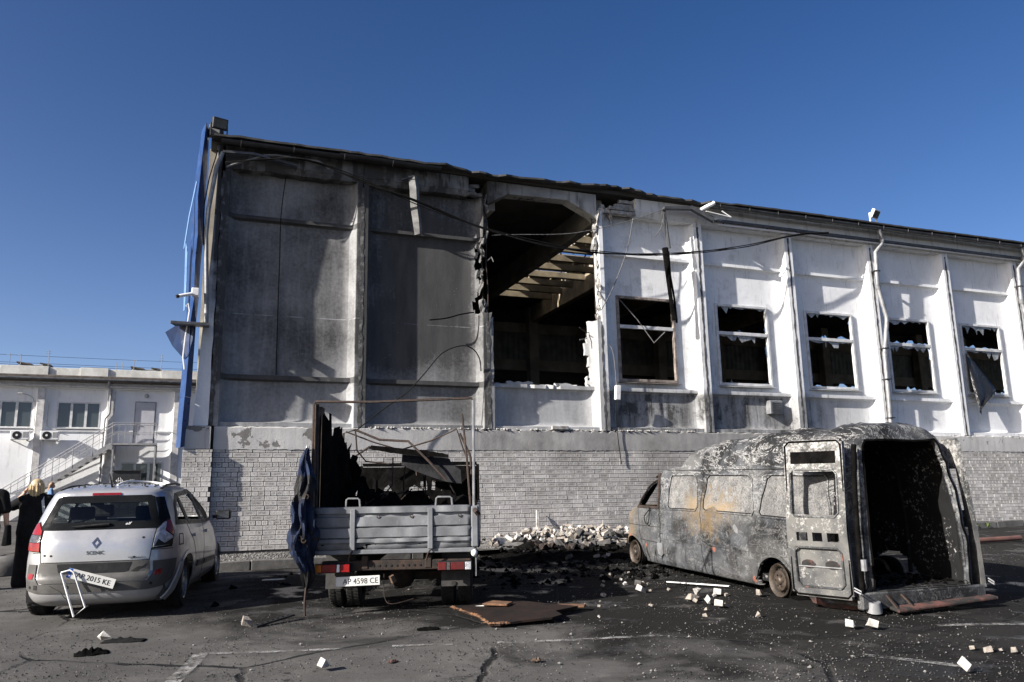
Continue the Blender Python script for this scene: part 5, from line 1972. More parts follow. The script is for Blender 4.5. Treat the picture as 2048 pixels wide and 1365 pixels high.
def build_car():
    C = empty('silver_car', tuple(gpt(-5.20, 10.62)), ground_frame(-5.20, 10.62, math.radians(12)))
    C.scale = (1.035, 1.035, 1.012)
    tag(C, 'dusty silver family car seen from behind with shattered side windows and a dangling number plate', 'car')
    B = Body([(.17, -.66, 3.30, .78, 5, 5), (.235, -.775, 3.38, .835, 5, 4.5), (.33, -.815, 3.44, .875, 5, 4), (.46, -.825, 3.47, .892, 5, 3.6), (.505, -.82, 3.46, .90, 5, 3.5),
              (.53, -.785, 3.46, .903, 5.2, 3.5), (.66, -.775, 3.40, .905, 5.2, 3.2), (.80, -.765, 3.22, .90, 5, 3), (.90, -.745, 2.98, .89, 5, 3), (.98, -.70, 2.66, .872, 5, 3.4),
              (1.04, -.655, 2.42, .852, 5.2, 4), (1.2, -.57, 2.02, .79, 5.5, 5), (1.34, -.49, 1.70, .73, 5.8, 5), (1.42, -.44, 1.50, .69, 6, 5), (1.465, -.43, 1.38, .66, 6, 5), (1.50, -.37, 1.25, .615, 5.5, 5),
              (1.535, -.20, 1.10, .54, 4.5, 4.5), (1.56, .02, .95, .42, 4, 4), (1.572, .25, .75, .25, 3, 3)])
    rw = [(.665, 1.045), (.62, 1.15), (.575, 1.27), (.53, 1.40), (.48, 1.415), (-.48, 1.415), (-.53, 1.40), (-.575, 1.27), (-.62, 1.15), (-.665, 1.045)]
    rwi = inset(rw, .05)
    q1 = [(-.33, 1.07), (-.20, 1.30), (.0, 1.41), (.08, 1.06)]
    q2 = [(.14, 1.055), (.06, 1.42), (.92, 1.455), (1.0, 1.02)]
    q3 = [(1.06, 1.015), (1.0, 1.455), (1.26, 1.44), (1.95, 1.10), (2.10, 1.01)]
    ws = [(.66, 1.06), (.56, 1.40), (-.56, 1.40), (-.66, 1.06)]
    a0, a1 = ell(0, .30, .365, .385), ell(2.685, .30, .365, .385)
    q1i, q2i, q3i = inset(q1, .03), inset(q2, .03), inset(q3, .03)

    def hole(c):
        if c.x < -.2 and abs(c.y) < .66 and inside(rwi, c.y, c.z):
            return True
        if abs(c.y) > .5 and (inside(q1i, c.x, c.z) or inside(q2i, c.x, c.z) or inside(q3i, c.x, c.z)):
            return True
        if abs(c.y) > .6 and (inside(a0, c.x, c.z) or inside(a1, c.x, c.z)):
            return True
        return c.x > 1.3 and inside(ws, c.y, c.z) and c.z > 1.06
    zs = list(np.arange(.17, 1.5, .021)) + [1.505, 1.52, 1.535, 1.548, 1.56, 1.572]
    B.mesh(260, zs, hole, 'body', M['silver'], C, .012, M['black_plastic'])
    rear, = (B.rear,)
    R = lambda poly, name, mat, th=.004, lift=0.0, step=.035: drape(poly, B.rear, step, th, name, mat, C, lift=lift)
    SR = lambda poly, name, mat, th=.004, lift=0.0, step=.05, sg=-1: drape(poly, lambda x, z: B.side(x, z, sg), step, th, name, mat, C, lift=lift)
    # rear window
    R(ring(inset(rw, -.012), .085), 'window_surround', M['gloss_black'], .006)
    R(rwi, 'rear_window', M['car_glass'], .004)
    R([(-.80, 1.125), (-.735, 1.25), (-.665, 1.40), (-.55, 1.40), (-.60, 1.27), (-.66, 1.05), (-.73, 1.13)], 'pillar_trim', M['gloss_black'], .006)
    # lower tailgate and bumper
    R([(.585, .665), (.60, .54), (.585, .47), (.55, .445), (-.55, .445), (-.585, .47), (-.60, .54), (-.585, .665)], 'tailgate_panel', M['trim_grey'], .014, .002)
    R([(.39, .655), (.37, .56), (.33, .525), (-.33, .525), (-.37, .56), (-.40, .655)], 'plate_recess', M['black_plastic'], .003, .0165)
    R([(.78, .36), (.60, .335), (-.60, .335), (-.80, .36), (-.94, .44), (-.98, .655), (-.625, .655), (-.635, .52), (-.58, .435), (.58, .435), (.635, .52), (.625, .655), (.76, .655), (.80, .50)], 'rear_bumper', M['trim_grey'], .012)
    for s in (1, -1):
        o = R([(s * .655, .49), (s * .735, .495), (s * .735, .555), (s * .655, .55)], 'reflector', M['red_lens'], .006, .012)
    for y in (-.62, -.21, .26, .70):
        R(ell(y, .40, .018, .018, 10), 'parking_sensor', M['black_plastic'], .003, .012)
    R([(.585, .375), (.635, .375), (.635, .425), (.585, .425)], 'tow_eye_hole', M['seam'], .002, .0125)
    # lamps
    for s in (1, -1):
        f = lambda P: [(s * a, b) for a, b in P]
        R(f([(.60, .79), (.62, 1.04), (.72, 1.135), (.80, 1.12), (.905, .96), (.88, .80)]), 'lamp_seat', M['seam'], .003)
        if s > 0:
            R(f([(.63, .98), (.635, 1.03), (.725, 1.12), (.79, 1.105), (.865, .99)]), 'tail_lamp', M['red_lens'], .012, .003)
            R(f([(.62, .90), (.63, .975), (.867, .985), (.89, .95), (.885, .90)]), 'tail_lamp', M['smoked_lens'], .012, .003)
            R(f([(.612, .80), (.62, .895), (.885, .895), (.87, .81)]), 'tail_lamp', M['red_lens'], .012, .003)
        else:
            R(f([(.74, 1.0), (.735, 1.115), (.79, 1.105), (.89, .97), (.875, .93)]), 'tail_lamp', M['red_lens'], .012, .003)
            R(f([(.612, .81), (.635, 1.02), (.70, 1.09), (.73, 1.10), (.735, .99), (.87, .92), (.87, .83)]), 'tail_lamp', M['clear_lens'], .010, .003)
            R(f([(.62, .82), (.66, .90), (.74, .85), (.86, .90), (.87, .83)]), 'lamp_debris', M['black_plastic'], .006, .014)
    # seams of the tailgate
    R(line2([(.585, .67), (.60, .80)], .010) + line2([(.61, .80), (.64, 1.03)], .010) + line2([(.585, .672), (-.585, .672)], .010) + line2([(-.585, .67), (-.60, .80)], .010) + line2([(-.61, .80), (-.64, 1.03)], .010), 'tailgate_seam', M['seam'], .002)
    R(line2([(.72, .78), (.60, .785)], .008), 'lamp_seam', M['seam'], .002)
    R(line2([(-.9, .78), (-.60, .785)], .008), 'lamp_seam', M['seam'], .002)
    # high brake lamp, wiper, badge, lettering
    R([(.16, 1.435), (.16, 1.46), (-.16, 1.46), (-.16, 1.435)], 'brake_lamp', M['red_lens'], .012)
    R(line2([(.5, 1.425), (-.5, 1.425)], .010), 'spoiler_seam', M['seam'], .002)
    p = [B.rear(u, z) for u, z in ((-.10, 1.085), (-.02, 1.075), (.12, 1.068), (.30, 1.058))]
    MB().tube([a + n * (.03 if i else .02) for i, (a, n) in enumerate(p)], [.022, .018, .012, .007], 6).build('wiper', M['black_plastic'], C, smooth=1)
    z0 = .885
    dq = [(0, .062), (.048, 0), (0, -.062), (-.048, 0)]
    R([[(a, z0 + b) for a, b in e] for e in ring(dq, .016)], 'badge', M['chrome'], .008)
    P, nrm = B.rear(0, .775)
    tilt = math.atan2(.10, 1.0)
    def TM(u, z, l):
        q, n_ = B.rear(u, z)
        xa = Vector((0, -1, 0))
        xa = (xa - n_ * xa.dot(n_)).normalized()
        ya = n_.cross(xa)
        R3 = Matrix((xa, ya, n_)).transposed().to_4x4()
        return Matrix.Translation(q + n_ * l) @ R3

    text_obj('SCENIC', .056, M['plate_black'], C, TM(0, .772, .005), .0015, sx=1.0)
    text_obj('WWW.AUTO', .026, M['plate_black'], C, TM(-.45, .705, .006), .002, sx=1.2)
    text_obj('elf', .05, M['white_metal'], C, TM(-.30, 1.09, .012), .001, sx=1.2, shear=.3)
    for u, z in ((.545, .755), (.47, .75), (-.42, .71), (-.50, .93)):
        R(ell(u, z, .016, .013, 7), 'bullet_hole', M['seam'], .002)
    R(line2([(.44, .42), (.32, .35), (.28, .28), (.22, .245)], .006), 'bumper_crack', M['seam'], .002, .011)
    R([(-.40, .55), (-.47, .60), (-.52, .60), (-.55, .63), (-.53, .585), (-.49, .57), (-.45, .53)], 'tear', M['seam'], .002, .016)
    # side: door seams, handles, trim, fuel flap, mirror
    seams = line2([(.50, .40), (.44, .62), (.30, .80), (.10, .93), (.05, 1.0), (.02, 1.06), (-.03, 1.42)], .012) + line2([(1.10, .25), (1.06, .6), (1.03, 1.0)], .012) + line2([(2.28, .30), (2.24, .6), (2.14, 1.0)], .012) + line2([(.50, .26), (2.28, .26)], .010)
    for sg in (-1, 1):
        SR(seams, 'door_seam', M['seam'], .002, sg=sg)
        SR([(.55, .45), (1.02, .43), (1.02, .50), (.56, .53)], 'door_trim', M['trim_grey'], .016, sg=sg)
        SR([(1.12, .43), (2.1, .40), (2.1, .46), (1.12, .50)], 'door_trim', M['trim_grey'], .016, sg=sg)
        for xx in (.36, 1.25):
            SR([(xx - .10, .86), (xx + .10, .86), (xx + .10, .90), (xx - .10, .90)], 'door_handle', M['silver'], .03, sg=sg)
        for q in (q1, q2, q3):
            SR(ring(inset(q, -.02), .05), 'window_frame', M['black_plastic'], .006, sg=sg)
        SR(ring(ell(0, .30, .40, .42, 36)[0:20] + [], .05)[1:], 'arch_lip', M['silver'], .008, sg=sg, step=.06)
        SR(ring(ell(2.685, .30, .40, .42, 36)[0:20], .05)[1:], 'arch_lip', M['silver'], .008, sg=sg, step=.06)
        wheel(C, 0, sg * .755, .315, .205, sg, M['rubber'], M['alloy'], 5)
        wheel(C, 2.685, sg * .755, .315, .205, sg, M['rubber'], M['alloy'], 5, squash=.02)
        m_ = Vector((2.0, sg * .86, 1.04))
        mr = MB().tube([m_, m_ + Vector((0, sg * .10, .02))], .03, 8).build('mirror', M['black_plastic'], C)
        MB().box(1.93, 2.06, sg * 1.02 - .11, sg * 1.02 + .11, 1.0, 1.14).build('mirror_shell', M['black_plastic'], mr, bevel=.03, seg=2)
        MB().box(1.922, 1.93, sg * 1.02 - .085, sg * 1.02 + .085, 1.02, 1.12).build('mirror_glass', M['chrome'], mr)
    SR(ring([(-.36, .80), (-.34, .94), (-.22, .94), (-.22, .80)], .012), 'fuel_flap_seam', M['seam'], .002)
    # silver wedge of the bumper behind the wheel, torn loose
    SR([(-.62, .24), (-.43, .60), (-.36, .62), (-.38, .52), (-.53, .22)], 'torn_bumper_corner', M['silver'], .02, .045)
    # glass left in the windows on the far side and the windscreen
    for q in (q1i, q2i, q3i):
        drape(q, lambda x, z: B.side(x, z, 1), .08, .004, 'crazed_window', M['crazed'], C)
    SR([(.16, 1.08), (.10, 1.20), (.17, 1.30), (.20, 1.12), (.30, 1.06)], 'glass_remnant', M['crazed'], .004)
    SR([(1.10, 1.05), (1.06, 1.16), (1.14, 1.20), (1.25, 1.10), (1.30, 1.04)], 'glass_remnant', M['crazed'], .004)
    wsv = []
    for i in range(9):
        z = 1.06 + .34 * i / 8
        xr, xf, w, nr, nf = B.lev(z)
        xc, a = (xr + xf) / 2, (xf - xr) / 2
        for k in range(13):
            y = (-.66 + 1.32 * k / 12) * (1 - .16 * i / 8)
            wsv.append((xc + a * (1 - min(abs(y) / w, .999) ** nf) ** (1 / nf), y, z))
    mesh_obj('windscreen', wsv, [(i * 13 + k, i * 13 + k + 1, (i + 1) * 13 + k + 1, (i + 1) * 13 + k) for i in range(8) for k in range(12)], M['crazed'], C, smooth=2)
    # inside
    MB().box(-.62, 2.5, -.74, .74, .22, .40).build('floor', M['black_plastic'], C)
    MB().box(1.75, 2.35, -.76, .76, .40, 1.0).build('dashboard', M['black_plastic'], C, bevel=.06, seg=2)
    for y in (-.38, .38):
        for x0, hm in ((.95, M['headrest'] if y < 0 else M['seat']), (.10, M['seat'])):
            s_ = MB().hull8([(x0, y - .24, .4), (x0 + .2, y - .24, .4), (x0 + .2, y + .24, .4), (x0, y + .24, .4), (x0 - .17, y - .22, 1.08), (x0 - .03, y - .22, 1.08), (x0 - .03, y + .22, 1.08), (x0 - .17, y + .22, 1.08)]).build('seat_back', M['seat'], C, bevel=.04, seg=2)
            MB().box(x0 - .18, x0 - .06, y - .14, y + .14, 1.13, 1.29).build('headrest', hm, s_, bevel=.035, seg=2)
            MB().box(x0, x0 + .5, y - .24, y + .24, .4, .58).build('seat_cushion', M['seat'], s_, bevel=.04, seg=2)
    MB().box(-.5, .02, -.70, .70, .40, .62).build('boot_floor', M['black_plastic'], C)
    # aerial, roof rails
    MB().tube([(-.22, 0, 1.525), (-.27, 0, 1.56), (-.38, 0, 1.70)], [.018, .010, .005], 6).build('aerial', M['black_plastic'], C)
    for s in (1, -1):
        MB().tube([(-.25, s * .565, 1.50), (.1, s * .56, 1.545), (.7, s * .545, 1.56), (1.1, s * .53, 1.54)], .016, 6).build('roof_rail', M['black_plastic'], C, smooth=1)
    MB().tube(cable_pts([(-.2, -.05, 1.555), (.05, -.12, 1.60), (.2, -.35, 1.585), (.1, -.56, 1.55)], 16), .014, 6).build('bent_roof_strip', M['white_metal'], C, smooth=1)
    r = random.Random(4)
    vs, fs = [], []
    for i in range(240):
        v, f = tri_rock(r, r.uniform(.006, .022))
        x, y = r.uniform(-.25, 1.0), r.uniform(-.5, .5)
        z = 1.572 - .055 * (abs(y) / .55) ** 3 - (.05 * max(0, (-x) / .3) ** 2)
        n0 = len(vs)
        vs += [(a[0] + x, a[1] + y, a[2] + z + .006) for a in v]
        fs += [tuple(q + n0 for q in g) for g in f]
    tag(mesh_obj('roof_debris', vs, fs, M['dark_chip'], C), kind='stuff')
    MB().box(-.55, 3.1, -.70, .70, .17, .30).build('underbody', M['black_plastic'], C)
    # dangling number plate on a bent wire frame
    ang = -.30
    T = Matrix.Translation((-.90, -.01, .495)) @ Matrix.Rotation(-math.pi / 2, 4, 'Z') @ Matrix.Rotation(math.pi / 2 + .06, 4, 'X') @ Matrix.Rotation(ang, 4, 'Z')
    pl = MB().box(-.26, .26, -.056, .056, -.004, 0, T).build('number_plate', M['plate_white'], C, bevel=.002)
    MB().box(-.26, -.215, -.055, .055, .0005, .0015, T).build('country_band', M['plate_blue'], pl)
    text_obj('AP 2015 KE', .083, M['plate_black'], pl, T @ Matrix.Translation((.025, -.004, .001)), .0012, sx=.93)
    text_obj('UA', .030, M['white_metal'], pl, T @ Matrix.Translation((-.238, -.025, .0016)), .0006)
    fr = [(-.915, .30, .575), (-.93, .21, .60), (-.93, .165, .575), (-.94, .02, .18), (-.95, .13, .085), (-.92, .30, .575)]
    MB().tube(fr, .011, 6).build('plate_frame', M['white_metal'], C, smooth=1)
    return C


build_car()
# ------------------------------------------------------------------ burnt-out van
def m_burnt():
    t = NT('burnt_van_steel')
    v = t.coords()
    x, y, z = t.xyz(v)
    n1 = t.noise(v, 1.6, 7, .65, .3)
    n2 = t.noise(v, 5.5, 7, .7, .2)
    n3 = t.noise(v, 26, 5, .75)
    steel = t.mix(t.rng(n1, .35, .65), (0.085, 0.090, 0.099), (0.036, 0.0375, 0.041))
    zone = t.math('MAXIMUM', t.math('MULTIPLY', t.rng(x, 1.9, .9), t.rng(z, 1.05, .85)), t.rng(z, 1.64, 1.72))
    zone = t.math('MAXIMUM', zone, t.math('MULTIPLY', t.rng(x, 2.9, 2.5), t.band(z, .45, .6, .8, .95)))
    black = t.rng(t.math('ADD', t.noise(t.scale(v, (1, 1, 1.2)), 2.1, 6, .65, .4), t.math('MULTIPLY', zone, .10)), .50, .62)
    col = t.mix(t.math('MULTIPLY', black, .85), steel, (0.009, 0.009, 0.0095))
    wash = t.math('MULTIPLY', t.rng(t.noise(t.scale(v, (.7, .7, 1)), 1.25, 4, .55, .4), .46, .62), t.rng(z, .7, 1.75, .35, .8))
    col = t.mix(wash, col, (0.165, 0.165, 0.163))
    # tan heat scale: front corner and a patch amidships
    tan1 = t.math('MULTIPLY', t.rng(x, 4.05, 4.40), t.rng(t.noise(v, 3.1, 5, .6), .30, .50))
    dx, dz = t.math('SUBTRACT', x, 1.75), t.math('MULTIPLY', t.math('SUBTRACT', z, .98), 2.1)
    rr = t.math('SQRT', t.math('ADD', t.math('MULTIPLY', dx, dx), t.math('MULTIPLY', dz, dz)))
    tan2 = t.math('MULTIPLY', t.math('MULTIPLY', t.rng(t.math('ADD', rr, t.rng(n2, .3, .7, -.5, .5)), .15, .8, 1, 0), .8), t.rng(y, 0, .3))
    tan = t.math('MAXIMUM', tan1, tan2)
    col = t.mix(t.math('MULTIPLY', tan, .85), col, t.mix(t.rng(n2, .35, .65), (0.25, 0.175, 0.095), (0.15, 0.125, 0.095)))
    # white ash: fine flakes, thick on the window pressings, thin elsewhere
    big = t.noise(v, 1.3, 5, .6, .3)
    dens = t.math('MULTIPLY', t.band(z, .80, 1.14, 1.46, 1.74), t.rng(big, .30, .66, .0, .42))
    dens = t.math('ADD', dens, t.math('MULTIPLY', t.rng(z, 1.60, 1.70), t.rng(t.noise(v, 1.1, 5, .6), .42, .70, .0, .36)))
    dens = t.math('ADD', dens, t.math('MULTIPLY', t.rng(z, .95, .85), t.rng(t.noise(t.scale(v, (1, 1, .6)), 1.9, 5, .65), .46, .74, 0.0, .30)))
    grain = t.math('ADD', t.math('MULTIPLY', t.noise(v, 34, 5, .75), .62), t.math('MULTIPLY', n2, .38))
    a = t.rng(t.math('ADD', grain, t.math('MULTIPLY', dens, .36)), .56, .84)
    ridge = t.math('MULTIPLY', t.rng(t.noise(t.scale(v, (.8, 2.2, 2.2)), 2.6, 6, .7, 1.6), .535, .55), t.rng(t.noise(t.scale(v, (.8, 2.2, 2.2)), 2.6, 6, .7, 1.6), .575, .56))
    a = t.math('MAXIMUM', a, t.math('MULTIPLY', ridge, t.rng(z, .9, 1.6, .25, .9)))
    a = t.math('MULTIPLY', a, t.math('SUBTRACT', 1.0, t.math('MULTIPLY', tan, .45)))
    col = t.mix(t.math('MULTIPLY', a, .82), col, (0.46, 0.455, 0.445))
    drip = t.math('MULTIPLY', t.rng(t.noise(t.scale(v, (7, 7, .7)), 1.2, 4, .6), .56, .68), t.rng(z, 1.0, .4))
    col = t.mix(t.math('MULTIPLY', drip, .55), col, (0.010, 0.010, 0.011))
    red = t.math('MULTIPLY', t.rng(t.voro(v, 2.3), .12, .085), t.rng(z, .75, .5))
    col = t.mix(t.math('MULTIPLY', red, .8), col, (0.30, 0.11, 0.075))
    h = t.math('ADD', t.math('MULTIPLY', n3, .6), t.math('ADD', n2, t.math('MULTIPLY', a, .5)))
    return t.done(col, t.rng(n2, .3, .7, .55, .85), t.rng(a, 0, 1, .35, 0), t.bump(h, .35, .012), .3)


def m_burnt_in():
    t = NT('burnt_van_lining')
    v = t.coords()
    x, y, z = t.xyz(v)
    n = t.noise(v, 20, 5, .75)
    big = t.noise(v, 2.2, 4, .6)
    a = t.math('MULTIPLY', t.rng(n, .57, .62), t.rng(big, .46, .58))
    col = t.mix(t.math('MULTIPLY', a, .7), (0.009, 0.009, 0.0095), (0.36, 0.36, 0.36))
    return t.done(col, .9, 0, t.bump(n, .5, .01), .2)


M['burnt'] = m_burnt()
M['burnt_in'] = m_burnt_in()


def m_door_ash():
    t = NT('flaking_door_lining')
    v = t.coords()
    x, y, z = t.xyz(v)
    n = t.noise(v, 9, 7, .72, .2)
    n3 = t.noise(v, 34, 5, .7)
    dens = t.rng(z, .8, 1.7, .10, .55)
    w = t.rng(t.math('ADD', t.math('ADD', t.math('MULTIPLY', n3, .45), t.math('MULTIPLY', n, .55)), t.math('MULTIPLY', dens, .22)), .57, .68)
    col = t.mix(t.rng(t.noise(v, 3, 5), .4, .6), (0.050, 0.051, 0.053), (0.115, 0.113, 0.107))
    col = t.mix(t.math('MULTIPLY', w, .8), col, (0.44, 0.43, 0.415))
    return t.done(col, .8, 0, t.bump(t.math('ADD', n3, w), .5, .01), .3)


M['door_ash'] = m_door_ash()
def m_ash_panel():
    t = NT('ash_covered_pressing')
    v = t.coords()
    x, y, z = t.xyz(v)
    fine = t.noise(v, 48, 5, .75)
    mid = t.noise(v, 7, 6, .7, .3)
    big = t.noise(v, 1.7, 4, .6)
    col = t.mix(t.rng(t.math('ADD', t.math('MULTIPLY', fine, .6), t.math('MULTIPLY', mid, .4)), .40, .62), (0.055, 0.056, 0.058), (0.245, 0.24, 0.232))
    col = t.mix(t.rng(big, .42, .66, 0, .75), col, (0.055, 0.056, 0.058))
    tan = t.math('MULTIPLY', t.rng(t.math('ADD', z, t.rng(mid, .3, .7, -.25, .25)), 1.36, 1.05), t.math('MULTIPLY', t.rng(x, .7, 1.2), t.rng(x, 2.5, 2.0)))
    col = t.mix(t.math('MULTIPLY', tan, .7), col, (0.25, 0.18, 0.10))
    return t.done(col, .9, 0, t.bump(t.math('ADD', fine, mid), .6, .012), .15)


M['ash_panel'] = m_ash_panel()
M['rim_burnt'] = plain('heat_stained_rim', (0.105, 0.082, 0.065), (0.045, 0.037, 0.031), 6, .55, .6, bump=.3)
M['red_rust'] = plain('red_rust_patch', (0.10, 0.040, 0.032), (0.012, 0.011, 0.010), 5, .9, bump=.5, lo=.38, hi=.56)


def build_van():
    V = empty('burnt_van', tuple(gpt(4.24, 10.92)), ground_frame(4.24, 10.92, math.radians(16.7)))
    tag(V, 'burnt-out high-roof van on bare rims with its rear doors open', 'van')
    ridges = (2.25, 1.45, .62, -.20, -.95)

    def dent(p):
        d = Vector((0, 0, 0))
        if p.z > 1.68:
            f = min(1, (p.z - 1.68) / .2)
            for k in ridges:
                d.z += .024 * f * math.exp(-((p.x - k - .10 * p.y) / .045) ** 2)
            d.z += f * (.014 * math.sin(p.x * 3.1 + p.y * 2.2) * math.sin(p.y * 4 + p.x) - .03 * math.exp(-((p.x + .55) / .3) ** 2) + .005 * math.sin(p.x * 9 + p.y * 7))
            if p.x > 1.2:
                d.z -= f * .03 * math.sin(p.x * 2.4)
        else:
            d.y += (.016 * math.sin(p.x * 4.1 + p.z * 6) * math.sin(p.z * 5 + p.x * 1.3) + .008 * math.sin(p.x * 11 - p.z * 9) * math.sin(p.z * 13 + p.x * 3)) * (1 if .2 < p.z else 0)
        return d
    B = Body([(.09, -1.20, 4.74, .90, 6, 5), (.17, -1.42, 4.84, .935, 8, 4.5), (.40, -1.45, 4.90, .945, 9, 7), (.66, -1.445, 4.88, .945, 9, 7.5), (.84, -1.435, 4.80, .942, 9, 8), (.94, -1.43, 4.62, .938, 9, 9),
              (1.02, -1.425, 4.34, .93, 9, 12), (1.2, -1.405, 4.06, .91, 9, 12), (1.4, -1.38, 3.80, .885, 9, 12), (1.58, -1.355, 3.54, .86, 9, 10), (1.645, -1.345, 3.38, .85, 9, 8), (1.675, -1.34, 3.05, .838, 9, 5),
              (1.80, -1.32, 2.88, .81, 8, 5), (1.92, -1.30, 2.62, .77, 8, 4.5), (2.0, -1.285, 2.15, .715, 7, 4), (2.06, -1.27, 1.45, .65, 6, 4), (2.10, -1.25, .6, .56, 5, 4), (2.135, -1.18, -.1, .44, 4, 3.5), (2.155, -1.0, -.4, .26, 3, 3)], dent)
    door = [(.66, .28), (.68, .24), (-.68, .24), (-.66, .28), (-.66, .9), (-.60, 1.5), (-.545, 1.86), (-.50, 1.93), (.50, 1.93), (.545, 1.86), (.60, 1.5), (.66, .9)]
    dwin = [(4.03, 1.03), (3.66, 1.52), (3.30, 1.56), (3.27, 1.03)]
    ws = [(.70, 1.06), (.66, 1.55), (-.66, 1.55), (-.70, 1.06)]
    a0, a1 = ell(0, .17, .43, .335), ell(4.3, .17, .43, .34)

    def hole(c):
        if c.x < -1.2 and inside(door, c.y, c.z):
            return True
        if abs(c.y) > .55 and inside(dwin, c.x, c.z):
            return True
        if abs(c.y) > .7 and (inside(a0, c.x, c.z) or inside(a1, c.x, c.z)):
            return True
        return c.x > 3.3 and inside(ws, c.y, c.z)
    zs = list(np.arange(.09, 2.05, .024)) + [2.06, 2.075, 2.09, 2.105, 2.12, 2.135, 2.146, 2.155]
    B.mesh(420, zs, hole, 'body', M['burnt'], V, .03, M['burnt_in'])
    S = lambda poly, name, mat, th=.008, lift=0.0, step=.06, sg=1, par=V: drape(poly, lambda x, z: B.side(x, z, sg), step, th, name, mat, par, lift=lift)
    R = lambda poly, name, mat, th=.008, lift=0.0, step=.05: drape(poly, B.rear, step, th, name, mat, V, lift=lift)
    w1 = [(2.90, 1.06), (2.87, 1.50), (2.82, 1.55), (2.05, 1.55), (1.99, 1.50), (1.93, 1.08), (1.98, 1.03), (2.86, 1.02)]
    w2 = [(1.74, 1.07), (1.66, 1.50), (1.60, 1.55), (.60, 1.54), (.54, 1.49), (.44, 1.07), (.48, 1.02), (1.70, 1.03)]
    w3 = [(.31, 1.05), (.12, 1.50), (.05, 1.54), (-.98, 1.53), (-1.04, 1.47), (-1.08, 1.05), (-1.03, 1.0), (.26, 1.01)]
    for sg in (1, -1):
        for w in (w1, w2, w3):
            S(ring(inset(w, -.022), .022), 'window_bead', M['burnt'], .016, sg=sg)
            S(w, 'window_pressing', M['ash_panel'], .004, sg=sg)
            S(ring(w, .012), 'window_groove', M['char'], .003, .004, sg=sg)
        S(ring(inset(dwin, -.03), .045), 'door_window_frame', M['dark_steel'], .014, sg=sg)
        S(line2([(3.20, .14), (3.215, .7), (3.22, 1.05), (3.25, 1.60)], .028) + line2([(3.92, .20), (3.98, .60), (4.06, 1.0)], .014), 'door_seam', M['seam'], .003, sg=sg)
        S(line2([(4.7, .70), (3.2, .70)], .010) + line2([(3.2, .60), (-1.4, .60)], .012) + line2([(1.82, .15), (1.84, 1.0), (1.80, 1.62)], .012) + line2([(3.2, .44), (4.0, .46)], .010), 'body_crease', M['seam'], .003, sg=sg)
        S([(3.1, .52), (3.1, .68), (-1.35, .68), (-1.35, .52)], 'body_rib', M['burnt'], .010, sg=sg)
        S([(3.30, 1.635), (-1.3, 1.615), (-1.3, 1.65), (3.25, 1.668)], 'roof_gutter', M['burnt'], .022, sg=sg)
        S([(3.26, .45), (3.10, .45), (3.10, .28), (3.17, .24), (3.26, .27)], 'sill_flap', M['galv'], .03, sg=sg)
    S(ring(ell(0, .17, .46, .365, 40)[0:21], .04)[1:], 'arch_lip', M['burnt'], .018)
    S(ring(ell(4.3, .17, .46, .37, 40)[0:21], .04)[1:], 'arch_lip', M['burnt'], .018)
    S(ell(.62, .66, .035, .03, 9), 'dent_mark', M['red_rust'], .004)
    S([(.86, .74), (.93, .76), (.96, .84), (.90, .87), (.84, .80)], 'dent_mark', M['galv'], .004)
    MB().tube(cable_pts([(3.5, .96, 1.0), (3.66, 1.0, .86), (3.6, 1.0, .74), (3.52, .99, .78), (3.50, .97, 1.02)], 16), .009, 5).build('dangling_wire', M['black_cable'], V)
    # rear frame, floor, lining
    R(ring(inset(door, -.055), .06), 'rear_frame', M['burnt'], .03)
    R(ring(inset(door, -.012), .018), 'rear_seal', M['char'], .012, .03)
    MB().box(-1.40, 3.1, -.86, .86, .16, .25).build('load_floor', M['burnt_in'], V)
    MB().box(3.05, 3.1, -.84, .84, .25, .95).build('bulkhead', M['char'], V)
    r = random.Random(2)
    for k in range(5):
        xx = -1.15 + k * .82
        pts = [(xx, .88, .26), (xx, .87, 1.0), (xx, .80, 1.62), (xx, .62, 1.92), (xx, 0, 2.02), (xx, -.62, 1.92), (xx, -.80, 1.62), (xx, -.87, 1.0), (xx, -.88, .26)]
        MB().tube(pts, .028, 5).build('inner_bow', M['burnt_in'], V)
    vs, fs = [], []
    for i in range(420):
        v, f = tri_rock(r, r.uniform(.012, .055), .6)
        px, py = r.uniform(-1.35, 1.5), r.uniform(-.75, .75)
        n0 = len(vs)
        vs += [(a[0] + px, a[1] + py, a[2] + .26) for a in v]
        fs += [tuple(q + n0 for q in g) for g in f]
    tag(mesh_obj('floor_debris', vs, fs, M['char'], V), kind='stuff')
    MB().box(3.75, 4.25, -.8, .8, .55, .98).build('dashboard', M['char'], V, bevel=.08, seg=2)
    MB().lathe([(.19, 0), (.20, .015), (.19, .03), (.18, .015)], lambda a, b, h: Vector((3.70 + b * .5 + h, .42 + a, 1.05 + b * .85)), 20, close=False).build('steering_wheel', M['char'], V)
    for y in (-.45, .45):
        MB().hull8([(3.15, y - .22, .3), (3.55, y - .22, .3), (3.55, y + .22, .3), (3.15, y + .22, .3), (3.12, y - .2, .62), (3.5, y - .2, .62), (3.5, y + .2, .62), (3.12, y + .2, .62)]).build('seat_frame', M['char'], V, bevel=.03)
    # rear bumper step and valance
    MB().box(-1.50, -1.40, -.86, .88, .05, .235).build('rear_valance', M['burnt'], V, bevel=.015)
    st_ = MB()
    st_.hull8([(-1.66, -.86, .09), (-1.53, -.86, .10), (-1.53, .56, .05), (-1.68, .56, .03), (-1.66, -.86, .125), (-1.53, -.86, .135), (-1.53, .56, .085), (-1.68, .56, .065)])
    st_.build('rear_step', M['red_rust'], V, bevel=.01)
    MB().bar((-1.5, .55, .2), (-1.62, .52, .07), .03, .02).bar((-1.5, .35, .2), (-1.62, .30, .07), .03, .02).build('step_stay', M['dark_steel'], V)
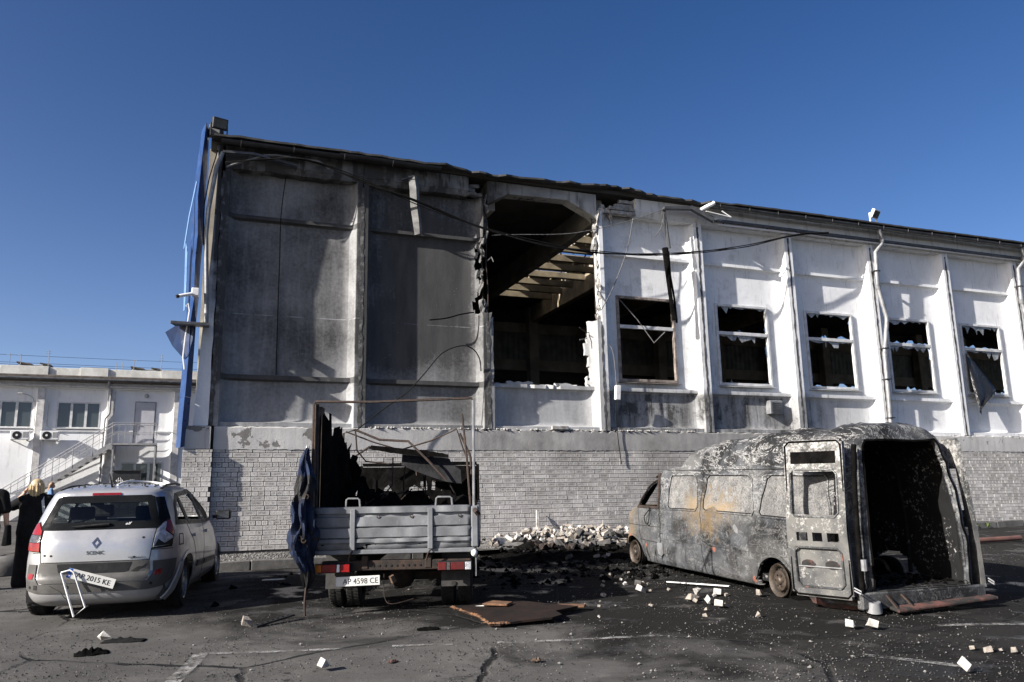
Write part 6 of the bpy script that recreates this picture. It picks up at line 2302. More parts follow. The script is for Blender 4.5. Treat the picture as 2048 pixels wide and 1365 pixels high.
    for y in (.84,):
        MB().tube([(-1.46, y, .08), (-1.47, y, .5), (-1.46, y * .99, 1.0), (-1.42, y * .93, 1.5), (-1.37, y * .84, 1.88)], .03, 8).build('rear_pillar', M['char'], V, smooth=1)
        MB().tube([(-1.53, y, .48), (-1.53, y, .60)], .035, 8).build('hinge', M['galv'], V)
    MB().tube([(-1.48, .72, .03), (-1.50, .73, .14)], [.09, .07], 12).build('lamp_remnant', M['galv'], V, smooth=1)
    # wheels: bare rims with charred tyre beads
    for x in (0, 4.3):
        for sg in (1, -1):
            fn = lambda a, b, h: Vector((x + a, sg * (.80 + h), max(.205 + b, .004)))
            w_ = MB().lathe([(.185, -.16), (.215, -.14), (.19, -.10), (.175, 0), (.19, .08), (.212, .10), (.205, .115), (.19, .10), (.165, .07), (.160, .02)], fn, 40, close=False).build('wheel', M['rim_burnt'], V, smooth=.8)
            MB().lathe([(.162, .03), (.13, .045), (.125, .09), (.10, .10), (.055, .085), (.05, .11), (.03, .125)], fn, 32).build('wheel_disc', M['rim_burnt'], w_, smooth=.8)
            for k in range(12):
                a = 2 * math.pi * k / 12
                c, s = math.cos(a) * .145, math.sin(a) * .145
                MB().lathe([(.015, .03), (.015, .048)], lambda p, q, h: fn(c + p, s + q, h), 8).build('vent_hole', M['seam'], w_)
            for k in range(6):
                a = 2 * math.pi * k / 6
                c, s = math.cos(a) * .078, math.sin(a) * .078
                MB().lathe([(.012, .09), (.012, .108)], lambda p, q, h: fn(c + p, s + q, h), 6).build('wheel_bolt', M['dark_steel'], w_)
            MB().lathe([(.212, -.12), (.232, -.08), (.236, 0), (.225, .06), (.21, .07), (.20, 0)], fn, 30, close=False).build('tyre_bead', M['char'], w_)
    for x in (0, 4.3):
        MB().tube([(x, -.75, .2), (x, .75, .2)], .06, 8).build('axle', M['char'], V)
    MB().box(-1.3, 4.6, -.5, .5, .10, .20).build('chassis', M['char'], V)
    # burnt tyre remains under the rear wheel and a torn skirt behind it
    MB().hull8([(.55, .80, .0), (-.30, .86, .0), (-.30, .66, .0), (.5, .66, .0), (.42, .82, .10), (-.16, .86, .03), (-.16, .7, .03), (.38, .7, .09)]).build('melted_tyre', M['char'], V)
    S([(-.46, .28), (-1.25, .20), (-1.22, .02), (-1.0, .05), (-.8, .03), (-.62, .10), (-.5, .20)], 'torn_skirt', M['burnt'], .012)
    S([(-.5, .16), (-.8, .04), (-1.0, .05), (-1.2, .02), (-1.2, -.03), (-.9, -.02), (-.62, .02)], 'torn_skirt_edge', M['red_rust'], .01, .012)

    # rear doors
    def rear_door(hx, hy, open_deg, sg, name='rear_door'):
        """hinge at (hx, hy); sg=+1 the left door"""
        t = math.radians(open_deg)
        d = Vector((-math.sin(t), -sg * math.cos(t), 0))
        nrm = Vector((-d.y, d.x, 0)) * sg          # towards the inner face
        lean = -.075
        P = lambda u, v, w: Vector((hx, hy, 0)) + d * u + nrm * w + Vector((.05 * (v - .2), sg * lean * max(0, v - .9), v))
        W = .74
        us = [0, .03, .08, .10, .13, .20, .24, .30, .36, .42, .48, .54, .58, .62, .66, .69, W]
        vsl = [.16, .20, .26, .30, .68, .72, .78, .88, .93, 1.04, 1.08, 1.58, 1.62, 1.67, 1.81, 1.85, 1.92, 1.95]
        cells = [[True] * (len(vsl) - 1) for _ in range(len(us) - 1)]
        for i in range(len(us) - 1):
            for k in range(len(vsl) - 1):
                u, v = (us[i] + us[i + 1]) / 2, (vsl[k] + vsl[k + 1]) / 2
                if .10 < u < .66 and 1.08 < v < 1.58:
                    cells[i][k] = False
                if .78 < v < .88 and (.10 < u < .24 or .30 < u < .42 or .48 < u < .62):
                    cells[i][k] = False
                if (u < .03 or u > .69) and (v > 1.92 or v < .20):
                    cells[i][k] = False

        def face(u, v):
            dep = 0.0
            if .10 < u < .64 and .28 < v < .70:
                dep = -.035
            if .08 < u < .67 and 1.66 < v < 1.82:
                dep = -.02
            return P(u, v, .03 + dep)
        vs, fs = sheet(cells, us, vsl, face, lambda u, v: P(u, v, -.03))
        if sg < 0:
            fs = [tuple(reversed(f)) for f in fs]
        D = mesh_obj(name, vs, fs, M['door_ash'], V)
        loop = lambda a, b, c, e, rr=.05: [P(a + rr, c, .035), P(b - rr, c, .035), P(b, c + rr, .035), P(b, e - rr, .035), P(b - rr, e, .035), P(a + rr, e, .035), P(a, e - rr, .035), P(a, c + rr, .035)]
        for q in ((.02, .72, .18, 1.935), (.085, .675, 1.06, 1.60), (.085, .655, .27, .71)):
            MB().tube(loop(*q), .012, 5, closed=True).build('door_bead', M['burnt'] if q[2] > .2 else M['char'], D, smooth=1)
        MB().hull8([P(.085, 1.675, .014), P(.66, 1.675, .014), P(.66, 1.815, .014), P(.085, 1.815, .014), P(.085, 1.675, .017), P(.66, 1.675, .017), P(.66, 1.815, .017), P(.085, 1.815, .017)]).build('upper_pressing', M['char'], D)
        for u in (.23, .52):
            b = MB()
            pl = [(u + .085 * math.cos(2 * math.pi * k / 14) * (1 + .12 * math.sin(3 * k)), .52 + .05 * math.sin(2 * math.pi * k / 14)) for k in range(14)]
            b.prism(pl, lambda a, c, w: P(a, c, w), 0.0, .0)
            b = MB()
            b.prism(pl, lambda a, c, w: P(a, c, w), -.002, .002)
            b.build('rust_ring', M['red_rust'], D)
            MB().hull8([P(u - .03, .515, .002), P(u + .03, .515, .002), P(u + .03, .53, .002), P(u - .03, .53, .002), P(u - .03, .515, .004), P(u + .03, .515, .004), P(u + .03, .53, .004), P(u - .03, .53, .004)]).build('slot', M['seam'], D)
        MB().hull8([P(.10, .49, -.004), P(.64, .49, -.004), P(.64, .50, -.004), P(.10, .50, -.004), P(.10, .49, .012), P(.64, .49, .012), P(.64, .50, .012), P(.10, .50, .012)]).build('door_rail', M['galv'], D)
        MB().tube([P(-.02, .30, .05), P(-.10, .27, .06), P(-.10, .24, .06), P(-.02, .27, .05)], .009, 5).build('check_strap', M['galv'], D)
        return D
    rear_door(-1.47, .94, 245, 1)
    rear_door(-1.44, -.90, 258, -1)
    return V


build_van()


# ------------------------------------------------------------------ burnt flatbed truck
def m_tailgate():
    t = NT('grey_tailgate_paint')
    v = t.coords()
    n = t.noise(v, 3.5, 6, .65)
    col = t.mix(t.rng(n, .35, .65), (0.165, 0.172, 0.185), (0.12, 0.126, 0.136))
    chip = t.rng(t.noise(v, 17, 5, .7), .66, .70)
    col = t.mix(t.math('MULTIPLY', chip, .9), col, (0.30, 0.285, 0.26))
    st = t.rng(t.noise(t.scale(v, (1, 6, 1)), 2.5, 5, .7), .60, .72)
    col = t.mix(t.math('MULTIPLY', st, .4), col, (0.10, 0.085, 0.07))
    return t.done(col, .5, .1, t.bump(t.noise(v, 4, 4, .6, .6), .22, .03), .4)


M['tailgate'] = m_tailgate()
M['tarp'] = plain('blue_tarpaulin', (0.016, 0.026, 0.058), (0.006, 0.009, 0.020), 4, .75, bump=.5, spec=.15)
M['tarp_grey'] = plain('scorched_tarpaulin', (0.022, 0.022, 0.0235), (0.007, 0.007, 0.0075), 5, .6, bump=.4, spec=.15)
M['wood'] = plain('scorched_plank', (0.05, 0.036, 0.027), (0.010, 0.009, 0.008), 6, .85, bump=.3)
M['wood_edge'] = plain('brown_plank_edge', (0.11, 0.07, 0.043), (0.05, 0.032, 0.022), 9, .8, bump=.3)
M['flap'] = plain('dusty_mudflap', (0.034, 0.033, 0.032), (0.020, 0.019, 0.0185), 6, .85)
M['yellow'] = plain('yellow_paint', (0.45, 0.30, 0.02), (0.25, 0.16, 0.02), 6, .7)


def build_truck():
    T = empty('flatbed_truck', tuple(gpt(-1.47, 10.70)), ground_frame(-1.47, 10.70, math.radians(2)))
    tag(T, 'burnt grey dropside truck with bare rusty tarpaulin hoops seen from behind', 'truck')
    XG = -.80
    # tailgate: pressed sheet with three proud ribs
    prof = [(.755, 0), (.83, 0), (.835, .022), (.845, .03), (.875, .03), (.885, .004), (.90, .0), (.905, .030), (1.0, .032), (1.01, .0), (1.03, .0), (1.035, .03), (1.13, .032), (1.14, 0), (1.185, 0), (1.19, .034), (1.25, .034), (1.255, .0)]
    r = random.Random(3)
    vs, fs = [], []
    ys = np.linspace(-.90, .98, 40)
    for i, y in enumerate(ys):
        for z, p in prof:
            w = .007 * math.sin(y * 9 + z * 14) + .006 * math.sin(y * 23 + z * 31) + r.uniform(-.004, .004)
            vs.append((XG - p + w, y, z))
        if i:
            m = len(prof)
            b = m * i
            fs += [(b - m + q, b + q, b + q + 1, b - m + q + 1) for q in range(m - 1)]
    g = mesh_obj('tailgate', vs, fs, M['tailgate'], T, smooth=.4)
    s_ = g.modifiers.new('thick', 'SOLIDIFY')
    s_.thickness = .008
    for y in (.515, -.415):
        MB().box(XG - .062, XG - .034, y - .032, y + .032, .75, 1.235).build('tailgate_post', M['tailgate'], g, bevel=.008)
        MB().tube([(XG - .05, y, .74), (XG - .05, y + .03, .70), (XG - .02, y + .05, .62)], .012, 6).build('tailgate_hinge', M['dark_steel'], g)
    MB().box(XG - .05, XG + .02, -.995, -.905, .76, 1.25).build('corner_post', M['tailgate'], T, bevel=.015)
    MB().box(XG - .03, XG + .02, .985, 1.02, .76, 1.25).build('corner_post', M['tailgate'], T, bevel=.015)
    for y0, y1 in ((.61, .435), (-.475, -.68)):
        MB().tube([(XG, y0, 1.24), (XG - .01, y0 - .01, 1.345), (XG - .01, y0 - .03, 1.36), (XG - .01, y1 + .03, 1.36), (XG - .01, y1 + .01, 1.345), (XG, y1, 1.24)], .012, 6).build('grab_loop', M['galv'], T, smooth=1)
    for y in (.21, -.19, -.77):
        MB().lathe([(.022, 0), (.022, .008), (.014, .008), (.014, 0)], lambda a, b, h: Vector((XG - .04 - h, y + a, 1.14 + b)), 10, close=False).build('lashing_eye', M['dark_steel'], g)
    MB().tube([(XG - .04, -.95, 1.20), (XG - .08, -.97, 1.18), (XG - .05, -1.0, 1.14)], .03, 8).build('corner_latch', M['dark_steel'], T)
    # sides and floor of the bed
    for y in (1.0, -.98):
        MB().box(XG + .02, 2.2, y - .02, y + .02, .80, 1.22).build('side_board', M['dark_steel'] if y > 0 else M['tailgate'], T, bevel=.008)
    MB().box(XG, 2.2, -.97, .98, .76, .82).build('bed_floor', M['char'], T)
    MB().box(XG - .02, XG + .1, -.97, .98, .70, .755).build('rear_sill', M['tailgate'], T, bevel=.008)
    # rear hoop and the rest of the frame
    tube = lambda name, pts, rad, mat=M['rust'], n=6: MB().tube(pts, rad, n).build(name, mat, T, smooth=1)
    tube('rear_hoop', [(XG, 1.02, 1.2), (XG, 1.02, 2.52), (XG, 1.0, 2.545), (XG, .3, 2.53), (XG, -.92, 2.56), (XG, -.945, 2.54)], .016)
    tube('rear_hoop_post', [(XG, -.945, 2.56), (XG, -.945, 1.9), (XG - .003, -.94, 1.24)], .016, M['galv'])
    tube('loose_post', [(XG + .15, -.80, 2.38), (XG + .05, -.86, 1.8), (XG + .02, -.90, 1.24)], .014)
    tube('collapsed_hoop', [(.9, .97, 1.1), (1.0, .97, 2.25), (1.0, .80, 2.30), (1.0, .45, 2.15), (1.0, .03, 2.12), (.9, -.25, 1.85), (.9, -.52, 1.56)], .018)
    tube('collapsed_hoop', [(1.1, .95, 2.28), (1.1, .55, 2.12), (1.1, .16, 2.0), (1.1, -.30, 2.13), (1.1, -.67, 2.29), (1.15, -.76, 2.0), (1.15, -.80, 1.9)], .013)
    tube('collapsed_hoop', [(1.5, -.70, 2.25), (1.5, -.86, 1.9), (1.5, -.90, 1.2)], .018)
    tube('collapsed_hoop', [(1.0, .80, 2.31), (1.05, .78, 2.0), (1.4, .70, 1.85), (1.4, .3, 1.80)], .012)
    tube('front_hoop', [(2.15, .98, 1.2), (2.15, .98, 1.95), (2.15, .75, 2.1)], .018, M['dark_steel'])
    # left side: planks and scorched tarpaulin still standing
    r = random.Random(5)
    for k in range(7):
        x0 = XG + .03 + k * .19
        top = 2.52 - .045 * k * k * .6 + r.uniform(-.05, .03)
        o = MB().hull8([(x0, .97, 1.0), (x0 + .175, .97, 1.0), (x0 + .175, 1.0, 1.0), (x0, 1.0, 1.0), (x0 + r.uniform(-.02, .02), .965, top), (x0 + .165, .965, top - r.uniform(0, .2)), (x0 + .165, .995, top - r.uniform(0, .15)), (x0, .995, top)])
        o.build('side_plank', M['wood'], T)
    MB().hull8([(XG - .01, .99, 1.15), (XG + .03, .99, 1.15), (XG + .03, 1.03, 1.15), (XG - .01, 1.03, 1.15), (XG - .01, .99, 2.52), (XG + .03, .99, 2.52), (XG + .03, 1.03, 2.52), (XG - .01, 1.03, 2.52)]).build('plank_edge', M['wood_edge'], T, bevel=.006)
    vs, fs = [], []
    nx, nz = 16, 14
    for i in range(nx + 1):
        for k in range(nz + 1):
            a, b = i / nx, k / nz
            top = 2.48 - .62 * a ** 1.1 + .07 * math.sin(a * 17) + .05 * math.sin(a * 41)
            z = .9 + (top - .9) * b
            vs.append((XG + .1 + 2.0 * a, .93 - .06 * math.sin(b * 8 + a * 13) * a - .10 * a * b + .03 * math.sin(a * 30), z))
    for i in range(nx):
        for k in range(nz):
            if k == nz - 1 and r.random() < .35:
                continue
            q = i * (nz + 1) + k
            fs.append((q, q + 1, q + nz + 2, q + nz + 1))
    o = mesh_obj('scorched_side_sheet', vs, fs, M['char'], T)
    o.modifiers.new('thick', 'SOLIDIFY').thickness = .01
    # heap of burnt load, a black board leaning on the right, the cab behind
    vs, fs = [], []
    N = 22
    for i in range(N + 1):
        for k in range(N + 1):
            a, b = i / N, k / N
            x, y = 0.2 + 1.9 * a, -.93 + 1.86 * b
            z = .84 + .42 * math.sin(math.pi * min(1, a * 1.4)) * (.5 + .5 * math.sin(b * 7 + 1)) + .10 * math.sin(a * 23) * math.sin(b * 19) + r.uniform(-.03, .03)
            vs.append((x, y, z))
    fs = [(i * (N + 1) + k, i * (N + 1) + k + 1, (i + 1) * (N + 1) + k + 1, (i + 1) * (N + 1) + k) for i in range(N) for k in range(N)]
    mesh_obj('burnt_load', vs, fs, M['char'], T)
    vs, fs = [], []
    for i in range(13):
        for k in range(5):
            a, b = i / 12, k / 4
            vs.append((-.3 + .9 * b, .75 - 1.5 * a, 1.02 + .10 * math.sin(a * 8 + b * 3) + .12 * b + .04 * math.sin(a * 19)))
    mesh_obj('fallen_tarpaulin', vs, [(i * 5 + k, i * 5 + k + 1, (i + 1) * 5 + k + 1, (i + 1) * 5 + k) for i in range(12) for k in range(4)], M['tarp'], T, smooth=2).modifiers.new('thick', 'SOLIDIFY').thickness = .006
    poly = [(.13, 1.98), (-.18, 2.0), (-.45, 1.93), (-.56, 1.86), (-.60, 1.78), (-.66, 1.74), (-.72, 1.70), (-.74, 1.50), (-.52, 1.53), (-.25, 1.62), (.0, 1.72), (.14, 1.78)]
    MB().prism(poly, lambda u, v, w: Vector((1.0 + w + (v - 1.5) * .3, u, v)), 0, .02).build('leaning_board', M['tarp_grey'], T)
    poly = [(.60, 2.02), (.56, 2.07), (.30, 2.04), (.05, 2.01), (-.30, 1.97), (-.55, 1.92), (-.55, 1.88), (-.20, 1.90), (.10, 1.93), (.35, 1.97)]
    MB().prism(poly, lambda u, v, w: Vector((.95 + w, u, v)), 0, .07).build('charred_beam', M['char'], T)
    # more wreckage: twisted sheets and rods in the bed
    for k in range(11):
        x, y, z = r.uniform(.3, 2.3), r.uniform(-.8, .75), r.uniform(1.0, 1.55)
        vs, fs = [], []
        a = r.uniform(0, 6.3)
        L, Wd = r.uniform(.3, .8), r.uniform(.1, .35)
        for i in range(7):
            for j in range(4):
                u, v = (i / 6 - .5) * L, (j / 3 - .5) * Wd
                vs.append((x + u * math.cos(a), y + u * math.sin(a) * .9, z + v + .10 * math.sin(i * 1.6 + k) + .05 * math.sin(j * 2 + i) + r.uniform(-.02, .02)))
        o = mesh_obj('twisted_sheet', vs, [(i * 4 + j, (i + 1) * 4 + j, (i + 1) * 4 + j + 1, i * 4 + j + 1) for i in range(6) for j in range(3)], M['char'], T)
        o.modifiers.new('thick', 'SOLIDIFY').thickness = .008
    for k in range(8):
        p0 = Vector((r.uniform(.4, 2.2), r.uniform(-.85, .85), r.uniform(1.0, 1.5)))
        p1 = p0 + Vector((r.uniform(-.4, .4), -p0.y * r.uniform(.2, 1.2), r.uniform(.1, .6)))
        tube('bent_rod', [p0, (p0 + p1) / 2 + Vector((0, r.uniform(-.1, .1), r.uniform(-.1, .12))), p1], .011, M['dark_steel'], 5)
    # cab shell with its three rear window openings
    ys = [-.98, -.37, -.20, -.12, .17, .29, .58, .98]
    zs = [.75, 1.39, 1.53, 1.78, 1.92]
    cells = [[True] * (len(zs) - 1) for _ in range(len(ys) - 1)]
    for i in (1, 3, 5):
        cells[i][1] = False
    for i in range(3, 7):
        cells[i][3] = i in (3,)
    cells[0][3] = False
    vs, fs = sheet(cells, ys, zs, lambda y, z: Vector((2.55, y, z)), lambda y, z: Vector((2.60, y, z)), .012, r)
    mesh_obj('cab_rear_panel', vs, fs, M['char'], T)
    mb = MB()
    for y in (-.28, .02):
        mb.tube([(2.57, y, 1.39), (2.57, y, 1.53)], .008, 4)
    mb.tube([(2.57, -.37, 1.46), (2.57, .17, 1.46)], .008, 4)
    mb.build('window_bars', M['char'], T)
    for y in (-.98, .94):
        MB().box(2.62, 2.70, y, y + .05, .5, 1.80).build('cab_pillar', M['char'], T)
        MB().box(3.55, 3.65, y, y + .05, .5, 1.2).build('cab_pillar', M['char'], T)
        MB().box(2.7, 3.9, y, y + .05, .45, 1.15).build('cab_door', M['dark_steel'], T, bevel=.02)
    MB().hull8([(3.6, -.95, .45), (4.6, -.85, .45), (4.6, .85, .45), (3.6, .95, .45), (3.6, -.95, 1.25), (4.5, -.8, .95), (4.5, .8, .95), (3.6, .95, 1.25)]).build('bonnet', M['dark_steel'], T, bevel=.05, seg=2)
    MB().box(2.6, 3.6, -.93, .93, 1.80, 1.84).build('cab_roof', M['char'], T)
    MB().tube([(1.6, -.86, 1.0), (1.6, -.88, 1.55)], .03, 6).build('yellow_post', M['yellow'], T)
    # running gear
    for y in (.38, -.38):
        MB().box(XG + .05, 4.2, y - .04, y + .04, .52, .68).build('chassis_rail', M['dark_steel'], T, bevel=.008)
    MB().box(XG + .06, XG + .16, -.90, .90, .50, .62).build('rear_crossmember', M['dark_steel'], T, bevel=.01)
    for k in range(9):
        y = -.28 + k * .07
        MB().lathe([(.014, 0), (.014, .006)], lambda a, b, h: Vector((XG + .058 - h, y + a, .56 + b)), 8).build('frame_hole', M['seam'], T)
    MB().box(XG + .3, XG + .55, -.62, -.30, .45, .75).build('spare_box', M['char'], T, bevel=.02)
    MB().tube([(0, -.9, .36), (0, .9, .36)], .06, 8).build('axle', M['dark_steel'], T)
    MB().lathe([(.05, -.16), (.14, -.10), (.16, 0), (.14, .10), (.05, .16)], lambda a, b, h: Vector((a, .0 + h, .36 + b)), 16).build('differential', M['dark_steel'], T, smooth=.8)
    for sg in (1, -1):
        for y, nm in ((.81, 1), (.595, 0)):
            wheel(T, 0, sg * y, .345, .175, sg, M['rubber'], M['dark_steel'], 0, rr=.20)
        wheel(T, 2.9, sg * .80, .345, .175, sg, M['rubber'], M['dark_steel'], 0, rr=.20)
        fl = MB().hull8([(XG + .22, sg * .88, .28), (XG + .24, sg * .88, .28), (XG + .24, sg * .53, .28), (XG + .22, sg * .53, .28), (XG + .25, sg * .88, .70), (XG + .27, sg * .88, .70), (XG + .27, sg * .53, .70), (XG + .25, sg * .53, .70)])
        fl.build('mudflap', M['flap'], T)
        MB().lathe([(.03, 0), (.03, .008)], lambda a, b, h: Vector((XG + .216 - h, sg * .68 + a, .315 + b)), 10).build('round_reflector', M['red_rust'], T)
    # lamps
    for sg in (1, -1):
        y0, y1 = (.965, .545) if sg > 0 else (-.905, -.50)
        lm = MB().box(XG - .02, XG + .05, min(y0, y1), max(y0, y1), .49, .60).build('rear_lamp', M['black_plastic'], T, bevel=.008)
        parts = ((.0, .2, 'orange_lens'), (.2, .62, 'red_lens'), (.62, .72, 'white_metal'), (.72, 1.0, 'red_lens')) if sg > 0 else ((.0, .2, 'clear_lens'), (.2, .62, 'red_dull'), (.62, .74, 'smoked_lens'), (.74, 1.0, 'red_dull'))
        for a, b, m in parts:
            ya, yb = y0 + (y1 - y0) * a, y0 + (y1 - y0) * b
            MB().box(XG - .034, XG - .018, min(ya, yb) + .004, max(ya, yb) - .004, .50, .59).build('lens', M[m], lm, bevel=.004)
    MB().lathe([(.001, -.045), (.03, -.03), (.042, 0), (.03, .03), (.001, .045)], lambda a, b, h: Vector((XG - .02 + a, -.94 + b, .69 + h)), 14).build('marker_lamp', M['white_metal'], T, smooth=2)
    MB().box(XG - .0, XG + .02, -.965, -.95, .42, .72).build('side_bracket', M['tailgate'], T)
    q = Matrix.Translation((XG + .02, .455, .39)) @ Matrix.Rotation(-math.pi / 2, 4, 'Z') @ Matrix.Rotation(math.pi / 2, 4, 'X') @ Matrix.Rotation(.025, 4, 'Z')
    pl = MB().box(-.26, .26, -.056, .056, -.004, 0, q).build('number_plate', M['plate_white'], T, bevel=.002)
    text_obj('AP 4598 CE', .092, M['plate_black'], pl, q @ Matrix.Translation((.03, -.004, .001)), .0012, sx=.93)
    MB().tube(cable_pts([(XG + .06, .15, .46), (XG + .04, .14, .2), (XG, .05, .12), (XG + .1, -.2, .16)], 12), .005, 5).build('hanging_pipe', M['dark_steel'], T)
    MB().bar((XG + .04, .06, .44), (XG + .06, .03, .36), .05, .05).build('tow_hook', M['wood_edge'], T)
    # tarpaulin hanging in folds off the rear corner
    vs, fs = [], []
    nz, nt = 40, 56
    for i in range(nz + 1):
        a = i / nz
        z = 1.98 - 1.66 * a
        wid = lerp_tab([(0, .012), (.12, .05), (.28, .095), (.34, .10), (.5, .105), (.62, .13), (.75, .11), (.85, .07), (.93, .075), (1, .012)], a)
        cy = lerp_tab([(0, 1.06), (.25, 1.08), (.6, 1.085), (.85, 1.04), (1, 1.05)], a)
        dep = lerp_tab([(0, .03), (.3, .10), (.6, .14), (.85, .07), (1, .01)], a)
        for k in range(nt):
            t = 2 * math.pi * k / nt
            tri = lambda q: 2 / math.pi * math.asin(math.sin(q))
            f = 1 + .34 * tri(6 * t + 3.5 * a + 2 * math.sin(a * 9)) + .20 * tri(10 * t - 6 * a + 1.5 * math.sin(a * 17)) + .20 * tri(2 * t + 13 * a) + r.uniform(-.07, .07)
            vs.append((XG - .05 - 1.0 * dep + 1.15 * dep * math.sin(t) * f, cy + wid * math.cos(t) * f + .02 * math.sin(a * 19), z + .02 * math.sin(4 * t + a * 25)))
        if i:
            b = nt * i
            fs += [(b - nt + q, b - nt + (q + 1) % nt, b + (q + 1) % nt, b + q) for q in range(nt)]
    midx = []
    for i in range(nz):
        for k in range(nt):
            midx.append(1 if .18 < i / nz < .36 or ((i * 3 + k * 2) % 19 < 3 and i / nz > .5) or i / nz > .86 else 0)
    me_o = mesh_obj('hanging_tarpaulin', vs, fs, None, T, smooth=.5, mats=[M['tarp'], M['tarp_grey']], midx=midx)
    for z, y in ((1.40, 1.02), (.93, 1.09), (.90, 1.04)):
        MB().lathe([(.03, 0), (.032, .01), (.018, .012), (.016, 0)], lambda a, b, h: Vector((XG - .30 - h, y + a, z + b)), 12, close=False).build('eyelet', M['dark_steel'], me_o)
    MB().tube([(XG - .08, 1.05, .34), (XG - .09, 1.06, .15), (XG - .1, 1.05, .02)], .014, 5).build('tarp_cord', M['dark_steel'], me_o)
    MB().tube([(XG - .06, 1.14, 1.5), (XG - .06, 1.07, 2.0)], .02, 5).build('tarp_edge', M['white_metal'], me_o)
    # underside shading pieces
    MB().box(.9, 2.2, -.8, -.45, .40, .74).build('fuel_tank', M['char'], T, bevel=.04)
    return T


build_truck()
# ------------------------------------------------------------------ people
def skin_mat(name, c):
    return plain(name, c, tuple(q * .85 for q in c), 6, .55)


M['skin'] = skin_mat('skin', (0.44, 0.27, 0.20))
M['black_cloth'] = plain('black_cloth', (0.007, 0.007, 0.0075), (0.012, 0.012, 0.013), 9, .95, bump=.2, spec=.1)
M['black_trousers'] = plain('black_trousers', (0.006, 0.006, 0.007), (0.010, 0.010, 0.011), 7, .95, spec=.1)
M['denim'] = plain('blue_denim', (0.10, 0.19, 0.33), (0.07, 0.13, 0.24), 14, .9, bump=.2)
M['pale_cloth'] = plain('pale_trousers', (0.44, 0.42, 0.38), (0.36, 0.34, 0.31), 8, .9)
M['strap'] = plain('light_grey_strap', (0.40, 0.42, 0.44), (0.33, 0.34, 0.36), 8, .8)


def m_hair(name, a, b):
    t = NT(name)
    v = t.coords()
    n = t.noise(t.scale(v, (60, 60, 3)), 1.0, 4, .6)
    return t.done(t.mix(t.rng(n, .38, .62), a, b), .5, 0, t.bump(n, .7, .01))


M['blonde'] = m_hair('blonde_hair', (0.55, 0.43, 0.24), (0.24, 0.165, 0.085))
M['brown_hair'] = m_hair('light_brown_hair', (0.30, 0.17, 0.08), (0.13, 0.07, 0.035))


def blob(bm, a, b, ra, rb, fa=1.0, fb=None, n=14):
    """tapered limb from a to b with rounded ends; fa flattens it front to back"""
    fb = fa if fb is None else fb
    a, b = Vector(a), Vector(b)
    d = (b - a)
    L = d.length
    d = d.normalized() if L > 1e-6 else Vector((0, 0, 1))
    u = d.cross(Vector((0, 1, 0)))
    u = u.normalized() if u.length > .05 else Vector((1, 0, 0))
    w = d.cross(u).normalized()
    rings = []
    S = []
    for k in range(5):
        t = math.pi / 2 * (1 - k / 4)
        S.append((-math.sin(t) * ra, math.cos(t) * ra, fa))
    for k in range(5):
        t = math.pi / 2 * k / 4
        S.append((L + math.sin(t) * rb, math.cos(t) * rb, fb))
    for h, r, f in S:
        r = max(r, .001)
        rings.append([bm.verts.new(a + d * h + u * math.cos(2 * math.pi * k / n) * r + w * math.sin(2 * math.pi * k / n) * r * f) for k in range(n)])
    for i in range(len(rings) - 1):
        for k in range(n):
            l = (k + 1) % n
            bm.faces.new((rings[i][k], rings[i][l], rings[i + 1][l], rings[i + 1][k]))
    bm.faces.new(list(reversed(rings[0])))
    bm.faces.new(rings[-1])


def figure(name, parts, mat, parent=None, voxel=.012, smooth=6):
    bm = bmesh.new()
    for p in parts:
        blob(bm, *p)
    bmesh.ops.recalc_face_normals(bm, faces=bm.faces)
    me = bpy.data.meshes.new(name)
    bm.to_mesh(me)
    bm.free()
    o = mesh_link(name, me, mat, parent, smooth=3.1)
    m = o.modifiers.new('one surface', 'REMESH')
    m.mode = 'VOXEL'
    m.voxel_size = voxel
    m.use_smooth_shade = True
    s = o.modifiers.new('soften', 'SMOOTH')
    s.factor = .5
    s.iterations = smooth
    # one surface, settled into plain mesh data
    dg = bpy.context.evaluated_depsgraph_get()
    new = bpy.data.meshes.new_from_object(o.evaluated_get(dg))
    o.modifiers.clear()
    o.data = new
    new.materials.clear()
    new.materials.append(mat)
    new.polygons.foreach_set('use_smooth', [True] * len(new.polygons))
    return o


def hand(p, d, side, curl=.5):
    """palm and five fingers as limbs: p wrist, d direction of the fingers, side: thumb side"""
    p, d, side = Vector(p), Vector(d).normalized(), Vector(side).normalized()
    n = d.cross(side).normalized()
    out = [(p, p + d * .075, .026, .034, .55)]
    for k, ln in enumerate((.066, .075, .070, .055)):
        b = p + d * .085 + side * (.030 - .020 * k)
        m_ = b + d * ln * .55 + n * curl * .012
        e = m_ + d * ln * .45 * (1 - curl * .5) + n * curl * .03
        out += [(b - d * .02, m_, .0095, .0085), (m_, e, .0085, .007)]
    t0 = p + d * .025 + side * .03
    t1 = t0 + (d * .6 + side * .8).normalized() * .04
    out += [(t0 - side * .012, t1, .012, .010), (t1, t1 + (d * .9 + side * .25).normalized() * .032, .010, .008)]
    return out


